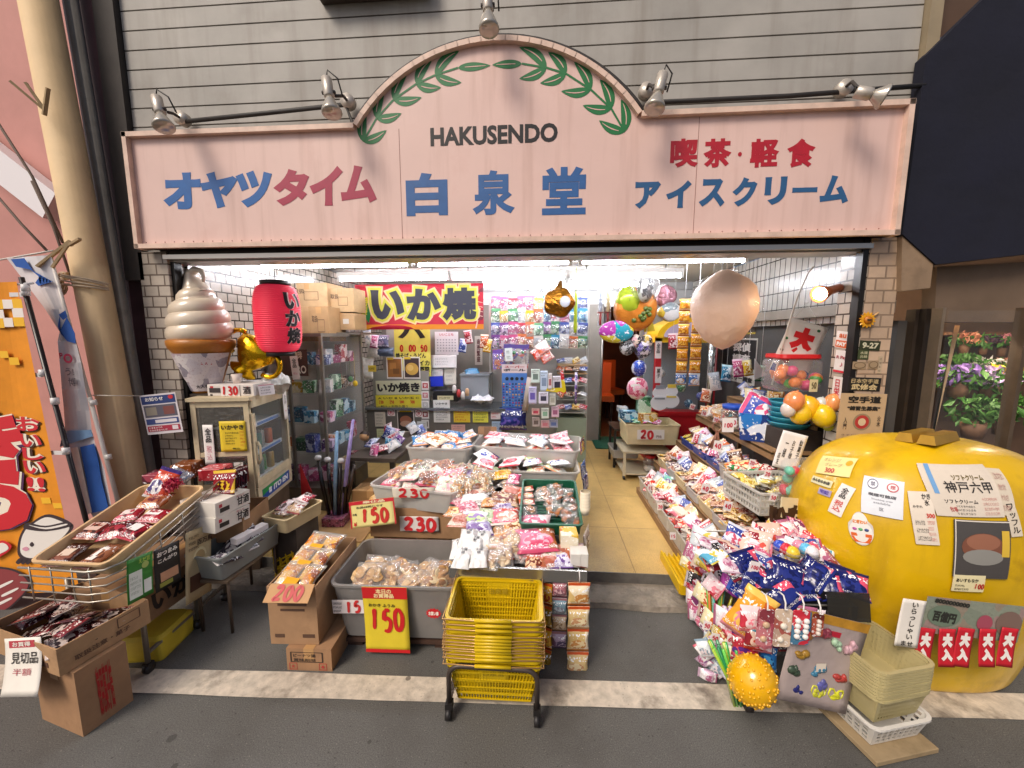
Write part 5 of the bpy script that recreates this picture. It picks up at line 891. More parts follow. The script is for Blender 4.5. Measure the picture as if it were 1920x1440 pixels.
# sloping display of bags: x, y seen, size seen, look
def dp(px, py, lift=.0): return at(px, py, pl=(V(PD[0]) + PDn * lift, PDn))
def put(px, py, wpx, h_, t_, m, name, label, group=None, content=None, spin=0, n=None, lift=.03, sticker=None, cat='sweet bag'):
 p = dp(px, py, lift); return pack(name, label, cat, p, jit(n or PDn, .12), spin, mpx(wpx, p), h_, t_, m, group, content, sticker)
WHB = printed(('e6e4e2', 'dcd8d6', 'f0eeec', 'c8c6c8'), 20, .25, marks=('2a2628', .10)); CRM = ('crackers', 'cracker', mats('d8b888', 'e6cda6', 'b88a58'), 40)
for k, (px, py, sp) in enumerate(((862, 1028, .1), (890, 1022, -.1), (878, 1008, .05), (905, 1012, .15), (868, 1045, 0), (898, 1046, .1))):
 o_ = put(px, py, 34, .15, .055, mat('e9e7e4', .22, nz=(25, .1), bump=(22, .8, .02), coat=.6), 'rice_cake_bag', 'plump white bag of rice cakes at the front left of the sloping display', 'white rice cake bags', None, sp, None, .03 + .012 * (k % 3)); b = MB(); letter_mb(b, '大福\n餅', 0, .01, .036, .045, .02, z=.033); b.obj('lettering', mat('2a2628', .5), o_)
for k, (px, py, sp) in enumerate(((930, 1022, .15), (962, 1020, -.1), (945, 1042, .1), (925, 1048, -.2))): put(px, py, 36, .17, .05, CLR, 'cracker_bag', 'clear bag of cream crackers at the front middle of the sloping display', 'cream cracker bags', CRM, sp)
PKB = lambda *c: printed(c, 11, .18)
for px, py, wpx, h_, m, sp, lb in ((1006, 1012, 78, .19, PKB('d0688a', 'e8a8b8', 'c84a6a', 'a85a34', 'ecdcd4'), .12, 'large pink sweet bag with a brown picture at the front of the display'), (1002, 980, 62, .14, PKB('d87a94', 'ecd0d4', 'c85070'), -.08, 'pink sweet bag behind the large pink one'), (947, 968, 58, .16, PKB('d8607a', 'e89a8a', 'f0d8d0', 'c8483c'), .08, 'salmon pink sweet bag lying in the middle of the display'), (888, 972, 64, .15, PKB('dcd8e0', '8a6aa8', 'b8d090', 'e6e2e0'), -.15, 'silver candy bag with purple and green print on the display'), (890, 936, 56, .13, WHB, .1, 'white sweet bag covered in black writing on the display'), (947, 935, 58, .15, PKB('8a5a3c', '6a2a24', 'd8c0a0', 'a87850'), -.06, 'brown nut bag with a white corner on the display'), (943, 890, 36, .12, PKB('c89a2a', 'b07a1a', 'd8b450'), .1, 'golden yellow bag at the top of the display'), (963, 898, 26, .12, PKB('c84a7a', 'e8d8dc', '8a2048'), -.1, 'narrow magenta and white bag at the top of the display')): put(px, py, wpx, h_, .05, m, 'sweet_bag', lb, None, None, sp)
for k, (px, py) in enumerate(((858, 925), (880, 920), (908, 905), (868, 908), (895, 897))): 
 p = dp(px, py, .05); pack('biscuit_bag', 'tall clear bag of stacked biscuits beside the 230 tub', 'sweet bag', p, jit((-.1, -.9, .5), .1), random.uniform(-.1, .1), .085, .2, .06, CLR, 'tall clear biscuit bags', ('biscuits', 'bar', mats('c88a4a', 'dcb880', 'e6d8c0'), 50))
for k, (px, py) in enumerate(((985, 1042), (1010, 1048), (1002, 1036), (1030, 1040))): put(px, py, 50, .10, .03, CLR, 'sweet_bag', 'flat clear bag squeezed under the large pink one', 'clear bags under the large pink bag', ('sweets', 'bar', mats('e0d0c8', 'd8a8a0', 'b89070'), 24), random.uniform(-.3, .3), None, .0)
EXC = [PKB('d0b8a8', 'b87a6a', 'a85a48'), PKB('d07a8a', 'e8b8c0', 'a8405a'), PKB('a8b890', 'd8d8b8', '6a8a58'), PKB('c88a4a', 'e8c898', '8a4a22'), PKB('9a90b8', 'd0cce0', '6a4a8a'), PKB('a85a3a', 'e0b890', '6a2a1a')]
for k in range(34):
 px, py = 852 + (k * 37) % 118, 884 + (k * 29) % 150; 
 if 990 < py and px < 925: continue
 put(px, py, random.uniform(36, 56), random.uniform(.11, .15), .045, random.choice(EXC) if k % 3 else CLR, 'sweet_bag', 'small mixed sweet bag squeezed into the gaps of the sloping display' if k % 3 else 'clear bag of tan sweets squeezed into the gaps of the sloping display', 'mixed bags in the gaps of the display' if k % 3 else 'clear tan bags in the gaps of the display', None if k % 3 else ('sweets', ('cracker', 'bar', 'bean')[k % 9 // 3], mats('d0a878', 'b88450', 'e0c8a0'), 30), random.uniform(-.5, .5), None, .005 + .012 * (k % 3))
for k in range(9): put(985 + (k * 23) % 95, 1028 + (k * 11) % 28, 44, .12, .04, random.choice(EXC), 'sweet_bag', 'small mixed sweet bag around the large pink one', 'mixed bags around the large pink bag', None, random.uniform(-.5, .5), None, .0)
# green crate
gM = frame(dp(980, 892, .10), dp(1086, 892, .10), dp(975, 986, .06))[0]; gw = (dp(1090, 985, .06) - dp(975, 985, .06)).length; gd = .46
gM = Matrix.Translation((dp(975, 985, .06) + dp(1090, 985, .06)) / 2 + V((0, .22, .045))) @ Matrix.Rotation(.16, 4, 'X'); gc = thing('crate', 'dark green plastic crate of clear wrapped cakes on the display', 'crate', M=gM)
GR = mat('14583f', .4, nz=(8, .15)); b = bin_mb(gw, gd, .075, .97, .02, .004, .01); b.obj('crate', GR, gc, Matrix.Translation((0, 0, -.07)))
b = MB()
for i in range(9): b.bar((-gw / 2 + .02 + i * (gw - .04) / 8, -gd / 2 + .02, -.062), (-gw / 2 + .02 + i * (gw - .04) / 8, gd / 2 - .02, -.062), .005)
for i in range(14): b.bar((-gw / 2 + .02, -gd / 2 + .02 + i * (gd - .04) / 13, -.058), (gw / 2 - .02, -gd / 2 + .02 + i * (gd - .04) / 13, -.058), .005)
b.obj('grid', mat('0d3d2c', .4), gc)
BUN = mats('b8783a', 'c98a48', 'a8642c'); DOR = mats('8a4a24', 'a86030', '6a3a20')
for k, (x, y, m_) in enumerate(((-.15, .17, 0), (-.15, .10, 0), (-.14, .03, 0), (-.04, .14, 1), (.03, .18, 1), (.10, .12, 2), (.02, .05, 2), (.13, .02, 2), (-.04, .09, 1), (.03, -.05, 1), (.12, -.06, 2), (.12, -.14, 2), (-.13, -.07, 1))):
 if m_ == 0: pack('snack_packet', 'orange printed packet at the left of the green crate', 'snack packet', gM @ V((x, y, -.03)), jit(gM.to_3x3() @ V((0, 0, 1)), .2), .1, .1, .08, .02, printed(('c8502a', 'e8b080', 'f0e0d0', 'a83020'), 24, .2), 'orange packets in the green crate')
 else: pack('wrapped_cake', ('clear wrapped round bun in the green crate', 'clear wrapped pancake sandwich in the green crate')[m_ - 1], 'cake', gM @ V((x, y, -.03)), jit(gM.to_3x3() @ V((0, 0, 1)), .25), random.uniform(-.4, .4), .11, .1, .045, CLR, ('buns in the green crate', 'pancake sandwiches in the green crate')[m_ - 1], ('cake', 'puck', BUN if m_ == 1 else DOR, 5))
p = dp(1066, 1012, .03); boxpack('sweets_box', 'yellow and orange box at the front right of the display', 'box', p - V((0, 0, .02)), .05, .09, .1, .07, printed(('d8b03a', 'e8e0c8', 'c8702a'), 20, .3))
for k, px in enumerate((1078, 1092)):
 p = dp(px, 1038, .03); t_ = boxpack('sweets_box', ['white open box of wrapped cakes at the right corner of the display', 'narrow white box standing at the very right corner'][k], 'box', p - V((0, 0, .05)), 0, .05, .08, .07, mat('ddd8d0', .5, nz=(20, .1)))
psheet('name_card', 'white card with a black brush character standing in the white box', 'card', ((1064, 1000), (1086, 1002), (1064, 1030)), (-.33,) * 3, 'e6e0d6', [('玉', .6, .3, .5, .3, INK, .04), ('饅頭', .4, .7, .5, None, '6a5a50', .01)])
# ---------- yellow baskets on their trolley
BY = mat('cfae0e', .38, nz=(8, .12)); BW, BD, BH = .39, .27, .20
def basket_mesh():
 b = MB(); tw_, td_ = BW * .80, BD * .74
 def P3(side, s, t):          # s -1..1 along the side, t 0 bottom 1 top
  w_, d_ = (tw_ + (BW - tw_) * t) / 2, (td_ + (BD - td_) * t) / 2; z = BH * t
  return {0: V((s * w_, -d_, z)), 1: V((w_, s * d_, z)), 2: V((-s * w_, d_, z)), 3: V((-w_, -s * d_, z))}[side]
 for sd, n in ((0, 27), (1, 18), (2, 27), (3, 18)):
  for i in range(n + 1): s = -1 + 2 * i / n; b.bar(P3(sd, s, 0), P3(sd, s, .93), .0055, .003)
  for t in (.02, .16, .34, .56, .76, .93): b.bar(P3(sd, -1, t), P3(sd, 1, t), .010 if t in (.02, .93) else .006, .0045)
  if sd in (0, 2): b.add([P3(sd, -.3, .55) * 1.004, P3(sd, .3, .55) * 1.004, P3(sd, .3, .92) * 1.004, P3(sd, -.3, .92) * 1.004], [(0, 1, 2, 3)])
 for i in range(15): x = -tw_ / 2 + tw_ * i / 14; b.bar((x, -td_ / 2, .003), (x, td_ / 2, .003), .008, .003)
 for i in range(9): y = -td_ / 2 + td_ * i / 8; b.bar((-tw_ / 2, y, .004), (tw_ / 2, y, .004), .006, .003)
 lo = [rr(BW, BD, .03, BH * .92), rr(BW + .022, BD + .022, .04, BH * .92), rr(BW + .022, BD + .022, .04, BH), rr(BW - .004, BD - .004, .03, BH)]; b.loft(lo + [lo[0]], 0, (0, 0)); return b.data(BY)
BKD = basket_mesh(); hb = MB()
HDM = mat('b8905a', .3, .4); hm = MB()
for s in (-1, 1): hm.tube([(-BW / 2 - .012, s * .02, BH + .001), (-BW / 2 - .014, s * (BD / 2 + .012), BH + .004), (-.09, s * (BD / 2 + .017), BH + .005), (-.08, s * (BD / 2 + .021), BH + .008), (.08, s * (BD / 2 + .021), BH + .008), (.09, s * (BD / 2 + .017), BH + .005), (BW / 2 + .014, s * (BD / 2 + .012), BH + .004), (BW / 2 + .012, s * .02, BH + .001)], .003, 6)
HD = hm.data(HDM); HG = []
for s in (-1, 1): hg = MB(); hg.tube([(-.075, s * (BD / 2 + .021), BH + .008), (.075, s * (BD / 2 + .021), BH + .008)], .007, 8); HG.append(hg.data(BY))
hm = None; BC = V((-.185, -.735, .045)); zs = [0] + [.034 + .0145 * i for i in range(8)] + [.16, .182, .204]
for i, z in enumerate(zs):
 lb = ('yellow shopping basket at the bottom of the stack inside the trolley frame' if i == 0 else 'yellow shopping basket open at the top of the trolley stack' if i == len(zs) - 1 else 'yellow shopping basket within the nested trolley stack')
 o_ = tag(link('shopping_basket', BKD, None, Matrix.Translation(BC + V((random.uniform(-.003, .003), random.uniform(-.003, .003), z))) @ Matrix.Rotation(R(1.5) + random.uniform(-.01, .01), 4, 'Z')), lb, 'basket', 'nested yellow baskets'); link('handle', HD, o_)
 for g_ in HG: link('handle_grip', g_, o_)
 if i in (0, len(zs) - 1):
  s_ = 1; b = MB(); letter_mb(b, '白泉堂', 0, 0, .09, .026, .03, z=.0); T_ = Matrix.Translation((0, BD * .46 - .011 if i else -BD * .465 - .002, BH * .74)) @ Matrix.Rotation(R(78 if i else 99), 4, 'X'); b.obj('lettering', mat('9c8210', .5), o_, T_)
tr = thing('basket_trolley', 'dark tube trolley on small wheels carrying the yellow baskets', 'trolley', (BC.x, BC.y, 0)); TK = mat('4a403a', .4, .3, nz=(10, .2))
for s in (-1, 1):
 y = s * .145; b = MB(); pts = [(-.185, y, .07)] + [(-.185 + .05 * (1 - math.cos(a)), y, .19 + .05 * math.sin(a)) for a in [R(90) * k / 5 for k in range(6)]] + [(.185 - .05 * (1 - math.cos(a)), y, .19 + .05 * math.sin(a)) for a in [R(90) * k / 5 for k in range(5, -1, -1)]] + [(.185, y, .07)]; b.tube(pts, .0105, 10); b.obj('frame', TK, tr)
 for sx in (-1, 1):
  b = MB(); b.tube([(sx * .185 - .012, y - .012, .024), (sx * .185 + .012, y - .012, .024)], .024, 16); b.box((sx * .185, y, .056), (.03, .034, .03)); b.obj('caster', mat('1d1a19', .5), tr)
b = MB()
for sx in (-1, 1): b.bar((sx * .185, -.145, .075), (sx * .185, .145, .075), .018)
b.obj('side_rail', TK, tr)
# ---------- hanging packet strips at the table front
def strip(px, py0, py1, wpx, Y, n, cols, label, rot=0, edge='c8501e'):
 p0, p1 = at(px, py0, Y=Y), at(px, py1, Y=Y); H_ = (p0.z - p1.z); w_ = mpx(wpx, p0); r = thing('packet_strip', label, 'snack strip', p0, rot); hh = H_ / n
 b = MB(); b.tube([(0, .03, .05), (0, .0, .05), (0, -.012, .03), (0, -.006, .004)], .0025, 6); b.obj('hook', mat('e0dcd8', .3), r)
 for k in range(n):
  o_ = link('packet', pack_data(w_, hh * .98, .03, printed(cols[k % len(cols)], 20, .2), k), r, Matrix.Translation((0, -.004 * (k % 2), -hh * (k + .5))) @ Matrix.Rotation(R(90), 4, 'X'))
  b = MB(); b.box((0, hh * .43, .0), (w_ * .97, hh * .11, .006)); b.obj('header', mat(edge, .35), o_)
 return r
strip(1086, 1092, 1262, 42, -.60, 4, [('d8b878', 'e6cfa0', 'c88a4a', 'f0e0c0'), ('dcc088', 'ead8b0', 'c8946a')], 'cream snack packet strip with orange edges hanging at the table corner', .05)
strip(1050, 1088, 1214, 28, -.58, 4, [('b0707a', 'd8b0b4', '8a5a6a'), ('7a98a8', 'b8c8d0', '8a8a98'), ('b8946a', 'd8c0a0', '9a7a5a'), ('7a5a78', 'b8a0b8', '5a4a6a')], 'strip of four faded pink blue tan and purple packets hanging from the table', 0, '9a6a70')
strip(1022, 1092, 1255, 30, -.57, 4, [('c87a1e', 'd8a030', 'a8401a'), ('8a6a1a', 'c89a28', '5a3a12')], 'orange and dark gold packet strip hanging beside the basket stack', -.35)
for k, (px, py, Y, c, lb) in enumerate(((1094, 880, .15, ('3a5a8a', '8a9ab8', '28406a'), 'blue packet hanging at the far aisle edge of the display'), (1098, 905, .0, ('2a2a5a', '5a5a8a', '1c1c40'), 'navy packet hanging at the aisle edge of the display'), (1092, 835, .4, ('5a3a3a', 'd8c040', 'b85a6a'), 'small pink and yellow packet at the back aisle corner of the display'), (1100, 1010, -.35, ('b8a898', 'd8ccc0', '8a7a70'), 'pale packet hanging at the near aisle edge of the display'))):
 p = at(px, py, Y=Y); pack('snack_packet', lb, 'snack packet', p, (.9, -.3, .1), 0, .1, .14, .02, printed(c, 20, .2))
b = MB(); p = at(1097, 945, Y=-.2)
for k in range(6): b.lathe([(.022, .018 * k), (.03, .018 * k + .045), (.028, .018 * k + .045)], 14, 0, None, (1, 0))
tag(b.obj('cup_stack', mat('ddd0b8', .5), None, Matrix.Translation(p - V((0, 0, .06)))), 'stack of cream paper cups at the aisle side of the display', 'cups')
# floor board near
b = MB(); p = at(640, 992, Z=.105); b.box((0, 0, .004), (.52, .42, .008)); tag(b.obj('cardboard_sheet', mat('b08a5a', .85, nz=(8, .15)), None, Matrix.Translation((p.x - .02, p.y + .02, .103)) @ Matrix.Rotation(.05, 4, 'Z')), 'flattened cardboard lying on the floor behind the 200 carton', 'cardboard')
# ================================================================ INTERIOR
def pbox(name, label, cat, px0, py0, px1, py1, Y, dep, m, group=None, rz=0):
 """a box whose front face is seen at this place and depth"""
 p, q = at(px0, py1, Y=Y), at(px1, py0, Y=Y); w_, h_ = q.x - p.x, q.z - p.z; return boxpack(name, label, cat, ((p.x + q.x) / 2, Y + dep / 2, p.z), rz, w_, dep, h_, m, group)
GLASS = cello('e2e8e6', .05, .03)
# ---- glass showcase along the left wall
cab = thing('showcase', 'tall glass showcase of small sweets along the left wall', 'showcase', (-2.04, 1.1, .1)); o = V(cab.location); ALU = mat('8f8a82', .35, .7)
b = MB(); b.box((0, 0, .1), (.5, .72, .2)); b.obj('base', mat('6d655c', .5, nz=(6, .2)), cab); b = MB(); b.box((.0, 0, 1.51), (.5, .72, .03)); b.obj('top_board', mat('6d655c', .5, nz=(6, .2)), cab)
b = MB(); b.box((-.24, 0, .85), (.02, .72, 1.3)); b.box((0, .35, .85), (.48, .02, 1.3)); b.obj('back_panel', mat('bdb5a8', .5), cab)
for x, y in ((-.24, -.35), (.24, -.35), (.24, .35), (-.05, -.352)): b = MB(); b.box((x, y, .85), (.022, .022, 1.3)); b.obj('post', ALU, cab)
b = MB(); b.box((0, -.352, .85), (.46, .004, 1.28)); b.obj('pane', GLASS, cab); b = MB(); b.box((.241, 0, .85), (.004, .68, 1.28)); b.obj('pane', GLASS, cab)
GPAL = [('b83a4a', 'e8d0d0', '8a2030'), ('d8b030', 'f0e4b0', 'b8801a'), ('4a5aa0', 'c8d0e8', '30407a'), ('7a4a90', 'd8c0e0', '503070'), ('c86a3a', 'f0d8c0', '9a4420'), ('d8d4d0', 'a8b0b8', 'e8e4e0'), ('4a8a5a', 'c8e0c8', '2a5a3a'), ('c85a8a', 'f0d0e0', '903060'), ('5a3a2a', 'c8a888', '3a241a'), ('3a8ab0', 'c0e0ec', '205a7a')]
GN = ['red', 'yellow', 'blue', 'purple', 'orange', 'white', 'green', 'pink', 'brown', 'sky blue']
rs = random.Random(3)
for lv, z in enumerate((.24, .50, .76, 1.02, 1.26)):
 if lv: b = MB(); b.box((0, 0, z - .008), (.46, .68, .008)); b.obj('shelf', GLASS, cab)
 for i in range(4):
  ci = rs.randrange(10); h_ = rs.uniform(.08, .17); boxpack('sweets_box', f'small {GN[ci]} box behind the street side glass of the showcase, shelf {("bottom", "second", "middle", "fourth", "top")[lv]}', 'box', o + V((-.17 + .12 * i, -.25 + rs.uniform(-.03, .03), z - .002)), rs.uniform(-.2, .2), .095, .07, h_, printed(GPAL[ci], 18, .35), 'boxes on the street side of the showcase shelves')
 for i in range(4):
  ci = rs.randrange(10); h_ = rs.uniform(.07, .17); boxpack('sweets_box', f'small {GN[ci]} box behind the aisle side glass of the showcase, shelf {("bottom", "second", "middle", "fourth", "top")[lv]}', 'box', o + V((.15, -.13 + .13 * i, z - .002)), rs.uniform(-.2, .2), .07, .1, h_, printed(GPAL[ci], 18, .35), 'boxes on the aisle side of the showcase shelves')
sheet('tax_notice', 'long white paper strip hanging on the showcase beneath the lantern', 'paper', *pframe(((543, 668), (557, 667), (543, 712)), .70), 'efe9e6', [('全\n品', .5, .3, .6, .4, INK), ('税込', .5, .75, .6, None, 'd58a96', .0)])
psheet('sign_board', 'dark brown board with pale letters inside the showcase under the lantern', 'sign', ((515, 655), (575, 655), (515, 705)), .73, '4a2e26', [('珈琲', .72, .22, .25, .3, 'd8c8b0', .03), ('RO', .8, .75, .3, .3, 'e8e0d0', .03), ('o', .6, .5, .12, .16, 'b87a4a')])
KB = printed(('b8946a', 'b08c62'), 3, .8, marks=('6a5038', .03))
for k, (a, c, e_, f_, Y, dp_, lb) in enumerate(((443, 542, 512, 642, .85, .2, 'large plain cardboard box at the left on top of the showcase'), (508, 575, 580, 640, 1.15, .3, 'cardboard box behind the lantern, lower left of the pile'), (540, 530, 612, 575, 1.25, .3, 'cardboard box with a white label on top of the pile behind the lantern'), (582, 575, 615, 640, 1.1, .3, 'narrow cardboard box in the middle of the pile on the showcase'), (614, 540, 662, 585, 1.3, .25, 'upper small cardboard box at the right end of the pile'), (612, 587, 664, 618, 1.3, .25, 'lower cardboard box marked 4g at the right end of the pile'))):
 p, q = at(a, f_, Y=Y), at(e_, c, Y=Y); carton('carton', lb, 'carton', ((p.x + q.x) / 2, Y + dp_ / 2, p.z), 0, q.x - p.x, dp_, q.z - p.z, ('a07c58', 'b8946a', 'c0a078', 'b08c62', 'bc9c72', 'b8966c')[k], None, [] if k == 0 else [('[]', .6, .55, .35, .35, '6a5038'), ('取扱', .3, .35, .3, .2, '5a4430', .02)] if k != 5 else [('4g', .15, .4, .2, .4, '2a2018', .04), ('#', .7, .5, .2, .3, 'd8d0c4')])
b = MB(); p = at(650, 620, Y=1.4); b.box((0, 0, -.01), (.62, .4, .02)); tag(b.obj('shelf_board', mat('7d766c', .4, .5), None, Matrix.Translation((-2.0, 1.42, 1.635))), 'grey shelf board under the pile of cardboard boxes', 'shelf')
psheet('price_card', 'small yellow and white card hanging at the left edge of the red banner', 'card', ((664, 585), (677, 585), (664, 602)), 1.6, 'e8d8a0', [('#', .5, .75, 1, .5, 'e0b020')])
# tall goods rack right of the showcase
for k, (px, py, wpx, hpx, Y, ci, lb) in enumerate(((668, 650, 20, 40, 1.7, 1, 'yellow packet hanging beside the showcase top'), (664, 690, 24, 46, 1.65, 5, 'red and white striped packet hanging beside the showcase'), (662, 722, 22, 22, 1.6, 0, 'pink round sweet bag hanging beside the showcase'), (652, 760, 20, 34, 1.5, 2, 'blue packet hanging at the right of the showcase'), (668, 778, 20, 26, 1.5, 1, 'yellow box standing at the right of the showcase'))):
 p = at(px, py, Y=Y); pack('snack_packet', lb, 'snack packet', p, (.3, -1, .1), 0, mpx(wpx, p), mpx(hpx, p), .03, printed(GPAL[ci], 24, .2))
for k, (px, py, c, lb) in enumerate(((641, 722, 'c86a6a', 'pink'), (651, 716, 'e4e4dc', 'white'), (657, 711, '2f7a3a', 'green'), (666, 719, 'e0b81e', 'yellow'))): p = at(px, py, Y=1.3); b = MB(); b.ball((0, 0, 0), (.025, .025, .03)); b.tube([(0, 0, .028), (0, 0, .3)], .0015, 5); tag(b.obj('toy_ball', mat(c, .3), None, Matrix.Translation(p)), f'{lb} lemon shaped toy hanging in front of the showcase', 'toy')
# umbrellas / toy swords in a stand
sp_ = at(628, 962, Y=.5); bst = boxpack('stand_box', 'pink patterned box holding the black wrapped toy swords', 'box', (sp_.x, .52, .102), .05, .17, .15, .075, printed(('8a3a5a', 'b05a7a', '6a2a4a'), 40, .4))
for k, (dx, tx, zt, c, tip) in enumerate(((-.06, -.075, .62, '1a1718', 1), (-.03, -.04, .60, '221e1e', 1), (0, .0, .64, '1a1718', 0), (.02, .03, .60, '2a211e', 1), (.05, .05, .62, '241d1b', 0), (.06, .08, .58, '3a2a20', 0), (-.01, .045, .86, '8ab0d0', 0), (.04, .12, .95, '9a8ac0', 0))):
 r = thing('toy_sword', ('black wrapped toy sword with a white paper tip in the stand' if tip else 'pale blue toy sword standing tall in the stand' if k == 6 else 'lilac toy sword leaning tall out of the stand' if k == 7 else 'dark wrapped toy sword without a paper tip in the stand'), 'toy', (sp_.x + dx, .52 + .02 * (k % 3), .18), 0, 'toy swords in the stand'); b = MB(); b.tube([(0, 0, 0), (tx * .5, 0, (zt - .18) * .5), (tx, .02, zt - .18)], [.014, .017, .012], 8); b.obj('wrapped_blade', mat(c, .25, nz=(20, .3), bump=(40, .5)), r)
 if tip: b = MB(); b.ball((tx, .02, zt - .16), (.03, .025, .022), 0, 8); b.obj('paper_tip', mat('dcd8d4', .6), r)
# red pennant, cream crate, yellow slanted crates
b = MB(); pp = [at(x, y, Y=.4) for x, y in ((562, 870), (590, 935), (588, 962), (566, 948))]; b.loft([[p + V((0, .004, 0)) for p in pp], pp]); tag(b.obj('red_cloth', mat('b8181c', .7, nz=(10, .2))), 'pointed red cloth hanging beside the drinks fridge', 'cloth')
cr = bin_mb(.19, .3, .09, .95, .02, .004, .008); cM = Matrix.Translation((-1.60, -.02, .395)) @ Matrix.Rotation(R(-12), 4, 'Z'); tag(cr.obj('crate', mat('c8b48c', .5, nz=(8, .2)), None, cM), 'cream crate of packets beside the smoky crate', 'crate')
for k in range(7): pack('snack_packet', 'small mixed packet in the cream crate by the fridge', 'snack packet', cM @ V((random.uniform(-.06, .06), random.uniform(-.11, .11), .085 + .006 * k)), jit((0, -.2, 1), .4), random.uniform(0, 6), .08, .11, .025, printed(random.choice((('b83a4a', 'e8d8d8', '5a4a4a'), ('d8d4d0', '6a5a58', 'e8e4e0'), ('c8a888', '8a3a3a', 'e8e0d8'))), 22, .2), 'packets in the cream crate')
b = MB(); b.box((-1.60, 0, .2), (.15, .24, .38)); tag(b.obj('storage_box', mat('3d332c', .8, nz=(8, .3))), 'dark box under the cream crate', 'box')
for i, (px, py, Y, rz, lb) in enumerate(((535, 1032, -.08, .2, 'yellow ribbed plastic crate tipped on its side by the step'),)):
 p = at(px, py, Y=Y); r = thing('plastic_crate', lb, 'crate', M=Matrix.Translation(p) @ Matrix.Rotation(R(-28), 4, 'Y') @ Matrix.Rotation(R(62), 4, 'X')); b = MB(); b.box((0, 0, -.01), (.16, .30, .012))
 for k in range(7): b.box((0, -.14 + .047 * k, .012), (.16, .006, .035))
 for k in range(4): b.box((-.07 + .047 * k, 0, .012), (.006, .3, .035))
 for k in range(6): b.bar((-.08, -.14 + .047 * k, .012), (.08, -.14 + .047 * (k + 1), .012), .005, .03)
 b.obj('ribbed_base', mat('d9b414', .4, nz=(8, .12)), r)
# goods table behind the swords
gt = thing('goods_table', 'low table heaped with small sweets left of the 230 tubs', 'table', (-1.42, 1.2, .1)); b = MB(); b.box((0, 0, .46), (.42, .9, .03)); b.obj('table_top', mat('4a4038', .6), gt)
for x in (-.18, .18):
 for y in (-.42, .42): b = MB(); b.box((x, y, .222), (.03, .03, .445)); b.obj('leg', mat('1e1b1a', .5), gt)
for k in range(16):
 ci = (7, 0, 5, 2, 3, 9)[k % 6]; pack('snack_packet', f'{GN[ci]} sweet packet on the low table left of the 230 tubs', 'snack packet', (-1.42 + random.uniform(-.16, .16), .85 + .05 * k, .61 + .01 * (k % 5)), jit((0, -.6, .8), .5), random.uniform(-1, 1), .11, .13, .04, printed(GPAL[ci], 22, .2), 'packets on the low table')
p = at(683, 818, Y=1.1); b = MB(); b.ball((0, 0, 0), .045); hd = tag(b.obj('toy_doll_head', mat('c89a6a', .5), None, Matrix.Translation(p)), 'round brown haired toy head on the low table', 'toy'); b = MB(); b.ball((0, .006, .012), (.047, .044, .038)); b.obj('hair', mat('2a1a14', .6), hd)
carton('carton', 'brown carton under the low table edge', 'carton', (-1.36, .72, .1), 0, .3, .3, .26, '9a7448', None, [('いか', .5, .5, .3, .3, '4a3a2a', .03)])
# ---- banner
Mb, bw, bh = pframe(((665, 534), (906, 531), (671, 618)), 1.72)
def bann(ob, w, h):
 def put_(m, mb, name='lettering'): mb.obj(name, m, ob)
 b = MB(); b.box((0, -h / 2 + h * .055, .0012), (w, h * .11, .0012)); put_(mat('e08a1e', .7), b, 'orange_hem')
 lf = [(-w * .47 + w * .0, h * .42), (-w * .42, h * .25), (-w * .385, -.0 * h), (-w * .385, -h * .2), (-w * .40, -h * .36), (-w * .44, -h * .2), (-w * .465, .05 * h), (-w * .475, h * .25)]; b = MB(); b.poly(lf[::-1], .0015, 0, Matrix.Translation((0, 0, .001))); put_(mat('1f7a44', .6), b, 'leaf_print')
 b = MB(); letter_mb(b, '特\n製', -w * .428, .03 * h, w * .055, h * .4, .03, R(-8), 0, .004); put_(mat('e8d838', .6), b)
 for ch, cx, hh in (('い', -.245, .56), ('か', .04, .6), ('焼', .315, .62)):
  for bold, ink, z in ((.17, 'f0d2a0', .003), (.125, 'd8d44a', .0045), (.06, '2e2f3e', .006)):
   v, f, tw_, th_ = text_geo(ch, 0); b = MB(); k_ = h * hh; v2, f2, tw2, th2 = text_geo(ch, bold); sc = k_ / th_; letter_mb(b, ch, cx * w, .05 * h, tw2 * sc * 1.05, th2 * sc, bold, 0, 0, z); put_(mat(ink, .6), b)
 sq_ = [(.40, .42), (.45, .30), (.5, .44), (.5, -.26), (.49, -.30), (.425, -.30), (.405, -.12), (.425, .1), (.44, .2)]
 b = MB(); b.poly([(x * w, y * h) for x, y in sq_][::-1], .0015, 0, Matrix.Translation((0, 0, .001))); put_(mat('7a2434', .6), b, 'squid_print')
 b = MB()
 for k in range(4): b.bar((.43 * w, (.12 - .1 * k) * h, .004), (.495 * w, (.08 - .1 * k) * h, .004), .006, .001)
 b.bar((.445 * w, .16 * h, .004), (.47 * w, -.24 * h, .004), .005, .001); b.bar((.455 * w, -.3 * h, .004), (.44 * w, -.48 * h, .004), .014, .001); put_(mat('e8c0b0', .6), b, 'skewer_print')
sheet('banner', 'wide red cloth banner with big outlined black lettering hung across the back of the shop', 'banner', Mb, bw, bh, 'c41e38', (), extra=bann, wob=.004)
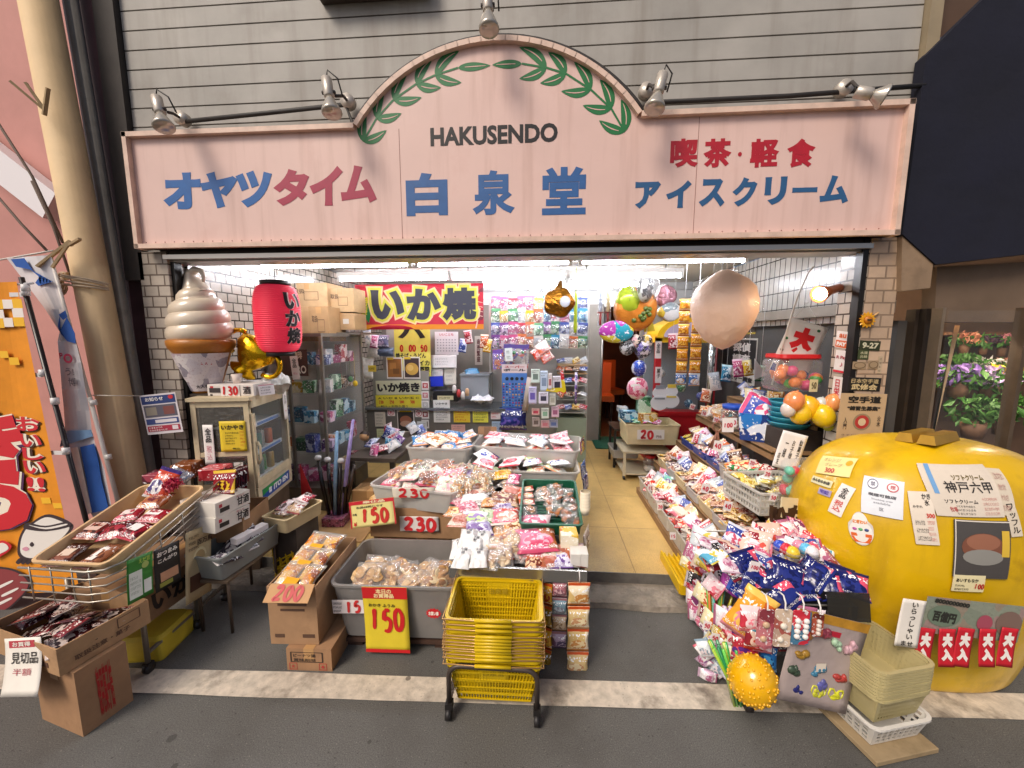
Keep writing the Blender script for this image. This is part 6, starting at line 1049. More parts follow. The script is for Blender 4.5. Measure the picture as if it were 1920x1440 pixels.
# ---- grilled squid stall
st = thing('food_counter', 'grey stall counter with a steel top under the red banner', 'counter', (-1.2, 2.0, .1)); p, q = at(690, 830, Y=2.0), at(945, 765, Y=2.0); ctz = at(870, 765, Y=2.0).z
b = MB(); b.box(((p.x + q.x) / 2 + 1.2, .25, (ctz - .1) / 2 - .02), (q.x - p.x, .5, ctz - .14)); b.obj('cabinet', mat('6e6a64', .5, nz=(4, .2)), st); b = MB(); b.box(((p.x + q.x) / 2 + 1.2, .24, ctz - .115), (q.x - p.x + .04, .56, .03)); b.obj('steel_top', mat('9aa0a4', .25, .8), st)
p, q = at(702, 770, Y=2.06), at(802, 640, Y=2.06); b = MB(); b.box(((p.x + q.x) / 2 + 1.2, .06, .85), (q.x - p.x, .02, .5)); b.obj('splash_panel', mat('8a8880', .4), st)
SB_ = lambda *a, **k: psheet(*a, **k)
SB_('menu_sign', 'yellow hand lettered menu sign half hidden behind the red banner', 'sign', ((738, 608), (806, 608), (738, 705)), 2.2, 'd8cf5a', [('パ', .5, .14, .8, .26, '1e1a18', .05), ('0', .2, .46, .1, .12, RED, .05), ('00', .5, .46, .2, .12, RED, .05), ('50', .82, .46, .2, .12, RED, .05), ('焼そば・うどん', .45, .6, .85, .1, INK, .04), ('イカ', .82, .74, .3, .1, INK, .04), ('野菜', .82, .86, .3, .1, INK, .04)])
SB_('photo_card', 'food photo card of brown fried sweets on the stall', 'photo', ((724, 670), (754, 670), (724, 710)), 2.04, 'e2dfd6', [('#', .5, .5, .86, .86, '8a5a2a'), ('#', .4, .4, .4, .3, 'a8743a'), ('#', .6, .65, .4, .25, '6a4420'), ('#', .25, .06, .4, .1, 'e0c030')])
SB_('photo_card', 'food photo card of yellow potato sweets on the stall', 'photo', ((756, 669), (787, 669), (756, 710)), 2.04, 'e2dfd6', [('#', .5, .5, .88, .88, '3a2a2a'), ('o', .5, .55, .4, .28, 'c8a04a'), ('o', .4, .5, .2, .14, 'dcbc6a'), ('#', .25, .06, .4, .1, 'e0c030')])
SB_('stall_sign', 'cream stall sign with bold black lettering above a yellow price strip', 'sign', ((704, 714), (789, 713), (704, 740)), 2.03, 'cfcfae', [('いか焼き', .5, .5, .94, .72, '1a1716', .05)])
SB_('price_strip', 'yellow price strip below the black lettered stall sign', 'sign', ((704, 741), (790, 740), (704, 767)), 2.03, 'e0d03a', [('A いか B いか玉 C', .5, .22, .9, .16, INK, .02), ('230', .12, .5, .1, .2, RED, .03), ('250', .35, .5, .1, .2, RED, .03), ('280', .57, .5, .1, .2, RED, .03), ('300', .8, .5, .1, .2, RED, .03), ('税込・お持ち帰り', .4, .8, .6, .14, INK, .01)])
SB_('photo_poster', 'poster of a round brown sweet low on the stall', 'poster', ((744, 769), (776, 769), (744, 810)), 1.99, 'e6e2da', [('#', .5, .52, .9, .88, '2e2a28'), ('o', .5, .45, .34, .2, '9a6048'), ('o', .5, .62, .34, .14, 'b8907a'), ('#', .5, .05, .7, .06, 'e0c020')])
for x, y, c, s in ((733, 773, 'c8606a', '割'), (785, 775, 'b03040', '豚')): SB_('round_sticker', f'round white sticker with a {"pink" if s == "割" else "dark red"} mark on the stall front', 'sticker', ((x - 7, y - 7), (x + 7, y - 7), (x - 7, y + 7)), 1.985, 'e8e4e0', [('o', .5, .5, .42, .42, c), ('o', .5, .5, .34, .34, 'ece8e4'), (s, .5, .5, .4, .4, c, .03)])
for k in range(5): SB_('sticker', f'{("red", "pink", "white", "dark red", "grey")[k]} framed sticker in the column at the stall corner', 'sticker', ((790, 715 + 18 * k), (804, 715 + 18 * k), (790, 731 + 18 * k)), 1.99, 'e4e0dc', [('#', .5, .5, .7, .6, ('b83a40', 'c87a80', 'b8b4b0', '8a2a30', '7a7672')[k]), ('安', .5, .5, .4, .4, 'ece8e4', .02)])
SB_('menu_card', 'white menu sheet standing at the middle of the stall front', 'menu', ((812, 750), (843, 750), (812, 792)), 1.985, 'e8e8e4', [('いかやき', .5, .16, .7, .1, INK, .02)] + scribble(6, .15, .85, .3, .92, '5a5658'))
for k, (x0, x1) in enumerate(((850, 881), (886, 915))): SB_('menu_card', ('orange yellow note with red writing on the stall front', 'lemon yellow note with black writing on the stall front')[k], 'menu', ((x0, 767), (x1, 767), (x0, 792)), 1.985, ('e6c93a', 'dfdc52')[k], scribble(4, .1, .9, .1, .9, (RED, INK)[k]))
SB_('price_card', 'small white card at the right end of the stall front', 'card', ((920, 770), (938, 770), (920, 786)), 1.985, 'e4dcd8', scribble(2, .1, .9, .15, .9, RED))
for k, (x0, y0, x1, y1, c, lb) in enumerate(((702, 772, 722, 800, 'd8d0c0', 'cream paper'), (782, 790, 800, 812, 'e0e0dc', 'white paper'), (846, 796, 872, 815, 'd8a8a0', 'pink paper'), (922, 790, 940, 812, 'a8c0d8', 'pale blue paper'), (706, 804, 730, 826, 'c8d0a0', 'pale green paper'))): SB_('notice', f'{lb} stuck low on the grey stall front', 'notice', ((x0, y0), (x1, y0), (x0, y1)), 1.985, c, scribble(4, .1, .9, .1, .9, '4a4640', bold=0))
for k, (px, ci) in enumerate(((690, 5), (702, 7), (868, 2), (878, 0), (908, 4), (914, 1))): p = at(px, 632 + 8 * (k % 3), Y=1.9); pack('snack_packet', f'{GN[ci]} packet hanging on a string under the banner line, {("first", "second", "third", "fourth", "fifth", "sixth")[k]} from the left', 'snack packet', p, (0, -1, .1), random.uniform(-.2, .2), .09, .15, .03, printed(GPAL[ci], 22, .2))
SB_('calendar', 'white wall calendar with red heading under the red banner', 'calendar', ((815, 622), (859, 622), (815, 665)), 2.3, 'e8eaec', [('いいことも', .5, .12, .6, .12, 'b83040', .02)] + [('#', .12 + .125 * (i % 7), .35 + .12 * (i // 7), .06, .05, 'a8acb4') for i in range(35)])
for k, (x0, y0, x1, y1, c) in enumerate(((808, 666, 856, 690, 'e6e6e4'), (808, 690, 830, 722, 'dcdcda'), (832, 688, 855, 722, 'e0dccc'), (806, 700, 816, 730, 'd8d4d0'))): SB_('memo_sheet', ('wide white memo sheet under the calendar', 'white memo sheet at the lower left under the calendar', 'cream memo sheet at the lower right under the calendar', 'narrow white memo strip beside the blue folder')[k], 'paper', ((x0, y0), (x1, y0), (x0, y1)), 2.28 + .01 * k, c, scribble(3, .15, .8, .2, .8, '8a8c90', bold=0), bend=.01)
SB_('folder', 'bright blue folder pinned below the memo sheets', 'folder', ((806, 706), (830, 705), (806, 725)), 2.25, '1c34c8')
p = at(790, 670, Y=2.35); b = MB(); b.box((-.06, 0, 0), (.74, .03, .95)); tag(b.obj('partition', mat('a8a49c', .5, nz=(3, .15)), None, Matrix.Translation((p.x, 2.36, p.z))), 'pale partition behind the stall under the red banner', 'partition')
p, q = at(864, 748, Y=2.15), at(916, 705, Y=2.15); bi = boxpack('bin', 'grey box bin with a lid on the stall counter', 'bin', ((p.x + q.x) / 2, 2.3, p.z), 0, q.x - p.x, .3, q.z - p.z, mat('8a8f94', .4, nz=(4, .1))); b = MB(); b.box((0, 0, q.z - p.z + .008), (q.x - p.x + .02, .32, .02)); b.obj('lid', mat('767b80', .4), bi)
p = at(885, 700, Y=2.3); pack('plastic_bag', 'blue plastic bag on the grey bin', 'bag', p + V((0, 0, .02)), (0, -.3, 1), .3, .18, .14, .07, mat('4a86b0', .3, nz=(20, .2)))
pbox('till', 'black till with a cream label on the stall counter', 'till', 812, 733, 858, 752, 2.08, .2, mat('1c1b1c', .4)); SB_('label', 'cream label on the front of the black till', 'label', ((820, 742), (850, 742), (820, 750)), 2.075, 'd8cfa0', scribble(1, .1, .9, .1, .9))
for k, (px, py, c) in enumerate(((860, 738, 'b83a3a'), (868, 742, 'e0d8d0'), (876, 736, 'c8a078'), (852, 730, 'd8d4d0'))): p = at(px, py, Y=2.05); b = MB(); b.lathe([(.02, -.04), (.024, 0), (.022, .035), (.01, .05)], 10); tag(b.obj('pot', mat(c, .4), None, Matrix.Translation(p)), f'small {("red", "white", "tan", "pale grey")[k]} pot on the stall counter', 'pot')
b = pillow(.26, .2, .05, crk=.8, seed=5, nx=18, ny=18); tag(b.obj('paper_pile', mat('dfe0e4', .6), None, Matrix.Translation(at(905, 750, Y=2.05) + V((0, 0, .01)))), 'crumpled white papers on the right of the stall counter', 'paper')
p = at(712, 690, Y=2.0)
for k, (px, py, w_, h_, c, lb) in enumerate(((688, 690, 26, 40, 'd8d4cc', 'white plastic bag hanging at the left of the stall'), (715, 640, 30, 24, '6a5a70', 'purple printed poster roll at the left under the banner'), (700, 655, 24, 30, 'c8c4bc', 'grey cloth bundle under the left end of the banner'), (722, 660, 34, 16, '4a5468', 'dark blue cap on the goods left of the yellow sign'))):
 q = at(px, py, Y=1.95); pack('bundle', lb, 'bag', q, (0, -1, .2), 0, mpx(w_, q), mpx(h_, q), .06, mat(c, .5, nz=(30, .25)) if k != 1 else printed(('4a4a6a', '8a7a90', '2a2a44'), 24, .4))
SB_('price_card', 'yellow tag on the white bag left of the stall', 'card', ((690, 685), (705, 685), (690, 697)), 1.9, 'e0c040', scribble(1, .1, .9, .2, .8))
SB_('hanging_scroll', 'narrow white hanging scroll in the dark gap right of the banner', 'scroll', ((890, 630), (904, 630), (890, 684)), 2.9, 'c8c0b4', [('商\n売\n繁\n盛', .5, .5, .5, .8, '5a3030', .03)])
# ---- toy rack
TY_ = 2.15; p0, p1 = at(918, 800, Y=TY_), at(1106, 552, Y=TY_); rk2 = thing('toy_rack', 'tall rack covered with hanging toy cards at the back of the shop', 'rack', ((p0.x + p1.x) / 2, TY_ + .2, .1)); o = V(rk2.location); rw_ = p1.x - p0.x
b = MB(); b.box((0, .12, .95), (rw_, .02, 1.9)); b.obj('back_panel', mat('a8a6a0', .5), rk2)
for s in (-1, 1): b = MB(); b.box((s * (rw_ / 2 + .012), 0, .95), (.024, .03, 1.9)); b.obj('post', mat('b4b2ac', .35, .5), rk2)
xa, xb = at(1045, 700, Y=TY_ + .1).x - o.x, rw_ / 2
for py in (685, 700, 722, 748, 772): z = at(1070, py, Y=TY_ + .1).z - .1; b = MB(); b.box(((xa + xb) / 2, -.03, z), (xb - xa, .26, .012)); b.obj('shelf', mat('c0a078' if py < 710 else 'b8bcb4', .5), rk2)
b = MB(); z = at(1080, 785, Y=TY_).z - .1; b.box(((xa + xb) / 2, -.02, z / 2), (xb - xa, .28, z)); b.obj('cabinet', mat('8d9a86', .4, nz=(5, .1)), rk2)
def card(px0, py0, px1, py1, Y, ci, label, group=None, bub=True, cols=None, name='toy_card', cat='toy pack'):
 M_, w_, h_ = pframe(((px0, py0), (px1, py0), (px0, py1)), Y); M_ = M_ @ Matrix.Rotation(random.uniform(-.06, .06), 4, 'Z') @ Matrix.Rotation(random.uniform(-.1, .1), 4, 'X'); b = MB(); b.loft([rr(w_, h_, .006, 0, 3), rr(w_, h_, .006, .002, 3)]); cl = cols or GPAL[ci]
 o_ = tag(b.obj(name, printed(cl, 26, .3), None, M_), label, cat, group); b = MB(); b.box((0, h_ * .40, .0026), (w_ * .96, h_ * .16, .001)); b.obj('header', mat(cl[0], .4), o_)
 if bub:
  key = ('bub', round(w_, 2), round(h_, 2))
  if key not in GC: bb = pillow(w_ * .86, h_ * .7, .035, seed=2, nx=8, ny=8, crk=.3); GC[key] = bb.data(cello('f0f0f4', .3))
  link('bubble', GC[key], o_, Matrix.Translation((0, -h_ * .1, .012)))
  q = MB(); rr2 = random.Random(int(px0 * 7 + py0))
  for _ in range(6): q.ball((rr2.uniform(-.3, .3) * w_, rr2.uniform(-.38, .2) * h_, .012), rr2.uniform(.05, .1) * w_, rr2.randrange(3), 8)
  q.obj('toy', [mat(cl[1], .4), mat(cl[0], .4), mat(GPAL[(ci + 3) % 10][0], .4)], o_)
 return o_
rnk = ('top', 'second', 'third', 'fourth'); CX = (930, 946, 962, 978, 994, 1010, 1026, 1042, 1058, 1075, 1093)
PALR = [(7, 7, 0, 7, 7, 1, 9, 9, 0, 9, 2), (6, 1, 6, 5, 1, 4, 9, 0, 7, 9, 9), (2, 3, 7, 0, 4, 6, 3, 6, 2, 5, 2), (3, 7, 7, 4, 4, 5, 6, 9, 5, 4, 6)]
for r_i, py in enumerate((556, 580, 604, 628)):
 for c_i, px in enumerate(CX):
  ci = PALR[r_i][c_i]; card(px - 9, py + random.uniform(-3, 3), px + 9, py + 25, TY_ - .02 * r_i - .01 * (c_i % 3), ci, f'{GN[ci]} toy card in the {rnk[r_i]} row of the toy rack', 'toy cards hung on the upper toy rack')
card(924, 655, 944, 692, TY_ - .09, 3, 'purple card of orange bead toys at the left of the toy rack', cols=('6a4aa0', 'c8602a', '8a6ac0')); card(944, 645, 992, 690, TY_ - .1, 3, 'wide purple framed card of coloured balls on the toy rack', cols=('5a4a90', 'b0a8a0', 'c85a4a'))
psheet('paper_strip', 'white handwritten paper strip hanging left on the toy rack', 'paper', ((946, 653), (960, 652), (942, 678)), TY_ - .16, 'dfe6e2', scribble(2, .2, .8, .1, .9, '5a6a6a'))
Mq, wq, hq = pframe(((941, 683), (988, 683), (941, 764)), TY_ - .14)
def balls(ob, w, h):
 b = MB(); rr2 = random.Random(4)
 for j in range(9):
  for i in range(8): b.ball((-w * .43 + w * .86 * i / 7, h * .05 - h * .5 * j / 8, .004), w * .035, rr2.randrange(5), 8)
 b.obj('ball', [mat(c, .25) for c in ('b83a5a', 'd8a83a', '3a4a9a', '2a2a30', '8a9ab0')], ob); b = MB()
 for i in range(4): b.add(*disc(-w * .3 + w * .2 * i, h * .17, w * .07, w * .07, .004))
 b.obj('hole', mat('14141c', .5), ob)
sheet('ball_card', 'tall blue card of many small bouncy balls on the toy rack', 'toy pack', Mq, wq, hq, '4a7ac0', [('#', .5, .10, 1, .2, 'd8c8c8'), ('スーパー', .5, .06, .8, .06, 'b83a40', .05), ('ボール', .5, .13, .9, .06, '2a2428', .05)], extra=balls)
b = MB(); b.lathe([(.035, 0), (.03, .38)], 14); tag(b.obj('paper_roll', mat('b8aca0', .7), None, Matrix.Translation(at(984, 770, Y=TY_ - .18)) @ Matrix.Rotation(R(8), 4, 'Y')), 'rolled greyish paper leaning beside the bouncy ball card', 'paper roll')
for k, (x, y, c) in enumerate(((1010, 662, 'c8402a'), (1024, 668, 'd05a3a'), (1018, 652, 'e06a4a'))): p = at(x, y, Y=TY_ - .2); pack('toy_pack', f'{("dark red", "red", "orange red")[k]} plastic toy pack hanging in the middle of the toy rack', 'toy pack', p, (0, -1, .3), .6, .15, .13, .03, printed((c, 'e8d0c8', 'c87a7a'), 14, .2))
for k, (x0, y0, x1, y1, c) in enumerate(((996, 692, 1012, 718, 'd8e6dc'), (1013, 695, 1027, 733, 'c8d6e8'), (1028, 700, 1035, 730, 'e8dcd8'), (1036, 705, 1054, 735, 'e6e0ea'), (991, 725, 1006, 757, 'd0c8e6'), (1010, 735, 1028, 757, 'e6e0ee'), (1030, 738, 1042, 760, 'd8d8cc'), (997, 766, 1012, 778, 'd8a8a0'), (1015, 765, 1029, 785, 'dce0d4'), (1034, 762, 1048, 782, 'd8b8c4'), (998, 782, 1012, 800, 'b8a8a0'), (1014, 788, 1030, 802, 'c8a0a0'), (1030, 786, 1046, 802, 'a8a8b8'))):
 psheet('toy_card', f'{("mint", "pale blue tall", "narrow pink", "lilac and black", "violet framed", "white dotted", "cream", "red topped", "mint white", "rose", "brown", "pink", "grey blue")[k]} small card hanging on the lower middle of the toy rack', 'toy pack', ((x0, y0), (x1, y0), (x0, y1)), TY_ - .2 - .01 * (k % 3), c, [('#', .5, .55, .6, .4, ('6a7a70', '7a8aa0', 'a85a5a', '2a2438', '6a58a8', '3a3448', 'b8b4a0', 'b83a4a', '8ab090', 'a05a7a', '6a5a50', 'c0707a', '5a6a98')[k])] + scribble(2, .1, .9, .05, .3), bend=.01)
b = MB(); pp = [at(x, y, Y=TY_ - .22) for x, y in ((1023, 733), (1048, 736), (1062, 738), (1056, 695), (1050, 696), (1054, 727), (1026, 728))]; b.loft([[q + V((0, .006, 0)) for q in pp], pp]); tag(b.obj('toy_flag', printed(('1c3ca0', 'c8202a', 'e0c81e'), 8, .4)), 'blue red and yellow toy pennant on the toy rack', 'toy')
pack('plastic_bag', 'dark blue glittery plastic bag at the foot of the toy rack', 'bag', at(962, 785, Y=TY_ - .15), (0, -1, .2), 0, .32, .26, .16, printed(('1c2460', '28347a', '5a4a9a', '2a6a70'), 14, .12))
rs2 = random.Random(9)
for lv, py in enumerate((683, 698, 720, 746, 770)):
 for i in range(4):
  p = at(1052 + 14 * i, py - 2, Y=TY_ + .0); ci = rs2.choice((0, 0, 5, 2, 4, 8, 1)); pack('snack_packet', f'{GN[ci]} packet on the {("highest", "second", "third", "fourth", "lowest")[lv]} small shelf right of the toy rack', 'snack packet', p + V((0, .04, .03)), jit((0, -.6, .8), .3), rs2.uniform(-.5, .5), .1, .08, .035, printed(GPAL[ci], 24, .2), 'packets on the small shelves of the toy rack')
p = at(1080, 725, Y=TY_ - .2); b = MB(); b.tube([p + V((0, 0, .16)), p, p + V((.0, 0, -.2))], .015, 8); tag(b.obj('lanyard', printed(('6a4a9a', 'd8d0e0', '3a2a5a'), 40, .5)), 'purple braided lanyard hanging at the right of the toy rack', 'lanyard')
for x in (955, 990, 1015, 1080):
 p = at(x, 543, Y=2.3); b = MB(); b.tube([p + V((-.06, 0, -.1)), p, p + V((.06, 0, -.1))], .004, 5); tag(b.obj('hook', mat('4a3a34', .4, .5)), f'thin wire hanger above the toy cards, {("far left", "left middle", "right middle", "far right")[(955, 990, 1015, 1080).index(x)]} one', 'hook')
# ---- hanging balloons and toys
def foil(label, px, py, wpx, hpx, Y, m, lobes=0, extra=None, string=True, tailz=None):
 p = at(px, py, Y=Y); r = thing('foil_balloon', label, 'balloon', p); w_, h_ = mpx(wpx, p), mpx(hpx, p); b = MB(); n = 40; loops = []
 for t in (-1, -.75, -.4, 0, .4, .75, 1):
  s = (1 - abs(t) ** 2.4) ** .5 if abs(t) < 1 else .0; s = .86 + .14 * s if abs(t) < 1 else .80; loops.append([])
  for k in range(n):
   a = 2 * math.pi * k / n; q = (1 + .06 * math.cos(a * lobes)) if lobes else 1; loops[-1].append((w_ / 2 * s * q * math.cos(a), t * min(w_, h_) * .30, h_ / 2 * s * q * math.sin(a)))
 cz = [(0, -min(w_, h_) * .36, 0)]; b.loft(loops[::-1], 0, (1, 1), None, True); b.obj('foil', m, r)
 if string: b = MB(); b.tube([(0, 0, h_ / 2), (0, 0, 2.3 - p.z)], .002, 5); b.obj('string', mat('d8d8d8', .5), r)
 if extra: extra(r, w_, h_)
 return r
def glove(r, w, h):
 b = MB(); b.ball((w * .18, -w * .28, h * .02), (w * .17, w * .06, h * .19)); b.obj('ball_print', mat('c8ccd4', .4), r)
 b = MB(); b.add([(0, 0, 0), (-w * .22, 0, h * .0), (-w * .06, 0, h * .42), (w * .12, 0, h * .40)], [(0, 1, 2, 3)]); b.tube([(-w * .02, 0, h * .3), (w * .05, 0, h * .75)], [w * .24, w * .03], 10); b.obj('neck', mat('7a5220', .2, .9), r)
foil('brown gold foil balloon like a baseball glove holding a white ball', 1048, 568, 58, 54, 1.5, mat('8a5a1a', .15, .9, bump=(16, .7, .03)), 5, glove)
def dots(r, w, h):
 b = MB(); rr2 = random.Random(2)
 for k in range(9): b.ball((rr2.uniform(-.1, .3) * w, -.30 * min(w, h), rr2.uniform(-.28, .0) * h), (w * .06, .02, w * .06), 0, 10)
 b.ball((-w * .2, -.36 * min(w, h), h * .18), (w * .05, .012, w * .06), 0, 10); b.obj('spot_print', mat('4a5a1a', .3), r)
 b = MB(); b.ball((-.18 * w, -.12 * h, .18 * h), (w * .32, .24 * h, h * .33)); b.obj('head_patch', mat('9aac2a', .2, .2), r)
 b = MB(); b.poly([(.0, -.0), (w * .25, -h * .3), (w * .5, -h * .28), (w * .42, -h * .05)], .02, 0, Matrix.Translation((0, 0, -h * .2)) @ Matrix.Rotation(R(90), 4, 'X')); b.obj('fin', mat('c8b83a', .25, .3), r)
foil('orange and lime spotted fish foil balloon under the ceiling', 1190, 580, 76, 84, 1.3, mat('c87a2a', .2, .35, bump=(20, .5, .02)), 0, dots)
foil('turquoise and yellow fish foil balloon below the spotted fish', 1155, 622, 64, 42, 1.25, printed(('1f8a98', '1c3a9a', 'd8c83a', 'a83a9a', '2a9ab0'), 9, .15), 0, None, False)
p = at(1209, 540, Y=1.2); r = thing('beach_ball', 'clear inflatable ball with a black zebra printed panel', 'ball', p); s = mpx(28, p); b = MB(); b.ball((0, 0, 0), s, 0, 20); b.obj('ball', cello('f0f2f4', .25, .05), r); b = MB(); b.ball((0, 0, 0), (s * .55, s * .97, s * .97), 0, 16); b.obj('zebra_panel', printed(('2a2a2c', 'd8d8d8', '3a3a3c', 'e8e8e8'), 30, .3), r)
b = MB(); b.tube([(0, 0, s), (0, 0, 2.3 - p.z)], .002, 5); b.obj('string', mat('d8d8d8', .5), r)
foil('pink foil balloon bunched behind the clear ball', 1248, 555, 36, 40, 1.5, mat('c08a9a', .2, .6, bump=(25, .8, .03)), 3); foil('white and yellow foil balloon hanging beside the yellow game machine', 1256, 585, 44, 34, 1.45, printed(('d8dce0', 'e0c040', '8a9aa0', 'e8e8e8'), 12, .15), 4, None, False)
for k, (x, c, l_) in enumerate(((1128, '9aa4b8', 'grey'), (1142, 'c8b888', 'gold'))):
 p = at(x, 510, Y=1.5); r = thing('toy_sword_pack', f'{l_} toy sword in a long clear bag hanging from the ceiling', 'toy pack', p); L_ = p.z - at(x, 612, Y=1.5).z; b = MB(); b.box((0, 0, -L_ / 2), (.055, .012, L_)); b.obj('wrapper', cello('f0f0f0', .3), r); b = MB(); b.box((0, 0, -L_ * .42), (.03, .008, L_ * .6)); b.obj('blade', mat(c, .25, .6), r); b = MB(); b.box((0, 0, -L_ * .74), (.06, .012, .012)); b.tube([(0, 0, -L_ * .75), (0, 0, -L_ * .98)], .012, 8); b.obj('hilt', mat('8a2a2a', .4), r)
 b = MB(); b.tube([(0, 0, 0), (0, 0, 2.31 - p.z)], .002, 5); b.obj('string', mat('e0e0e0', .5), r)
b = MB(); p = at(1080, 545, Y=1.7); b.lathe([(.012, -.42), (.018, -.38), (.016, -.05), (.004, 0)], 10); b.tube([(0, 0, 0), (0, 0, 2.3 - p.z)], .002, 5); tag(b.obj('toy_bat', mat('b8cc2a', .3), None, Matrix.Translation(p)), 'thin lime plastic toy bat hanging in front of the toy rack', 'toy')
for k, (x, y, s, c, l_) in enumerate(((1176, 650, 15, ('2a2628', 'c8c8cc', '6a6a70'), 'black and white plush ball'), (1192, 640, 12, ('e0a8b0', '2a2426', 'e8d0c0'), 'pink and black plush charm'), (1205, 655, 16, ('5a4a90', '2a2428', 'd8d0d8'), 'purple and black plush charm'), (1212, 640, 12, ('c8a840', '2a2628', 'e8e0d8'), 'gold and black plush charm'), (1198, 690, 14, ('2a3a9a', 'd8dce8', '2050c0'), 'blue and white toy bugle'), (1195, 728, 20, ('c84a70', 'e8b0c0', 'd8d0c8'), 'pink net bag of toys'))):
 p = at(x, y, Y=1.25); b = MB(); b.ball((0, 0, 0), (mpx(s, p), mpx(s, p) * .8, mpx(s, p) * 1.1), 0, 12); b.tube([(0, 0, .03), (0.0, 0, .2)], .002, 5); tag(b.obj('toy_charm', printed(c, 30, .6), None, Matrix.Translation(p)), f'{l_} hanging in the cluster beside the doorway', 'toy')
for k, (px, y0, y1, Y) in enumerate(((1285, 560, 722, 1.0), (1308, 600, 724, .95))):
 p0, p1 = at(px, y0, Y=Y), at(px, y1, Y=Y); r = thing('packet_strip', ('long strip of orange snack packets ending in a blue one, left of the pair', 'shorter strip of orange snack packets beside the peach balloon')[k], 'snack strip', p0); n = 7 - 2 * k; hh = (p0.z - p1.z) / n; w_ = mpx(21, p0)
 for i in range(n):
  o_ = link('packet', pack_data(w_, hh * .97, .025, printed(('d8901a', 'e8b84a', 'b86a14') if i < n - 1 else ('3a6aa8', 'd8e0e8', 'c8a070'), 30, .25), i), r, Matrix.Translation((0, 0, -hh * (i + .5))) @ Matrix.Rotation(R(90), 4, 'X'))
 b = MB(); b.tube([(0, 0, 0), (0, 0, 2.31 - p0.z)], .002, 5); b.obj('string', mat('e0e0e0', .5), r)
# big peach balloon
p = at(1358, 582, Y=.34); r = thing('big_balloon', 'big pale peach inflatable in a clear wrapper hanging at the right of the opening', 'balloon', p); sx_, sz_ = mpx(60, p), mpx(74, p)
b = MB(); b.lathe([(.02, -1.0), (.22, -.93), (.55, -.72), (.82, -.4), (.97, -.05), (.98, .25), (.86, .55), (.62, .76), (.34, .9), (.16, .97), (.04, 1.0)], 30, 0, Matrix.Diagonal((sx_, sx_ * .85, sz_, 1))); 
b.v = [q * (1 + .05 * mn.noise(q * 9)) for q in b.v]; b.obj('balloon', mat('f8d2b8', .45, bump=(7, .6, .03)), r)
b = MB(); b.lathe([(.3, -.96), (.75, -.6), (1.03, .0), (1.0, .3), (.7, .75), (.2, 1.0)], 26, 0, Matrix.Diagonal((sx_ * 1.03, sx_ * .9, sz_ * 1.02, 1))); b.v = [q * (1 + .07 * mn.noise(q * 14)) for q in b.v]; b.obj('wrapper', cello('f8ece2', .03, .1), r)
b = MB(); b.tube([(0, 0, sz_), (0, 0, 2.12 - p.z)], .003, 5); b.obj('string', mat('e8e4e0', .5), r)
# ---- game machine
gp, gq = at(1224, 790, Y=2.1), at(1350, 592, Y=2.1); gw2 = gq.x - gp.x; gh = gq.z - .1; gm = thing('game_machine', 'red framed prize game machine with a yellow arched top', 'game machine', ((gp.x + gq.x) / 2, 2.35, .1)); b = MB(); b.box((0, 0, .3), (gw2, .5, .6)); b.box((-gw2 / 2 + .03, -.22, gh * .62), (.06, .06, gh * .5)); b.box((gw2 / 2 - .03, -.22, gh * .62), (.06, .06, gh * .5)); b.box((0, -.22, .62), (gw2, .06, .06)); b.obj('cabinet', mat('b01c24', .35), gm)
b = MB(); b.box((0, .22, gh * .6), (gw2, .05, gh * .6)); b.obj('back_panel', mat('8a9498', .4), gm); zt_ = gh * .86; b = MB()
ar_ = [(gw2 / 2 * math.cos(a), zt_ + gh * .13 * math.sin(a)) for a in [math.pi * i / 16 for i in range(17)]]; b.loft([[(x, -.26, z) for x, z in ar_], [(x, .25, z) for x, z in ar_]]); b.box((0, 0, zt_ - .02), (gw2, .5, .06)); b.obj('arched_top', mat('dcae14', .35), gm); b = MB(); ar2 = [(x * .78, zt_ + (z - zt_) * .72) for x, z in ar_]; b.loft([[(x, -.27, z + .01) for x, z in ar2], [(x, -.262, z + .01) for x, z in ar2]]); b.obj('light_panel', mat('b8a8c0', .4), gm)
b = MB(); b.box((0, -.24, gh * .58), (gw2 - .1, .005, gh * .5)); b.obj('pane', GLASS, gm)
for k in range(9): b = MB(); b.ball((0, 0, 0), .05, 0, 10); tag(b.obj('prize', printed(GPAL[(k * 3) % 10], 20, .4), None, Matrix.Translation((gm.location.x - .22 + .11 * (k % 5), 2.2 + .05 * (k % 2), .82 + .16 * (k // 5 + (k % 3) * .6)))), f'{GN[(k * 3) % 10]} prize ball inside the game machine', 'prize', 'prizes in the game machine')
for k, (y0, y1, s) in enumerate(((640, 672, '全\n品'), (688, 718, '菓\n子'))): psheet('notice_strip', ('upper white paper strip on the game machine edge', 'lower white paper strip on the game machine edge')[k], 'paper', ((1229, y0), (1241, y0), (1229, y1)), 1.95, 'e8e4e4', [(s, .5, .4, .6, .6, INK)])
b = MB(); p = at(1333, 690, Y=1.9); b.lathe([(.035, -.5), (.035, .5)], 16); tag(b.obj('chrome_pole', mat('c8d4d8', .12, .95), None, Matrix.Translation(p)), 'shiny chrome column right of the game machine', 'column')
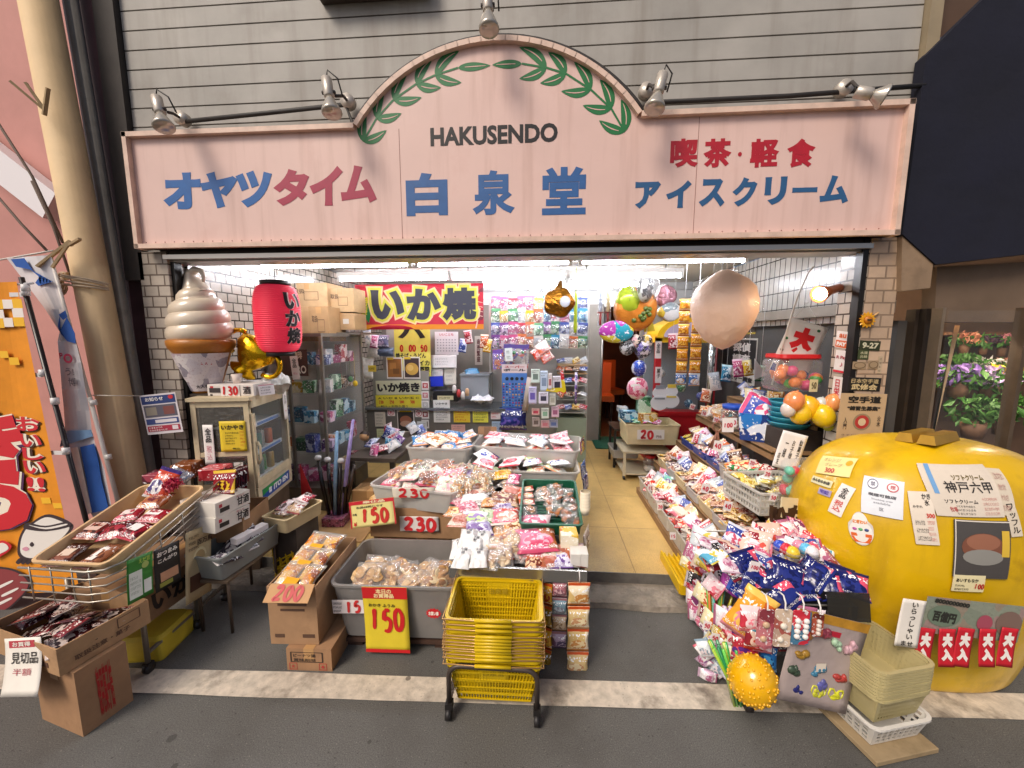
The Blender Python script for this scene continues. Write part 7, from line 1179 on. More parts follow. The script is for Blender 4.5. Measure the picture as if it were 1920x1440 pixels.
for k, (x, y, s) in enumerate(((1236, 745, 17), (1258, 742, 16))):
 p = at(x, y, Y=1.75); m_ = mpx(s, p); r = thing('snowman_cutout', ('white snowman board at the left in front of the game machine', 'white snowman board with a yellow hat in front of the game machine')[k], 'cutout', p); b = MB(); b.add(*disc(0, m_ * .6, m_ * .7, m_ * .6, 0)); b.poly([(m_ * .75 * math.cos(i * .3142), m_ * .6 * math.sin(i * .3142) + m_ * .5) for i in range(20)], .006); b.poly([(m_ * .95 * math.cos(i * .3142), m_ * .85 * math.sin(i * .3142) - m_ * .6) for i in range(20)], .006, 0, Matrix.Translation((0, 0, .007))); b.obj('board', mat('e0e4ea', .5), r, Matrix.Rotation(R(90), 4, 'X'))
 b = MB(); b.box((0, m_ * 1.15, .01), (m_ * .9, m_ * .4, .01)); b.box((0, -m_ * .1, .015), (m_ * 1.1, m_ * .2, .01)); b.obj('hat_and_scarf', mat(('8a9098', 'd8c04a')[k], .5), r, Matrix.Rotation(R(90), 4, 'X'))
# ---- 20 yen table
tz = .50; tp = thing('side_table', 'black and cream trolley table holding the crate marked 20', 'table', (1.12, 1.9, .1)); b = MB(); b.box((.0, .0, .30), (.5, .5, .02)); b.box((0, 0, .06), (.46, .46, .015)); b.obj('table_top', mat('c8bca0', .5), tp)
for x, y, c in ((-.23, -.23, 'cfc4a8'), (.23, -.23, 'cfc4a8'), (-.23, .23, '1d1b1a'), (.23, .23, '1d1b1a')): b = MB(); b.box((x, y, .17), (.025, .025, .25)); lg = b.obj('leg', mat(c, .5), tp); b = MB(); b.tube([(x - .01, y, .022), (x + .01, y, .022)], .022, 12); b.obj('caster', mat('1d1b1a', .5), lg)
b = MB(); b.box((.86, 2.05, .32), (.025, .025, .44)); b.box((.86, 2.35, .32), (.025, .025, .44)); b.box((.98, 2.2, .55), (.28, .4, .02)); tag(b.obj('black_table', mat('1a1918', .5)), 'small black metal table behind the 20 crate', 'table')
p, q = at(1174, 800, Y=1.66), at(1276, 800, Y=1.66); cw_ = q.x - p.x; cM = Matrix.Translation(((p.x + q.x) / 2, 1.85, at(1200, 834, Y=1.66).z)); ch_ = p.z - at(1174, 834, Y=1.66).z
tag(bin_mb(cw_, .38, ch_ + .02, .93, .02, .004, .01).obj('crate', mat('d8c9a0', .5, nz=(8, .15)), None, cM), 'cream crate of little sweets with a red 20 sign', 'crate')
psheet('price_card', 'white card reading 20 on the cream crate', 'price card', ((1195, 806), (1246, 806), (1195, 824)), 1.645, 'dedad4', [('20', .36, .5, .5, .8, 'b82028', .07), ('円也', .8, .7, .2, .3, '6a4a40', .02)])
for k in range(10): ci = rs2.choice((7, 5, 0, 6, 1)); pack('sweet_packet', f'little {GN[ci]} sweet packet in the cream 20 crate', 'sweet packet', cM @ V((random.uniform(-.2, .2), random.uniform(-.14, .14), ch_ + .01)), jit((0, 0, 1), .3), random.uniform(0, 6), .08, .07, .02, printed(GPAL[ci], 26, .25), 'packets in the cream 20 crate')
for a in ((1163, 772, 1196, 792, 1.95, 9, 'pale blue box on the table behind the 20 crate'), (1197, 776, 1234, 794, 1.9, 1, 'yellow orange box on the back of the 20 crate'), (1197, 745, 1222, 776, 1.95, 6, 'green box standing on the yellow orange box'), (1160, 764, 1178, 773, 2.1, 5, 'white flat box at the far left of the black table')): pbox('sweets_box', a[6], 'box', a[0], a[1], a[2], a[3], a[4], .12, printed(GPAL[a[5]], 16, .35))
for k, px in enumerate((1220, 1247)):
 p = at(px, 880, Y=1.7); r = thing('sweet_jar', ('clear jar with a red lid under the 20 crate, left of the two', 'clear jar with a red lid under the 20 crate, right of the two')[k], 'jar', (p.x, 1.75, .172)); b = MB(); b.lathe([(.06, 0), (.065, .02), (.065, .13), (.05, .15)], 18); b.obj('glass', cello('e8ecea', .2, .05), r); b = MB(); b.lathe([(.054, .15), (.056, .175)], 18); b.obj('lid', mat('b81c20', .4), r); b = MB()
 for i in range(5): b.ball((.03 * math.cos(i * 1.26), .03 * math.sin(i * 1.26), .03), .026, 0, 10)
 b.obj('balls', mat('d8d4cc', .4), r)
tag(bin_mb(.3, .3, .1, .9, .02).obj('crate', TUBM, None, Matrix.Translation((.98, 2.15, .22))), 'clear plastic crate under the black table', 'crate')
# ================================================================ RIGHT: stepped shelves, front rack, yellow stand
def red_price(name_lb, px, py, w_, Y, s, rot=0): 
 M_, a, c = pframe(((px - w_ / 2, py - w_ * .6), (px + w_ / 2, py - w_ * .6 + rot * w_), (px - w_ / 2, py + w_ * .6)), Y); return sheet('price_tag', name_lb, 'price tag', M_, a, c, 'ebe4e2', [(s, .5, .5, .75, None, 'c8324a', .04)])
ss = thing('stepped_shelf', 'stepped wooden shelving of sweets running back along the right wall', 'shelf', (1.35, .65, .1)); o = V(ss.location); WD = mat('8a6a48', .6, nz=(6, .2))
TIER = ((.94, .26, .145, 1.34), (1.14, .24, .365, 1.5), (1.36, .24, .565, 1.55), (1.52, .26, .84, 1.5), (1.80, .26, 1.02, 1.5))
for k, (x, w_, z, y1) in enumerate(TIER):
 y0 = (.02, -.02, -.1, .26, .3)[k]; b = MB(); b.box((x + w_ / 2 - o.x, (y0 + y1) / 2 - o.y, z - .1), (w_, y1 - y0, .02)); b.box((x + .008 - o.x, (y0 + y1) / 2 - o.y, z - .125), (.016, y1 - y0, .05)); b.obj('shelf', WD, ss)
 for y in (y0 + .03, y1 - .03): b = MB(); b.box((x + w_ / 2 - o.x, y - o.y, (z - .15) / 2 - .02), (.03, .03, z - .16 + .02)); b.obj('leg', WD, ss) if z > .2 else None
def tray_goods(x, y, z, w_, d_, h_, m, name, label, group, n, cols, gl, cat='sweet packet', tilt=.35, psz=(.085, .10, .028), cnt=None, rz=0, gname='sweet_packet'):
 M_ = Matrix.Translation((x, y, z)) @ Matrix.Rotation(rz, 4, 'Z'); tag(bin_mb(w_, d_, h_, .93, .02, .004, .008).obj(name, m, None, M_), label, 'tray' if 'tray' in name else 'crate', None)
 for k in range(n):
  i, j = k % 3, (k // 3) % 3; p_ = M_ @ V((((i + .5) / 3 - .5) * w_ * .82 + random.uniform(-.02, .02), ((j + .5) / 3 - .5) * d_ * .82 + random.uniform(-.02, .02), h_ * .75 + .005 * k)); pack(gname, gl, cat, p_, jit((-.1, -.15, 1), tilt), random.uniform(-.8, .8), psz[0] * random.uniform(.85, 1.15), psz[1] * random.uniform(.85, 1.15), psz[2], printed(random.choice(cols), 22, .2), group, cnt)
CLT = mat('cfcac2', .35, alpha=.6, nz=(8, .1)); CRT = mat('cbb890', .5, nz=(8, .15)); BLT = mat('22388a', .4, nz=(8, .1))
P3 = [('b83a30', 'd8a888', '7a2420'), ('b89878', '8a5a3a', 'd8c8b8'), ('b85a6a', 'd8b0b0', '8a2a40'), ('8a7a6a', 'c8b8a8', '4a3a34')]
for k, y in enumerate((1.16, .88, .60, .32, .08)):
 nm = ('farthest', 'second farthest', 'middle', 'second nearest', 'nearest')[k]
 tray_goods(1.07, y, .16, .25, .27, .12, CLT, 'crate', f'clear plastic crate of sweets, {nm} in the bottom row by the aisle', f'packets in the {nm} bottom row crate', (11, 12, 14, 13, 11)[k], [P3[k % 4], P3[(k + 1) % 4], ('8a1c20', 'e8c8b0', 'c83a2a')], f'mixed sweet packet in the {nm} crate of the bottom row')
for k, (y, lb) in enumerate(((.95, 'open red and white carton lid standing in the bottom row'), (.52, 'red and yellow snack box standing in the bottom row'))):
 boxpack('snack_box', lb, 'box', (1.07, y, .25), .3, .13, .17, .07, printed((('c8262a', 'e8e0dc', '6a5a54'), ('c8301e', 'e8b84a', 'f0e0d0'))[k], 12, .3))
carton('carton', 'small open brown carton of sweets in the nearest bottom row crate', 'carton', (1.03, .06, .24), R(-10), .13, .15, .06, 'a8805a', None, open_=True)
for k, (px, py, s) in enumerate(((1262, 1005, '15'), (1220, 915, '10'), (1238, 950, '20'))): red_price(f'price tag reading {s} on the {("nearest", "farthest", "middle")[k]} bottom row crate', px, py, 11, (.05, 1.0, .6)[k], s)
yb_ = thing('plastic_crate', 'yellow ribbed plastic crate under the nearest bottom row crates', 'crate', (.93, .0, .10)); b = MB(); b.box((0, .03, .01), (.2, .36, .02)); b.box((-.1, .03, .03), (.012, .36, .06)); b.box((.0, -.155, .03), (.2, .012, .06))
for k in range(6): b.box((-.08 + .03 * k, .03, .032), (.006, .36, .03))
b.obj('ribbed_base', mat('d9b010', .4, nz=(8, .12)), yb_)
for k, y in enumerate((1.3, 1.06, .82, .58, .34, .12)):
 nm = ('farthest', 'second', 'third', 'fourth', 'fifth', 'nearest')[k]
 tray_goods(1.26, y, .378, .23, .23, .075, (CRT, CLT)[k % 2], 'tray', f'shallow tray of sweets, {nm} from the back in the second row', f'packets in the {nm} second row tray', 11, [('b88a6a', 'd0a888', '8a4a3a'), ('a8705a', 'd8b8a0', '8a3a3a'), ('b8a898', '6a4a5a', 'd8d0c8'), ('c8a050', 'e0c890', '8a5a2a')], f'small packet in the {nm} tray of the second row', psz=(.09, .08, .022))
for k, (x, y, c, lb) in enumerate(((1.18, 1.2, ('e08aa0', 'f0c8d4', 'c85a7a'), 'pink twist wrapped bag hanging at the back of the second row'), (1.16, 1.02, ('7ac0b0', 'e0ece8', '8a7ab0'), 'mint green bag hanging at the back of the second row'))): pack('sweet_bag', lb, 'sweet bag', (x - .03, y, .34), (-1, -.4, .2), .2, .1, .14, .05, printed(c, 18, .2))
for k, y in enumerate((1.3, 1.02, .74)):
 nm = ('farthest', 'middle', 'nearest')[k]; M_ = Matrix.Translation((1.48, y, .577)); tray_goods(1.48, y, .577, .24, .27, .06, BLT, 'tray', f'navy blue tray of sweets, {nm} of the three in the third row', f'packets in the {nm} navy tray', 12, (([('d8b82a', 'e8d870', 'b88a1a')], [('e0c8b0', 'd89080', 'f0e8e0')], [('3a4aa0', 'd8dce8', '8a3a4a'), ('e0d8d0', 'c87a6a', '5a6ab0')])[k]), f'packet in the {nm} navy blue tray', psz=(.08, .10, .022))
b = MB(); c_ = at(1345, 800, Y=.55); b.tube([c_ + V((.035 * math.cos(a), 0, .035 * math.sin(a))) for a in [i * .5236 for i in range(13)]], .005, 6)
for i in range(14): b.tube([c_ + V((random.uniform(-.01, .01), 0, -.03)), c_ + V((random.uniform(-.05, .05), random.uniform(-.04, .04), -.17))], .004, 5, 0)
tag(b.obj('straw_bundle', mat('8a5a48', .5, nz=(40, .4))), 'fan of brown licorice sticks on a ring above the navy trays', 'sweets')
tray_goods(1.45, .40, .577, .28, .26, .1, CLT, 'crate', 'clear crate of red and green packets tagged 40', 'red green packets in the 40 crate', 12, [('c8262a', 'f0e0d8', '8a1a20'), ('2a7a3a', 'e8d8c0', 'c8302a'), ('d8901a', 'f0d8a0', 'c83a1e')], 'red or green packet in the crate tagged 40', psz=(.12, .11, .04)); red_price('tall price tag reading 40 on the crate of red and green packets', 1348, 835, 16, .26, '40', .15)
# big white basket
bM = Matrix.Translation((1.43, .09, .577)) @ Matrix.Rotation(R(8), 4, 'Z'); wbk = thing('basket', 'white lattice basket of mixed small sweets tagged 40 in the third row', 'basket', M=bM); W_, D_, H_ = .38, .34, .13; b = MB()
WHP = mat('c8c4bc', .4, alpha=.9, nz=(10, .15))
for sd in range(4):
 L_ = W_ if sd % 2 == 0 else D_; T_ = Matrix.Rotation(sd * math.pi / 2, 4, 'Z') @ Matrix.Translation((0, -(D_ if sd % 2 == 0 else W_) / 2, 0))
 for i in range(15): b.box((-L_ / 2 + L_ * i / 14, 0, H_ / 2), (.008, .004, H_), 0, None, T_)
 for z in (.005, .045, .085, .125): b.box((0, 0, z), (L_, .006, .014), 0, None, T_)
b.box((0, 0, .004), (W_, D_, .006)); b.obj('lattice', WHP, wbk); b = MB(); lo = [rr(W_ + .0, D_, .02, H_ - .006), rr(W_ + .03, D_ + .03, .03, H_ - .006), rr(W_ + .03, D_ + .03, .03, H_ + .006), rr(W_, D_, .02, H_ + .006)]; b.loft(lo + [lo[0]], 0, (0, 0)); b.obj('rim', WHP, wbk)
for k in range(24): pack('sweet_packet', 'small silver white or gold sweet in the white lattice basket', 'sweet packet', bM @ V((random.uniform(-.15, .15), random.uniform(-.13, .13), .06 + .003 * k)), jit((0, 0, 1), .4), random.uniform(0, 6), .085, .085, .03, printed(random.choice((('c8c8c4', 'e4e2dc', '8a9a90'), ('d8c050', 'e8d890', 'b89a30'), ('d0ccc4', '8a5a40', 'e8e0d8'))), 24, .2), 'sweets in the white lattice basket')
for k, (px, py, s, Y) in enumerate(((1325, 915, '40', .1), (1367, 948, '40', -.12))): red_price(f'pink numbered tag reading {s} on the {("second row tray", "white lattice basket")[k]}', px, py, 15, Y - .03, s, .2)
red_price('price tag reading 30 at the back of the third row', 1375, 792, 14, .62, '30')
M_, a_, c_ = pframe(((1397, 850), (1470, 830), (1440, 890)), (.0, .08, -.05)); carton('carton', 'open brown carton holding a blue crisp packet tagged 20', 'carton', (1.62, -.02, .665), R(14), .26, .22, .10, 'a07850', None, open_=True); pack('crisp_packet', 'blue crisp packet with a red and yellow corner in the brown carton', 'crisp packet', (1.58, -.04, .77), (-.2, -.5, .8), -.5, .15, .2, .07, printed(('2a8ac8', '58b0dc', 'd8c030', 'c83a2a'), 10, .2)); red_price('price tag reading 20 on the brown carton', 1412, 867, 11, -.13, '20', .2); red_price('price tag reading 20 below the brown carton', 1441, 888, 12, -.16, '20', .2)
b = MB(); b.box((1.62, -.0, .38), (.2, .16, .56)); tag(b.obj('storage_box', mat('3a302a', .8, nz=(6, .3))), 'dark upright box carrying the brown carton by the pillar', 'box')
# bag of coloured balls by the pillar
p = at(1490, 900, Y=-.17); bg_ = thing('ball_bag', 'clear bag of pink mint and orange balls hanging left of the yellow stand', 'bag', p); b = MB(); r2 = random.Random(5)
for _ in range(16): b.ball((r2.uniform(-.06, .06), r2.uniform(-.02, .02), r2.uniform(-.09, .08)), .026, r2.randrange(4), 10)
b.obj('balls', [mat(c, .35) for c in ('d84a80', '70c0a8', 'd8702a', 'c83a4a')], bg_); link('bag', pack_data(.2, .26, .07, cello('f0ece8', .25), 3), bg_, Matrix.Rotation(R(90), 4, 'X'))
# fourth and top tiers
def sweets(n, x0, x1, y0, y1, z, cols, gl, group, sz=(.1, .11, .035), tilt=.5, cat='sweet packet', name='sweet_packet'):
 for k in range(n): pack(name, gl, cat, (random.uniform(x0, x1), y0 + (y1 - y0) * (k + .5) / n, z + random.uniform(0, .06)), jit((-.3, -.5, .8), tilt), random.uniform(-1, 1), sz[0] * random.uniform(.8, 1.2), sz[1] * random.uniform(.8, 1.2), sz[2], printed(random.choice(cols), 22, .2), group)
sweets(44, 1.54, 1.78, .78, 1.48, .885, [('d8903a', 'f0d8b0', 'c85a2a'), ('e0b0a8', 'f0e4e0', 'c86a6a'), ('c8343a', 'f0dcd8', 'e08a7a'), ('e8e0d8', 'c8a888', 'b87a5a')], 'orange pink or white candy twist heaped on the fourth shelf', 'candy twists heaped on the fourth shelf')
sweets(18, 1.82, 2.02, .85, 1.5, 1.055, [('d8d4e0', '6a7ab8', 'e8e8f0'), ('d8a04a', 'f0e0b0', 'b86a2a'), ('8a6a50', 'd8c8b0', '5a3a2a')], 'blue white or brown packet on the top shelf by the game machine', 'packets on the top shelf')
for k in range(4): red_price(f'tiny pink price tag on the edge of the fourth shelf, {("farthest", "second farthest", "second nearest", "nearest")[k]} one', 1300 + 22 * k, 762 + 12 * k, 9, 1.44 - .30 * k, '50', .3)
p = at(1375, 758, Y=.75); jr = thing('sweet_jar', 'round clear jar of blue and brown sweets with a blue lid', 'jar', (1.56, .86, .852)); b = MB(); b.lathe([(.085, 0), (.095, .02), (.095, .15), (.075, .17)], 22); b.obj('glass', cello('e8ecec', .2, .05), jr); b = MB(); b.lathe([(.085, .17), (.09, .2), (.06, .205)], 22); b.obj('lid', mat('1a50c0', .35), jr); b = MB(); r2 = random.Random(8)
for _ in range(34): a = r2.uniform(0, 6.28); q = .07 * r2.random() ** .5; b.ball((q * math.cos(a), q * math.sin(a), r2.uniform(.02, .13)), .02, r2.randrange(4), 8)
b.obj('sweets', [mat(c, .4) for c in ('4a9a9a', '6a4030', 'b8403a', 'c8b8a0')], jr)
red_price('wide price card reading 100 below the blue lidded jar', 1366, 797, 22, .25, '100')
bx_ = Matrix.Translation((1.60, .60, .852)) @ Matrix.Rotation(R(-28), 4, 'Z'); r = thing('display_box', 'blue open display box full of upright toy packs', 'display box', M=bx_); b = MB(); b.loft([rr(.2, .24, .004, 0, 2), rr(.24, .27, .004, .2, 2), rr(.23, .26, .004, .2, 2), rr(.19, .23, .004, .006, 2)]); b.obj('carton', printed(('1a4aa8', '2a78c8', 'd8e0f0', '1a3a80'), 10, .35), r)
for k in range(7): pack('toy_pack', ('blue and pink toy pack standing in the blue display box', 'red and white toy pack standing in the blue display box')[k > 3], 'toy pack', bx_ @ V((-.0 + .01 * (k % 2), -.1 + .032 * k, .23)), bx_.to_3x3() @ V((0, -1, .25)), .05, .17, .2, .02, printed((('2a4ab0', 'd84a7a', 'e8e4e8') if k <= 3 else ('c8303a', 'ece4e4', 'b85a6a')), 12, .2), ('blue packs in the blue display box', 'red packs in the blue display box')[k > 3])
for k, (x, y, w_, h_, Y, ci_, lb) in enumerate(((1262, 640, 18, 30, 1.5, 0, 'red'), (1340, 715, 20, 34, 1.1, 5, 'white'), (1362, 700, 18, 32, 1.0, 9, 'sky blue'), (1384, 690, 18, 34, .95, 7, 'pink'), (1402, 690, 16, 30, .9, 1, 'yellow'), (1425, 700, 16, 30, .8, 6, 'green'), (1324, 742, 18, 26, 1.2, 4, 'orange'))):
 p = at(x, y, Y=Y); r = pack('toy_pack', f'{lb} toy pack dangling on a string above the candy twists', 'toy pack', p, (-.2, -1, .1), random.uniform(-.2, .2), mpx(w_, p), mpx(h_, p), .04, printed(GPAL[ci_], 22, .2)); q = MB(); q.tube([p + V((0, 0, mpx(h_, p) / 2)), V((p.x, p.y, 2.31))], .0015, 4); q.v = [r.matrix_basis.inverted() @ t for t in q.v]; q.obj('string', mat('d8d8d8', .5), r)
for k in range(46):
 t = k / 46; row = k % 3; x, z, y = (1.10, 1.30, 1.44)[row] + random.uniform(-.05, .05), (.31, .50, .70)[row], (1.2 - 1.1 * t, 1.3 - 1.15 * t, 1.35 - .85 * t)[row]; ci = (0, 4, 8, 5, 7, 1, 2)[k % 7]
 pack('sweet_packet', f'{GN[ci]} packet stacked up above the rim of the {("bottom", "second", "third")[row]} row trays', 'sweet packet', (x, y, z + random.uniform(-.01, .03)), (-.5 + random.uniform(-.2, .2), -.7, .5), random.uniform(-.5, .5), .1, .12, .035, printed(GPAL[ci], 22, .2), f'packets stacked above the {("bottom", "second", "third")[row]} row trays')
# jar with red lid, colander, balloons, flag
p = at(1480, 730, Y=.40); jr = thing('toy_jar', 'big clear jar with a red lid full of pink and yellow balls', 'jar', (p.x, p.y, p.z)); hh = at(1480, 672, Y=.4).z - p.z; rj = mpx(39, p); b = MB(); b.loft([rr(rj * 1.8, rj * 1.5, .04, 0), rr(rj * 2, rj * 1.7, .05, .03), rr(rj * 2, rj * 1.7, .05, hh * .9), rr(rj * 1.7, rj * 1.4, .04, hh)], 0, (1, 1), None, True); b.obj('glass', cello('f0eeee', .2, .05), jr); b = MB(); b.loft([rr(rj * 1.8, rj * 1.5, .04, hh), rr(rj * 1.9, rj * 1.6, .05, hh + .008), rr(rj * 1.85, rj * 1.55, .05, hh + .03)]); b.obj('lid', mat('c41c20', .35), jr); b = MB(); r2 = random.Random(6)
for _ in range(26): b.ball((r2.uniform(-.8, .8) * rj, r2.uniform(-.6, .6) * rj, r2.uniform(.03, hh * .75)), .036, r2.choice((0, 0, 0, 1, 2, 3)), 12)
b.obj('balls', [mat(c, .35, bump=(80, .5)) for c in ('d03a72', 'd8b820', '3a9a3a', 'e07a2a')], jr); sheet('label', '', '', Matrix.Translation((rj * .5, -rj * .87, hh * .2)) @ Matrix.Rotation(R(90), 4, 'X'), .05, .08, 'd8c89a', [('50', .5, .5, .6, .5, '5a4a30', .03)], parent=jr)
b = MB(); p2 = at(1480, 775, Y=.42)
for k in range(5): b.lathe([(.10, -.10 + .035 * k), (.125, -.06 + .035 * k), (.13, -.052 + .035 * k), (.12, -.06 + .035 * k)], 22, 0, None, (1, 0))
tag(b.obj('basin_stack', mat('3a9ab0', .4), None, Matrix.Translation((p2.x, p2.y, p2.z))), 'stack of turquoise plastic basins under the red lidded jar', 'basins')
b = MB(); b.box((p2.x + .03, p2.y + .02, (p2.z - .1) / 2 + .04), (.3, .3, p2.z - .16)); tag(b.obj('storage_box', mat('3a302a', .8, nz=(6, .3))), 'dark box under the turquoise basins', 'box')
for k, (px, py, s, c, lb) in enumerate(((1489, 753, 19, 'e08a50', 'peach orange water balloon at the left of the bunch'), (1500, 775, 20, 'e8c020', 'round yellow water balloon low in the bunch'), (1516, 765, 22, 'e8b018', 'tall amber water balloon in the middle of the bunch'), (1543, 780, 22, 'e8c41c', 'yellow water balloon right of the middle one'), (1562, 755, 17, 'e0965a', 'peach water balloon at the upper right of the bunch'), (1572, 776, 19, 'e8bc1c', 'yellow water balloon at the far right of the bunch'), (1478, 768, 14, 'd8ccc4', 'white water balloon at the left edge of the bunch'), (1553, 798, 10, 'c8d030', 'small lime ball under the water balloons'), (1538, 757, 12, 'c8ccc8', 'pale grey balloon behind the yellow ones'))):
 p = at(px, py, Y=.12 + .02 * (k % 3)); q = mpx(s, p); b = MB(); b.ball((0, 0, 0), (q * .9, q * .9, q * 1.08), 0, 18); b.lathe([(q * .05, q * 1.05), (q * .12, q * 1.18)], 8); tag(b.obj('water_balloon', mat(c, .12, coat=.8, sub=.2), None, Matrix.Translation(p) @ Matrix.Rotation(random.uniform(-.5, .5), 4, 'Y')), lb, 'balloon')
M_, w_, h_ = pframe(((1480, 605), (1548, 626), (1480, 692)), .38)
def kanji(ob, w, h):
 b = MB(); letter_mb(b, '大', 0, h * .18, w * .62, h * .42, .12, 0, 0, .003); letter_mb(b, '入', 0, -h * .16, w * .66, h * .36, .12, 0, 0, .003); b.obj('lettering', mat('c8181c', .6), ob); b = MB(); b.poly([(-w * .5, -h * .5), (w * .5, -h * .5), (w * .5, -h * .36), (w * .3, -h * .32), (w * .1, -h * .38), (-w * .1, -h * .34), (-w * .3, -h * .39), (-w * .5, -h * .36)], .001, 0, Matrix.Translation((0, 0, .001))); b.obj('wave_print', mat('1c2f80', .6), ob); b = MB()
 for x, y in ((.3, .4), (-.42, .12), (-.42, -.1)): b.add(*disc(w * x, h * y, w * .05, w * .04, .003, 6))
 b.obj('leaf_print', mat('1f6a3a', .6), ob)
sheet('cloth_flag', 'white cloth flag with bold red characters and a blue wave hung on a stick', 'flag', M_, w_, at(1480, 605, Y=.38).z - at(1480, 708, Y=.38).z, 'e4e0d8', (), extra=kanji, wob=.008)
b = MB(); b.tube([at(x, y, Y=Y) for x, y, Y in ((1447, 722, .36), (1478, 610, .36), (1496, 555, .34), (1515, 512, .3), (1525, 500, .25))], .005, 6); tag(b.obj('stick', mat('d8d0c4', .5)), 'thin pale bent stick rising from the jar to the wall', 'stick')
b = MB(); b.tube([at(1512, 560, Y=.4), at(1516, 568, Y=.4), at(1510, 570, Y=.4)], .003, 6); b.tube([at(1513, 568, Y=.4), at(1481, 604, Y=.38)], .0015, 5); b.tube([at(1513, 568, Y=.4), at(1547, 624, Y=.38)], .0015, 5); tag(b.obj('hook', mat('c8c4bc', .3, .6)), 'white hook and threads holding the white flag', 'hook')
# wall posters inside right
XW = 2.07
M_ = frame(V((XW, 2.3, 1.93)), V((XW, 1.6, 1.93)), V((XW, 2.3, 1.62)))
sheet('poster', 'yellow edged dark poster high on the inner right wall', 'poster', *M_, '2e2a28', [('#', .5, .97, 1, .06, 'b8a030'), ('#', .03, .5, .06, 1, 'b8a030'), ('o', .35, .55, .12, .2, '8a6a5a'), ('o', .65, .55, .12, .2, '9a7a6a')])
M_ = frame(V((XW, 2.25, 1.58)), V((XW, 1.55, 1.58)), V((XW, 2.25, 1.12)))
sheet('poster', 'black and white detective agency poster on the inner right wall', 'poster', *M_, 'c8c4bc', [('#', .5, .35, .96, .62, '1e1c1c'), ('探偵', .6, .2, .5, .2, 'e8e4e0', .04), ('調査', .6, .45, .5, .2, 'e8e4e0', .04), ('0120', .4, .72, .7, .1, 'c82a3a', .05), ('ファミリー調査', .5, .9, .9, .12, '1e1c1c', .05)])
M_, w_, h_ = pframe(((1414, 665), (1448, 690), (1414, 720)), .8)
b = MB(); pp = [at(1415, 672, Y=.75), at(1438, 703, Y=.75), at(1414, 712, Y=.75)]; b.loft([[q + V((0, .003, 0)) for q in pp], pp]); tag(b.obj('paper_pennant', mat('d8d8d8', .6)), 'small white three cornered paper below the detective poster', 'paper')
# switches and clip lamp
for k, (px, py) in enumerate(((1530, 500), (1550, 500))): M_ = frame(V((2.008, .5 - .16 * k, 2.03)), V((2.008, .42 - .16 * k, 2.03)), V((2.008, .5 - .16 * k, 1.93))); sheet('switch_plate', ('white wall switch plate, farther of the two by the pillar', 'white wall switch plate, nearer the pillar')[k], 'switch', *M_, 'd8d2c8', [('#', .5, .5, .3, .4, '8a8480')], t=.01)
p0, p1 = at(1572, 540, Y=.16), at(1535, 552, Y=.10); cl = thing('clip_lamp', 'lit copper clip lamp at the inner corner of the right pillar', 'lamp', p0); d_ = (p1 - p0); M_ = d_.to_track_quat('Z', 'Y').to_matrix().to_4x4(); b = MB(); b.lathe([(.02, -.02), (.024, .0), (.026, d_.length * .5), (.05, d_.length), (.047, d_.length)], 16, 0, M_, (1, 0)); b.obj('shade', mat('a85a34', .3, .6), cl)
b = MB(); b.ball((0, 0, d_.length * .92), (.036, .036, .03), 0, 12, None); q = MB(); q.add(b.v, b.f, 0, M_, True); q.obj('bulb', mat('ffd9a8', emis=60), cl)
b = MB(); b.box((.035, .03, .0), (.05, .04, .04)); b.obj('clip', mat('2a2624', .5), cl)
# pillar stickers and plaques
PX = dict(X=1.785)
def on_front(*a, **k): return psheet(*a, **k)
YP = -.004
b = MB(); n = 28; p = at(1625, 600, Y=-.012); m_ = mpx(15, p); sn = thing('sun_ornament', 'yellow sun shaped ornament fixed to the tiled pillar', 'ornament', p); b.poly([(math.cos(6.2832 * k / n) * m_ * (1 if k % 2 else .7), math.sin(6.2832 * k / n) * m_ * (1 if k % 2 else .7)) for k in range(n)], .008); b.obj('sun_rays', mat('d89a1a', .45), sn, Matrix.Rotation(R(90), 4, 'X')); b = MB(); b.lathe([(m_ * .5, .008), (m_ * .45, .016), (.001, .018)], 18); b.obj('sun_face', mat('b8701a', .45), sn, Matrix.Rotation(R(90), 4, 'X')); b = MB(); b.box((0, 0, .019), (m_ * .5, m_ * .2, .002)); b.obj('plate', mat('3a2a1a', .5), sn, Matrix.Rotation(R(90), 4, 'X')); 
b = MB(); b.tube([at(1636, 594, Y=-.012), at(1647, 586, Y=-.012)], .005, 6); tag(b.obj('feather', mat('c8a070', .6)), 'short tan feather behind the sun ornament', 'ornament')
def inner(name, label, cat, px0, py0, px1, py1, col, txt): return psheet(name, label, cat, ((px0, py0), (px1, py0 + 3), (px0, py1)), (dict(X=1.781),) * 3, col, txt)
inner('payment_sticker', 'orange and white mobile payment sticker on the inner side of the pillar', 'sticker', 1570, 620, 1596, 652, 'ecE6E2'.lower(), [('#', .5, .74, .9, .42, 'd8662a'), ('au', .5, .26, .5, .24, 'd8662a', .03), ('PAY', .5, .74, .7, .24, 'f0ece8', .08)])
inner('payment_sticker', 'white and red mobile payment sticker below the orange one', 'sticker', 1568, 656, 1594, 698, 'ece8e6', [('R Pay', .5, .32, .76, .18, 'a83a4a', .04), ('#', .5, .94, 1, .1, 'c8283a'), ('♪', .55, .62, .2, .2, 'b85a6a')])
inner('paper_strip', 'white strip with red characters low on the inner side of the pillar', 'paper', 1563, 705, 1582, 745, 'e8e4e0', [('日\n栄', .5, .5, .6, .76, 'c83a48', .02)])
on_front('number_plate', 'dark green address plate reading 9-27 on the pillar', 'plate', ((1614, 638), (1652, 640), (1614, 656)), YP, '2a3018', [('9-27', .5, .5, .8, .62, 'c8c4a8', .04)], t=.004)
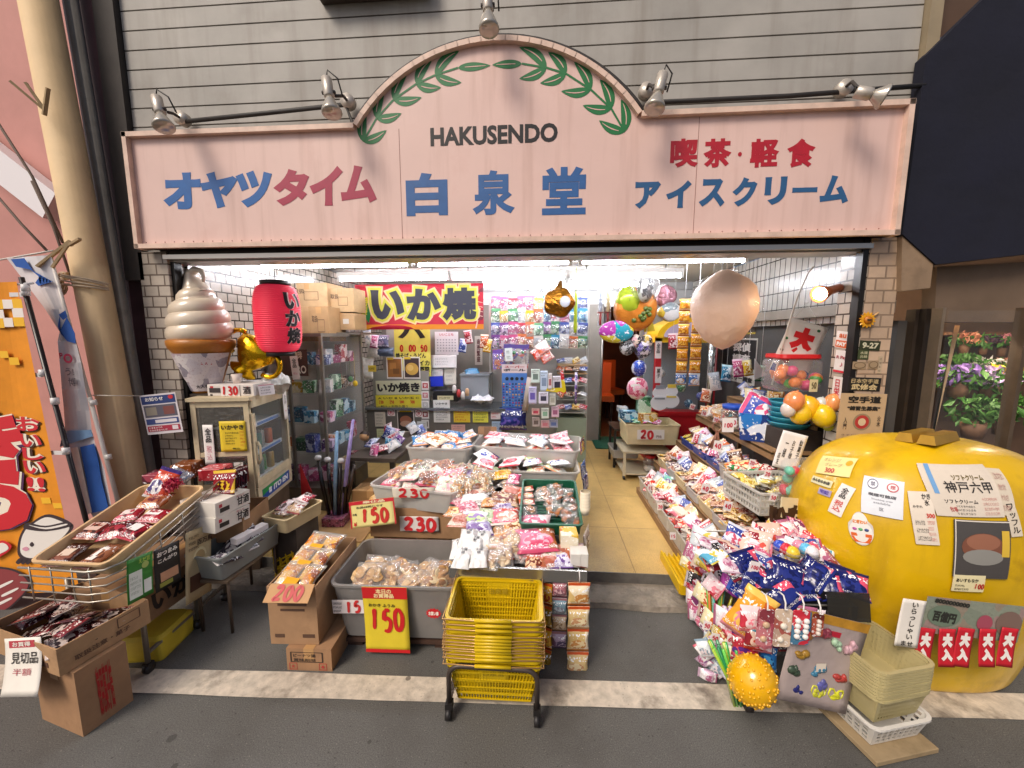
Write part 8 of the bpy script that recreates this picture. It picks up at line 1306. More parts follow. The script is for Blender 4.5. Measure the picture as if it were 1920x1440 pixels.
on_front('plate', 'small green plate with pale characters under the address plate', 'plate', ((1610, 656), (1630, 656), (1610, 674)), YP, '3a4424', [('水道', .5, .3, .7, .3, 'b8b490', .02), ('元栓', .5, .7, .7, .3, 'b8b490', .02)], t=.003)
for k, (x0, y0, x1, y1) in enumerate(((1600, 678, 1625, 692), (1629, 676, 1648, 692))): on_front('plate', ('oval engraved metal plate on the pillar', 'round engraved metal plate beside the oval one on the pillar')[k], 'plate', ((x0, y0), (x1, y0), (x0, y1)), YP, '9a8468', [('o', .5, .5, .45, .42, '6a563e'), ('o', .5, .5, .38, .34, '9a8468')], t=.003)
on_front('paper_strip', 'narrow paper strip with black dots at the right edge of the pillar', 'paper', ((1648, 668), (1656, 668), (1646, 700)), YP, 'b8a48a', scribble(4, .2, .8, .05, .95))
on_front('name_board', 'black carved board with gold characters on the pillar', 'sign', ((1592, 707), (1653, 709), (1590, 732)), YP, '14110e', [('日本空手道', .5, .26, .84, .34, 'b8a47a', .02), ('武修会', .5, .7, .8, .44, 'c8b488', .03)], t=.012)
on_front('karate_poster', 'cream karate school poster with a fist emblem at the pillar foot', 'poster', ((1578, 737), (1664, 739), (1566, 838)), -.016, 'b89e7c', [('空手道', .52, .11, .72, .13, '1e1a16', .04), ('“練習生募集”', .52, .27, .72, .085, '1e1a16', .05), ('o', .52, .52, .2, .155, '8a7a60'), ('o', .52, .52, .155, .125, 'a83030'), ('o', .52, .52, .085, .07, 'c8b494'), ('入\n門', .15, .55, .08, .22, '3a3028', .02), ('火\n木', .88, .5, .08, .2, '3a3028', .02)] + scribble(4, .1, .9, .74, .94, '4a4036', bold=0), t=.004)
# ---------- plain yellow display stand (bare, rounded) with its notes
YC = V((1.86, -.36, 0)); RX, RY = .54, .37
prof = [(.66, 0), (.73, .03), (.78, .12), (.82, .22), (.86, .32), (.91, .42), (.96, .52), (.99, .62), (.99, .72), (.96, .82), (.89, .92), (.77, 1.01), (.58, 1.075), (.33, 1.11), (.02, 1.12)]
def catm(pr, n=5):
 o_ = []
 for i in range(len(pr) - 1):
  p0, p1, p2, p3 = pr[max(0, i - 1)], pr[i], pr[i + 1], pr[min(len(pr) - 1, i + 2)]
  for k in range(n): t = k / n; o_.append(tuple(.5 * (2 * p1[j] + (p2[j] - p0[j]) * t + (2 * p0[j] - 5 * p1[j] + 4 * p2[j] - p3[j]) * t * t + (3 * p1[j] - p0[j] - 3 * p2[j] + p3[j]) * t ** 3) for j in (0, 1)))
 return o_ + [pr[-1]]
PF = catm(prof); SEG = 64
def yr(a, z):
 for (r0, z0), (r1, z1) in zip(PF, PF[1:]):
  if z0 <= z <= z1 or (z1 < z0 and z1 <= z <= z0): r_ = r0 + (r1 - r0) * (z - z0) / max(1e-6, z1 - z0); break
 else: r_ = PF[-1][0]
 c, s = math.cos(a), math.sin(a); k = (abs(c) ** 2.5 + abs(s) ** 2.5) ** (-1 / 2.5); return V((YC.x + RX * r_ * c * k, YC.y + RY * r_ * s * k, z))
b = MB(); b.loft([[yr(2 * math.pi * k / SEG, max(0, z)) if i < len(PF) - 1 else V((YC.x, YC.y, 1.12)) for k in range(SEG)] for i, (r_, z) in enumerate(PF)], 0, (1, 1), None, True)
ys = tag(b.obj('display_stand', mat('dbb00c', .34, nz=(3, .12), bump=(7, .25, .02), dirt=(4, .6, '8a6412', .55), coat=.3, streak=(.5, '9a7418', (7, 7, 1.2)))), 'big plain rounded yellow display stand covered with handwritten price notes by the pillar', 'display stand')
def yat(px, py):
 r_ = (fw + rt * ((px - 960) / F) - upv * ((py - 720) / F)).normalized(); t = 1.0; last = None
 for _ in range(400):
  p = CAM + r_ * t
  if 0 <= p.z < 1.12:
   rel = p - V((YC.x, YC.y, p.z)); a = math.atan2(rel.y / RY, rel.x / RX); q = yr(a, p.z) - V((YC.x, YC.y, p.z))
   if rel.length <= q.length: return p
  t += .006
 return at(px, py, Y=-.5)
def conform(ob, lift):
 for o_ in [ob] + [x for x in bpy.data.objects if x.parent == ob]:
  Mw = ob.matrix_basis @ o_.matrix_basis if o_ is not ob else ob.matrix_basis; Mi = Mw.inverted()
  for v in o_.data.vertices:
   p = Mw @ v.co; z = min(1.10, max(.02, p.z)); rel = p - V((YC.x, YC.y, p.z)); a = math.atan2(rel.y / RY, rel.x / RX); q = yr(a, z); e = .01
   n = (yr(a + e, z) - q).cross(yr(a, min(1.115, z + e)) - q).normalized(); v.co = Mi @ (q + n * (lift + v.co.z))
def note(name, label, cat, c3, col, txt, lift=.012, **k):
 A = [yat(*p) for p in c3]; M_, w_, h_ = frame(*A); n = V((M_[0][2], M_[1][2], M_[2][2])); k.pop('bend', 0); ob = sheet(name, label, cat, M_, w_, h_, col, txt, **k); conform(ob, .004 + lift * .12); return ob
bx2 = dict(bend=-.03)
psheet('paper_note', 'white note with four columns of brush writing beside the brown carton and yellow stand', 'paper', ((1469, 806), (1516, 818), (1459, 876)), (-.17, -.17, -.17), 'ece6e2', [('駄\n菓\n子', .82, .4, .14, .5, INK, .01), ('お\n子\n様', .55, .45, .13, .5, INK, .01), ('一\n緒', .3, .5, .12, .4, INK, .01), ('店\n主', .14, .75, .1, .3, INK, .01)], bend=.01)
b = MB(); b.tube([at(1490, 815, Y=-.165), at(1490, 960, Y=-.165)], .004, 6); tag(b.obj('stick', mat('8a7a60', .7)), 'thin stick holding up the white brush written note', 'stick')
note('price_note', 'cream note in a clear sleeve reading 300 on the yellow stand', 'paper', ((1546, 856), (1612, 862), (1536, 888)), 'e8d890', [('オレンジ', .4, .22, .5, .18, 'a89060', .01), ('グレープ', .5, .48, .5, .18, 'a89060', .01), ('300', .45, .78, .3, .22, 'b8483a', .04), ('o', .88, .3, .08, .14, 'd8a020')], lift=.03)
note('sticker', 'white sticker with heavy black letters on the yellow stand', 'sticker', ((1528, 892), (1566, 904), (1527, 905)), 'd8d2a8', [('みんなのお店', .5, .5, .85, .5, INK, .05)], lift=.02)
note('sticker', 'lilac sticker under the black lettered one', 'sticker', ((1540, 914), (1562, 922), (1539, 926)), 'a89ab8', [('宅配', .5, .5, .7, .6, '5a4a9a', .04)], lift=.02)
note('tax_notice', 'slanting white strip with black and red brush characters on the yellow stand', 'paper', ((1582, 906), (1607, 917), (1550, 955)), 'e2dcd6', [('全\n品', .5, .26, .5, .34, INK, .02), ('税\n込', .5, .7, .6, .36, 'c85a54', .02)], lift=.02)
note('no_smoking_notice', 'white smoking rules notice with two round signs on the yellow stand', 'notice', ((1622, 892), (1696, 904), (1608, 957)), 'd8dce2', [('o', .26, .18, .14, .13, '4a4a6a'), ('o', .26, .18, .12, .105, 'e0e2e8'), ('禁', .26, .18, .12, .12, '4a4a6a', .01), ('o', .74, .2, .14, .12, 'b84a54'), ('o', .74, .2, .11, .09, 'e4dee0'), ('煙', .74, .2, .12, .1, 'b84a54', .02), ('喫煙可能店', .5, .46, .66, .08, '3a3a44', .03), ('Smoking area', .5, .58, .5, .05, '6a6a74', .0), ('available', .5, .66, .4, .05, '6a6a74', .0), ('区', .5, .82, .1, .08, '3a3a44', .0)], lift=.02, **bx2)
def badge(ob, w, h):
 b = MB(); b.add(*disc(0, -h * .12, w * .5, h * .38, .002)); b.add(*disc(0, h * .26, w * .32, h * .24, .0021)); b.obj('badge_face', mat('e4e0d8', .4), ob); b = MB(); b.add([(-w * .44, -h * .26, .003), (w * .44, -h * .26, .003), (w * .3, -h * .44, .003), (-w * .3, -h * .44, .003)], [(3, 2, 1, 0)][:1] and [(0, 3, 2, 1)][::-1]); b.box((0, -h * .2, .003), (w * .86, h * .1, .001)); b.obj('orange_band', mat('d8642a', .4), ob)
 b = MB()
 for k, x in enumerate((-.25, 0, .25)): b.ball((x * w, -.02 * h, .003), (w * .1, h * .05, .002), k, 8)
 b.obj('bird_print', [mat(c, .4) for c in ('b85aa0', '5aa86a', '3a4a80')], ob); b = MB(); letter_mb(b, 'にぎわい', 0, h * .22, w * .6, h * .12, .06, 0, 0, .004); b.obj('lettering', mat('d8782a', .5), ob)
A = [yat(1590, 956), yat(1636, 962), yat(1588, 1016)]; M_, w_, h_ = frame(*A); 
b = MB(); b.poly([(w_ * .5 * math.cos(i * .2618) * (1 if math.sin(i * .2618) < .3 else .75), h_ * .5 * math.sin(i * .2618)) for i in range(24)], .0015); bd = tag(b.obj('badge_sticker', mat('d0c8c0', .4), None, M_), 'egg shaped white and orange sticker in the middle of the yellow stand', 'sticker'); badge(bd, w_ * .94, h_ * .94); conform(bd, .004)
note('shaved_ice_menu', 'tall white shaved ice price slip reading 300 on the yellow stand', 'menu', ((1701, 920), (1744, 922), (1712, 1018)), 'dcd0c0', [('かき\n氷', .7, .15, .36, .22, INK, .02), ('みぞれ', .3, .28, .4, .05, INK, .01), ('300', .76, .44, .36, .07, 'c8483a', .03)] + scribble(3, .1, .7, .5, .95, INK, bold=0) + scribble(4, .6, .95, .52, .95, 'c8584a', '〇三五十円', 0), lift=.03)
note('soft_serve_menu', 'large white soft serve menu with a blue diagonal band on the yellow stand', 'menu', ((1718, 870), (1838, 872), (1765, 966)), 'd4c8b8', [('#', .12, .28, .07, .55, '6a9ac8'), ('ソフトクリーム', .62, .24, .44, .1, '6a5a20', .03), ('神戸六甲', .58, .42, .66, .22, '2a2624', .01), ('ソフトクリーム', .4, .7, .46, .08, INK, .02), ('牧場', .26, .86, .1, .1, 'b84a44', .01)] + scribble(3, .3, .6, .76, .98, INK, bold=0) + scribble(4, .7, .98, .6, .98, 'c87a70', '〇三五十円', 0), lift=.035, bend=-.03)
note('photo_poster', 'photo poster of a round brown bun low at the right of the yellow stand', 'poster', ((1785, 972), (1886, 976), (1796, 1078)), '4a4644', [('o', .5, .45, .38, .24, '7a4c3a'), ('o', .5, .36, .3, .14, '96644e'), ('o', .5, .62, .36, .14, '8c8a84'), ('#', .9, .38, .14, .44, 'd8b440'), ('#', .5, .02, 1, .02, 'd8d0c4'), ('#', .01, .5, .02, 1, 'd8d0c4')], lift=.045)
note('price_note', 'ragged cream price note reading 100 below the bun poster', 'paper', ((1784, 1074), (1842, 1076), (1786, 1104)), 'e8dcae', [('あいすもなか', .42, .28, .7, .22, INK, .02), ('100', .82, .62, .3, .3, 'b8241e', .07)] + scribble(2, .06, .5, .5, .95, INK), lift=.05)
note('paper_strip', 'long cream strip of small writing slanting at the far right of the yellow stand', 'paper', ((1842, 878), (1868, 880), (1880, 965)), 'd0c4b0', scribble(4, .15, .85, .05, .95, 'b88a80'), lift=.03)
note('paper_strip', 'short cream strip of black writing beside the bun poster', 'paper', ((1872, 938), (1892, 936), (1906, 1004)), 'd4c8b4', [('ワ\nッ\nフ\nル', .5, .5, None, .8, INK, .01)], lift=.03)
psheet('welcome_note', 'white upright card with flowing brush letters on the front of the yellow stand', 'paper', ((1694, 1122), (1738, 1128), (1684, 1208)), (-.79,) * 3, 'e4ded4', [('い\nら\nっ\nし\nゃ\nい', .55, .44, .26, .78, INK, .02), ('ませ', .5, .92, .5, .1, INK, .02)], bend=.01)
def money(ob, w, h):
 b = MB(); letter_mb(b, '8000000000', -w * .25, h * .40, w * .36, h * .12, .06, R(-4), 0, .004); letter_mb(b, '百億円', -w * .3, h * .0, w * .24, h * .3, .05, R(-4), 0, .005); b.obj('lettering', mat('2a2a24', .6), ob); b = MB(); b.add(*disc(-w * .3, h * .02, w * .17, h * .3, .003)); b.obj('green_oval', mat('6a7a68', .6), ob); b = MB(); b.add(*disc(w * .12, -.05 * h, w * .08, h * .22, .003)); b.obj('pink_seal', mat('a04a5a', .6), ob); b = MB(); b.add(*disc(w * .36, 0, w * .13, h * .34, .003)); b.obj('portrait_oval', mat('7a6258', .6), ob)
M_, w_, h_ = pframe(((1740, 1118), (1925, 1138), (1738, 1186)), (-.775,) * 3); sheet('toy_banknote', 'giant toy banknote cloth tied round the front of the yellow stand', 'banner', M_, w_, h_, 'a89a80', (), m=printed(('8f8272', '7e8676', '97807a', '868c7c'), 14, .6, marks=('6a7264', .06)), extra=money)
for k in range(5):
 x0 = (1724, 1762, 1798, 1838, 1880)[k]; M_, w_, h_ = pframe(((x0, 1176 + 3 * (k % 2)), (x0 + 31, 1180), (x0 - 3, 1246)), (-.785,) * 3); sheet('red_pennant', f'red cloth pennant with white full house characters, {("leftmost", "second from the left", "middle", "second from the right", "rightmost")[k]} of the five', 'pennant', M_, w_, h_, 'c01a2a', [('大', .5, .3, .66, .38, 'ece4dc', .13), ('入', .5, .68, .7, .34, 'ece4dc', .13)], bend=.012)
b = MB()
for x in (0, .075): b.loft([[(x + sx * .032, sy, 0) for sx, sy in ((-1, -.12), (1, -.12), (1, .12), (-1, .12))], [(x + sx * .022, sy * .92, .04) for sx, sy in ((-1, -.12), (1, -.12), (1, .12), (-1, .12))]])
gb = at(1720, 852, Y=-.42); tag(b.obj('gold_bars', mat('c89a3a', .3, .55, nz=(6, .2)), None, Matrix.Translation((YC.x - .06, YC.y - .01, 1.112)) @ Matrix.Rotation(R(-62), 4, 'Z') @ Matrix.Rotation(R(-4), 4, 'Y')), 'joined pair of gold toy ingots lying on top of the yellow stand', 'toy ingots')
# ---------- front snack rack
fr_ = thing('snack_rack', 'wheeled wire snack rack standing in front of the yellow stand', 'rack', (1.08, -.5, 0)); o = V(fr_.location); CH = mat('c8c4bc', .3, .7); RT = .50
RK = [V((.885, -.22, RT + .03)), V((.905, -.76, RT)), V((1.30, -.75, RT)), V((1.27, -.2, RT + .03))]
for dz in (0, -.06): b = MB(); b.tube([p - o + V((0, 0, dz)) for p in RK[:3]] + [RK[3] - o + V((0, 0, dz)), RK[0] - o + V((0, 0, dz))], .005, 6); b.obj('rail', CH, fr_)
for k, p in enumerate(RK):
 b = MB(); b.tube([V((p.x, p.y, .05)) - o, p - o], .009, 8); lg = b.obj('leg', mat('3a3634', .4, .4), fr_); b = MB(); b.tube([V((p.x - .013, p.y, .026)) - o, V((p.x + .013, p.y, .026)) - o], .026, 14); b.obj('caster', mat('2a2422', .5), lg)
b = MB(); b.box((1.09 - o.x, -.48 - o.y, RT - .10), (.38, .52, .01)); b.box((1.09 - o.x, -.745 - o.y, RT - .005), (.37, .008, .12)); b.obj('deck', mat('1e1c20', .4), fr_)
b = MB(); b.box((1.24 - o.x, -.79 - o.y, RT + .025), (.16, .005, .11), 0, (R(-12), 0, 0)); b.obj('acrylic_front', mat('2e2c28', .15, alpha=.8), fr_)
NAVY = printed(('1a2264', '141a50', '232e7a', 'd8506a', 'c8a870'), 13, .15)
for k, (px, py, z) in enumerate(((1400, 1055, .60), (1425, 1085, .57), (1452, 1095, .56), (1478, 1075, .60), (1500, 1100, .56), (1525, 1075, .60), (1545, 1100, .56), (1572, 1085, .58), (1595, 1095, .57), (1415, 1110, .53), (1470, 1115, .54))):
 p = at(px, py, Z=z); pack('biscuit_pack', 'navy blue biscuit pack with pink lettering heaped at the front of the snack rack', 'biscuit pack', p, jit((-.1, -.75, .6), .3), random.uniform(-.5, .5), .13, .11, .035, NAVY, 'navy biscuit packs on the snack rack')
SN = [('c83a4a', 'f0d8dc', 'e88a9a'), ('e8e0e4', 'b86a8a', 'd8b8c8'), ('3a4a9a', 'd8dce8', 'c8506a'), ('d8b84a', 'f0e4b8', 'c85a3a'), ('2a2628', 'c8c0c8', '8a2a3a'), ('d86a8a', 'f4e8ec', '7a3a6a'), ('5aa8c8', 'e4f0f4', 'd8c050'), ('8a2430', 'e0c0b0', 'c84a3a')]
for k in range(74):
 px, py = random.uniform(1318, 1560), random.uniform(985, 1062); 
 if py < 1000 + (1400 - px) * .2 or px > 1575 - (1062 - py) * .6: continue
 p = at(px, py, Z=.56 + (1062 - py) * .0009 + random.uniform(0, .03)); ci = random.randrange(8)
 pack('snack_packet', f'{("red", "pale pink", "blue and pink", "yellow", "black", "rose", "sky blue", "maroon")[ci]} snack packet in the heap on the snack rack', 'snack packet', p, jit((-.1, -.5, .8), .5), random.uniform(-1.5, 1.5), random.uniform(.07, .12), random.uniform(.10, .14), .03, printed(SN[ci], 20, .2), 'packets heaped on the snack rack')
for k in range(7):
 p = at(1490 + 6 * k, 975 + 3 * k, Y=-.33 + .02 * k); M_ = frame(p + V((-.07, 0, .12)), p + V((.06, .03, .10)), p + V((-.06, -.03, -.10))); sheet('card_pack', ('cream card pack with brown writing at the front of the upright row', 'cream and brown card pack standing in the row behind')[k > 0], 'card pack', M_[0], M_[1], M_[2], 'd8c8a0', [('いか', .3, .4, None, .5, '3a2418', .05), ('げそ', .6, .45, None, .5, '3a2418', .04), ('#', .9, .5, .12, .9, '4a3426')], None if k == 0 else 'cream card packs standing in a row', m=None, t=.008)
p = at(1555, 1035, Y=-.5); M_, w_, h_ = pframe(((1528, 1004), (1585, 1018), (1530, 1052)), (-.42, -.42, -.46)); sheet('toy_box_header', 'red and blue toy box header with white outlined lettering behind the snack heap', 'toy pack', M_, w_, h_, 'c83a4a', [('#', .25, .3, .5, .6, '3a4a9a'), ("Toy's", .5, .35, .66, .3, 'f0e8ea', .10, R(-8)), ('Egg', .55, .7, .44, .28, 'f0e8ea', .10, R(-8)), ("Toy's", .5, .35, .62, .26, 'c8324a', .04, R(-8)), ('Egg', .55, .7, .4, .24, '3a3a8a', .04, R(-8)), ('o', .8, .85, .14, .12, 'e0b830')], bend=.01)
for k in range(6):
 p = at(1462 + 12 * k, 1028 + 6 * (k % 3), Z=.63); r = thing('toy_capsule', f'{("blue", "red", "yellow", "clear pink", "sky blue", "white")[k]} topped toy egg capsule on the snack heap', 'capsule', p); b = MB(); b.ball((0, 0, 0), (.03, .03, .038), 0, 14); b.obj('clear_half', cello('f0e8ec', .35, .05), r); b = MB(); b.lathe([(.0305, -.002), (.026, .02), (.016, .034), (.002, .039)], 14); b.obj('coloured_half', mat(('2a4ab8', 'c8283a', 'e0c030', 'd88aa0', '5ab0d8', 'e0dce0')[k], .3), r)
tg = ((1386, 1038, 16, '100'), (1418, 1062, 18, '100'), (1350, 1012, 14, '50'), (1328, 1172, 14, '50'), (1343, 1195, 15, '50'), (1374, 1198, 16, '60'), (1452, 932, 12, '50'))
for k, (px, py, s, t_) in enumerate(tg): red_price(f'white tag reading {t_} {("at the left of the snack heap", "leaning in front of the red snack box", "near the back left of the snack heap", "above the clear straw bag", "on the white sweet bags at the rack side", "beside the green straws", "on the pink bag below the ball bag")[k]}', px, py, s, (-.55, -.7, -.35, -.62, -.66, -.72, -.2)[k], t_, .25)
# side hangings on the left of the rack
SIDE = ((1322, 1015, -.30, .12, .16, SN[6], 'sky blue and yellow snack bag hanging at the back of the rack side'), (1327, 1060, -.36, .10, .18, ('f0dce4', 'e8b0c4', 'c8586a'), 'white and pink snack bag hanging on the rack side'), (1347, 1067, -.45, .10, .15, ('7aa82a', 'b8d050', 'e0702a'), 'lime green snack bag hanging on the rack side'), (1362, 1090, -.52, .10, .15, ('1c1a1e', '3a3440', 'c8c0c8'), 'black snack bag with pale letters hanging on the rack side'), (1380, 1105, -.58, .09, .15, ('8a2a8a', 'c858b8', '4a1a5a'), 'purple snack bag hanging on the rack side'), (1392, 1110, -.62, .08, .13, ('1c3aa0', '4a70d0', '102060'), 'deep blue snack bag hanging on the rack side'))
for px, py, Y, w_, h_, c, lb in SIDE: pack('snack_bag', lb, 'snack bag', at(px, py, Y=Y), (-.8, -.6, .1), random.uniform(-.2, .2), w_, h_, .03, printed(c, 18, .18))
pack('snack_bag', 'large orange and yellow snack bag with a pink round print at the rack corner', 'snack bag', at(1405, 1150, Y=-.76), (-.35, -.9, .1), -.45, .13, .22, .05, printed(('e8a030', 'f0c860', 'e08a9a', 'd86a2a'), 11, .18))
for k, (x0, y0, x1, y1, n, cols, ttl) in enumerate(((1350, 1100, 1330, 1250, 14, ('6aa83a', 'b8b030', '5ab0a0', 'c8702a'), 'bundle of long green amber and teal jelly straws on the rack side'), (1365, 1210, 1385, 1325, 14, ('3aa84a', '6ac850', '2a8a5a', 'a8c840'), 'bundle of bright green jelly straws low on the rack side'))):
 Y = (-.5, -.74)[k]; a, c = at(x0, y0, Y=Y), at(x1, y1, Y=Y); r = thing('jelly_straws', ttl, 'sweets', a)
 for ci in range(4):
  b = MB()
  for j in range(n // 4 + 1): q = V((random.uniform(-.05, .05), random.uniform(-.02, .02), 0)); b.tube([q * 1.5, (c - a) * .5 + q * .6 + V((0, -.01, 0)), (c - a) + q * .4], .0065, 6)
  b.obj('straw', mat(cols[ci], .15, coat=.5), r)
for k in range(13):
 px, py = random.uniform(1318, 1372), random.uniform(1200, 1268); p = at(px, py, Y=-.60 - .004 * k); pack('sweet_bag', 'small white and pink sweet pack in the bunch on the lower rack side', 'sweet bag', p, jit((-.5, -.8, .1), .4), random.uniform(-1, 1), .06, .08, .03, printed((('e4dce2', 'c8a8c0', 'a85a80'), ('dde4ea', '8aa0b0', 'e8d8dc'), ('e8e4e4', 'c85a6a', '9a6aa0'))[k % 3], 26, .2), 'white sweet packs on the lower rack side')
for k in range(6): p = at(1350 + 5 * k, 1160 + 4 * (k % 2), Y=-.62); b = MB(); b.lathe([(.010, -.05), (.012, -.04), (.012, .03), (.008, .04), (.008, .06)], 10); tag(b.obj('sweet_tube', mat(('d8cce0', '9a5ab0')[k % 2], .3), None, Matrix.Translation(p) @ Matrix.Rotation(random.uniform(-.3, .3), 4, 'Y')), ('white topped lilac sweet tube standing on the rack side', 'purple sweet tube standing on the rack side')[k % 2], 'sweet tube', ('lilac sweet tubes on the rack side', 'purple sweet tubes on the rack side')[k % 2])
for k, (px, py, w_, h_, c, lb) in enumerate(((1398, 1215, .11, .13, ('a82a3a', '5a2a80', 'c8506a'), 'red and purple net bag hanging low at the rack corner'), (1440, 1230, .07, .14, ('2a6ab0', '4a98d0', '1a3a70'), 'blue packet hanging behind the yellow ball'), (1390, 1255, .09, .1, ('c8a83a', 'e8d890', '6a8a3a'), 'small yellow green packet beside the yellow ball'))): pack('snack_bag', lb, 'snack bag', at(px, py, Y=-.76), (-.3, -.9, .1), 0, w_, h_, .04, printed(c, 20, .18))
def hangcard(px, y0, y1, wpx, m, lb, dots_=None):
 p0, p1 = at(px, y0, Y=-.865), at(px, y1, Y=-.87); H_ = p0.z - p1.z; w_ = mpx(wpx, p0); r = thing('hanging_card', lb, 'toy card', p0); b = MB(); b.loft([rr(w_, H_, .01, 0, 3), rr(w_, H_, .01, .003, 3)]); b.obj('card', m, r, Matrix.Translation((0, 0, -H_ / 2)) @ Matrix.Rotation(R(90), 4, 'X')); b = MB(); b.tube([(0, .04, .045), (0, .01, .05), (0, -.006, .03), (0, -.008, .0), (0, -.02, .012)], .003, 6); b.obj('hook', mat('e0dcd8', .3), r)
 if dots_:
  b = MB()
  for x, z, s in dots_[1]: b.ball((x * w_, -.008, -z * H_), (s * w_, .008, s * w_), 0, 12)
  b.obj('sweets', mat(dots_[0], .3), r)
G24 = [((-.22 if i % 2 else .22), .28 + .15 * (i // 2), .16) for i in range(8)]
hangcard(1437, 1142, 1212, 30, printed(('a84a5a', 'c87a80', '8a3a44'), 18, .25), 'rose red toy card with tan discs hanging first on the rack front', ('c8a888', [(0, .4, .22), (-.1, .78, .2)])); hangcard(1470, 1142, 1214, 32, printed(('b89a88', 'd8c0a8', 'a85a50'), 18, .25), 'tan toy card with cream discs hanging second on the rack front', ('e0d8c8', [(0, .42, .2), (-.12, .78, .18)])); hangcard(1504, 1144, 1210, 34, printed(('3a6a8a', '4a7a98', 'c83040'), 12, .25), 'blue card of eight white sweets with a red top hanging on the rack front', ('ece8e4', G24)); hangcard(1535, 1150, 1195, 20, printed(('8a3a2a', 'a8503a', '6a2a20'), 18, .25), 'red brown card of cream sweets hanging last on the rack front', ('d8ccc0', [(0, .3 + .17 * i, .22) for i in range(4)]))
SBN = ('red', 'pale pink', 'blue and pink', 'yellow', 'black', 'rose', 'sky blue', 'maroon')
for k in range(30):
 u, z = random.random(), .10 + .40 * ((k * 7) % 30) / 30; ci = random.randrange(8); pack('snack_packet', f'{SBN[ci]} packet hanging on the crowded aisle side of the snack rack', 'snack packet', (.87 - random.uniform(0, .05), -.26 - .50 * u, z), (-.85 + random.uniform(-.2, .2), -.5, .15), random.uniform(-.35, .35), random.uniform(.07, .1), random.uniform(.09, .13), .03, printed(SN[ci], 20, .2), 'packets hanging on the aisle side of the snack rack')
for k in range(12):
 ci = (0, 5, 1, 7, 2, 3, 6, 4, 5, 0, 2, 3)[k]; p = at(1405 + (k * 53) % 150, 1160 + (k * 31) % 60, Y=-.79); pack('snack_packet', f'{SBN[ci]} packet hanging behind the cards on the rack front', 'snack packet', p, (-.1, -1, .1), random.uniform(-.2, .2), .075, .11, .03, printed(SN[ci], 20, .2), 'packets hanging behind the cards on the rack front')
# poly sheet of toys
M_, w_, h_ = pframe(((1500, 1140), (1632, 1172), (1440, 1300)), (-.83, -.80, -.86))
def toys(ob, w, h):
 b = MB(); b.box((0, h * .45, .0015), (w, h * .1, .001)); b.obj('header', mat('b8862a', .5, nz=(20, .3)), ob); b = MB()
 for x, y in ((.02, .31), (-.02, .06), (.28, .04)): b.box((x * w, y * h, .0015), (w * .26, h * .06, .001))
 b.obj('red_label', mat('b01c34', .5), ob); r2 = random.Random(11)
 for k, (x, y, c, nm) in enumerate(((-.3, .0, 'a07a2a', 'toy'), (-.02, -.12, '3a7a9a', 'toy'), (.3, -.14, 'a83a34', 'toy'), (-.2, -.36, '26286a', 'toy'), (.06, -.37, 'c8c83a', 'toy'), (.3, -.36, 'd0d02a', 'toy'), (.12, .2, 'a8c8a8', 'toy'), (.3, .22, 'c8a0a8', 'toy'), (-.32, .22, 'b8783a', 'toy'), (-.32, -.18, '3a4a3a', 'toy'), (.1, -.26, '5a5a9a', 'toy'), (-.08, .3, '8a3a4a', 'toy'))):
  b = MB()
  for _ in range(5): b.ball(((x + r2.uniform(-.05, .05)) * w, (y + r2.uniform(-.04, .04)) * h, .008), (r2.uniform(.03, .075) * w, r2.uniform(.03, .07) * w, .01), 0, 8)
  if k in (4, 5): b.tube([((x + .1 * math.cos(i * .6)) * w, (y + .05 + .05 * math.sin(i * 1.2)) * h, .012) for i in range(12)], .004, 6)
  b.obj(nm, mat(c, .35, nz=(60, .4)), ob)
 b = MB(); b.box((-.02 * w, -.06 * h, .016), (w * .13, h * .09, .001), 0, .25); b.obj('toy_label', mat('d8ccbc', .5), ob)
sheet('toy_sheet', 'big slanting clear and tan sheet of assorted little toys hanging on the rack front', 'toy sheet', M_, w_, h_, 'a59692', (), extra=toys, bend=.02, m=mat('ab9c98', .2, nz=(10, .1), bump=(14, .3, .02), alpha=.93))
b = MB(); b.ball((0, 0, 0), (.085, .085, .095), 0, 28); r2 = random.Random(3)
for _ in range(170): d_ = V((r2.gauss(0, 1), r2.gauss(0, 1), r2.gauss(0, 1))).normalized(); b.ball((d_.x * .085, d_.y * .085, d_.z * .095), .0055, 0, 6)
p = at(1411, 1275, Y=-.86); tag(b.obj('spiky_ball', mat('e0a80c', .2, coat=.4), None, Matrix.Translation(p) @ Matrix.Rotation(.4, 4, 'Y')), 'knobbly yellow orange ball hanging at the rack front corner', 'ball')
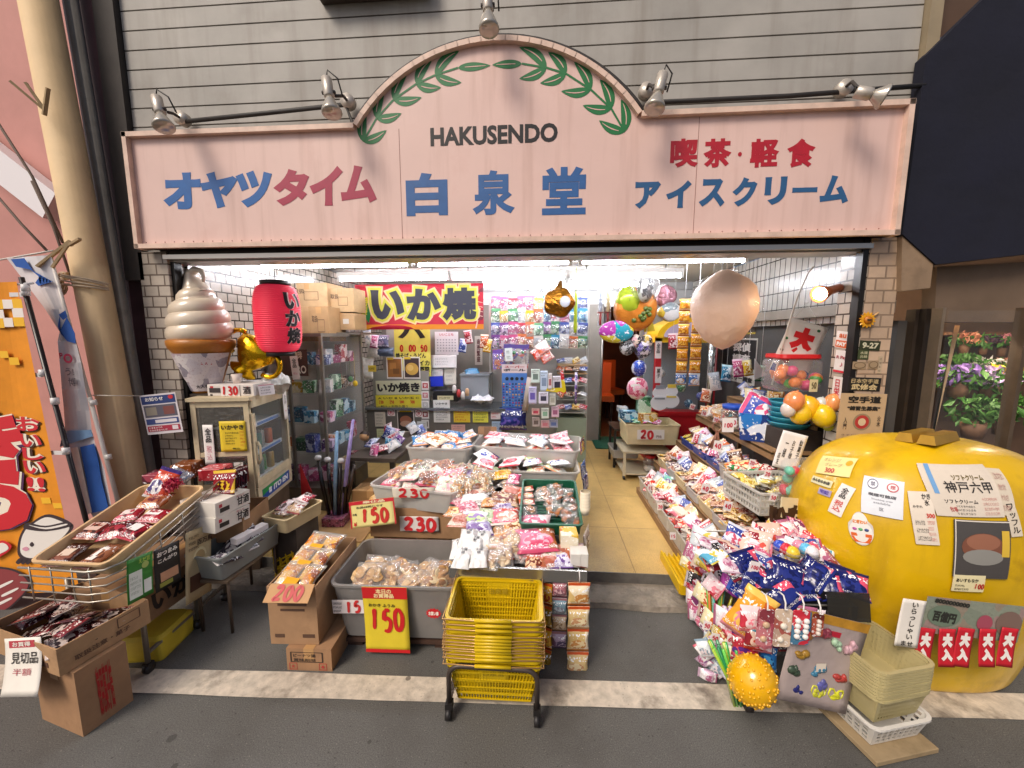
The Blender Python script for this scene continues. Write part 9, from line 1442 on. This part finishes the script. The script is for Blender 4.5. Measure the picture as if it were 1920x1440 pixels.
# ---------- nested pale baskets and the white one
def small_basket(W_, D_, H_, m, n):
 b = MB(); tp = .82
 def P(sd, s, t): w2, d2 = W_ / 2 * (tp + (1 - tp) * t), D_ / 2 * (tp + (1 - tp) * t); z = H_ * t; return {0: V((s * w2, -d2, z)), 1: V((w2, s * d2, z)), 2: V((-s * w2, d2, z)), 3: V((-w2, -s * d2, z))}[sd]
 rows = 4 if n < 12 else 5
 for sd in range(4):
  k = n if sd % 2 == 0 else max(4, int(n * D_ / W_)); us = [-1]
  for c in range(k): u0 = -1 + .12 + 1.76 * c / k; us += [u0 + 1.76 / k * .22, u0 + 1.76 / k * .86]
  us += [1]; ts = [0]
  for c in range(rows): t0 = .06 + .86 * c / rows; ts += [t0 + .86 / rows * .2, t0 + .86 / rows * .84]
  ts += [.98]
  for a_ in range(len(us) - 1):
   for c in range(len(ts) - 1):
    if a_ % 2 == 1 and c % 2 == 1: continue
    q = [P(sd, us[a_], ts[c]), P(sd, us[a_ + 1], ts[c]), P(sd, us[a_ + 1], ts[c + 1]), P(sd, us[a_], ts[c + 1])]; b.add(q, [(0, 1, 2, 3)]); b.add([V((p.x * .975, p.y * .975, p.z)) for p in q], [(3, 2, 1, 0)])
 b.box((0, 0, .003), (W_ * tp, D_ * tp, .005)); lo = [rr(W_, D_, .03, H_ * .92), rr(W_ + .02, D_ + .02, .04, H_ * .92), rr(W_ + .02, D_ + .02, .04, H_), rr(W_ - .006, D_ - .006, .03, H_)]; b.loft(lo + [lo[0]], 0, (0, 0)); return b.data(m)
B0 = Matrix.Translation((1.385, -.80, .03)) @ Matrix.Rotation(R(-38), 4, 'Z')
B0 = Matrix.Translation((1.37, -.77, .03)) @ Matrix.Rotation(R(14), 4, 'Z')
boxpack('carton', 'flattened printed carton lying under the white basket', 'carton', (1.37, -.79, .006), R(14), .29, .28, .02, mat('a08a68', .8, nz=(8, .2), dirt=(5, .5, '6a5a3c', .5)))
tag(link('shopping_basket', small_basket(.27, .26, .10, mat('d8d4cc', .4, nz=(8, .1)), 8), None, B0), 'white square holed basket at the bottom of the basket pile', 'basket')
PB = small_basket(.25, .24, .12, mat('c4b684', .35, nz=(8, .1), alpha=.85), 13)
for k in range(10): tag(link('shopping_basket', PB, None, B0 @ Matrix.Translation((random.uniform(-.003, .003), .0, .09 + .0125 * k)) @ Matrix.Rotation(random.uniform(-.02, .02), 4, 'Z')), 'pale yellow see-through basket nested in the pile on the white one' if k < 9 else 'topmost pale yellow basket of the pile, open at the top', 'basket', 'nested pale yellow baskets' if k < 9 else None)
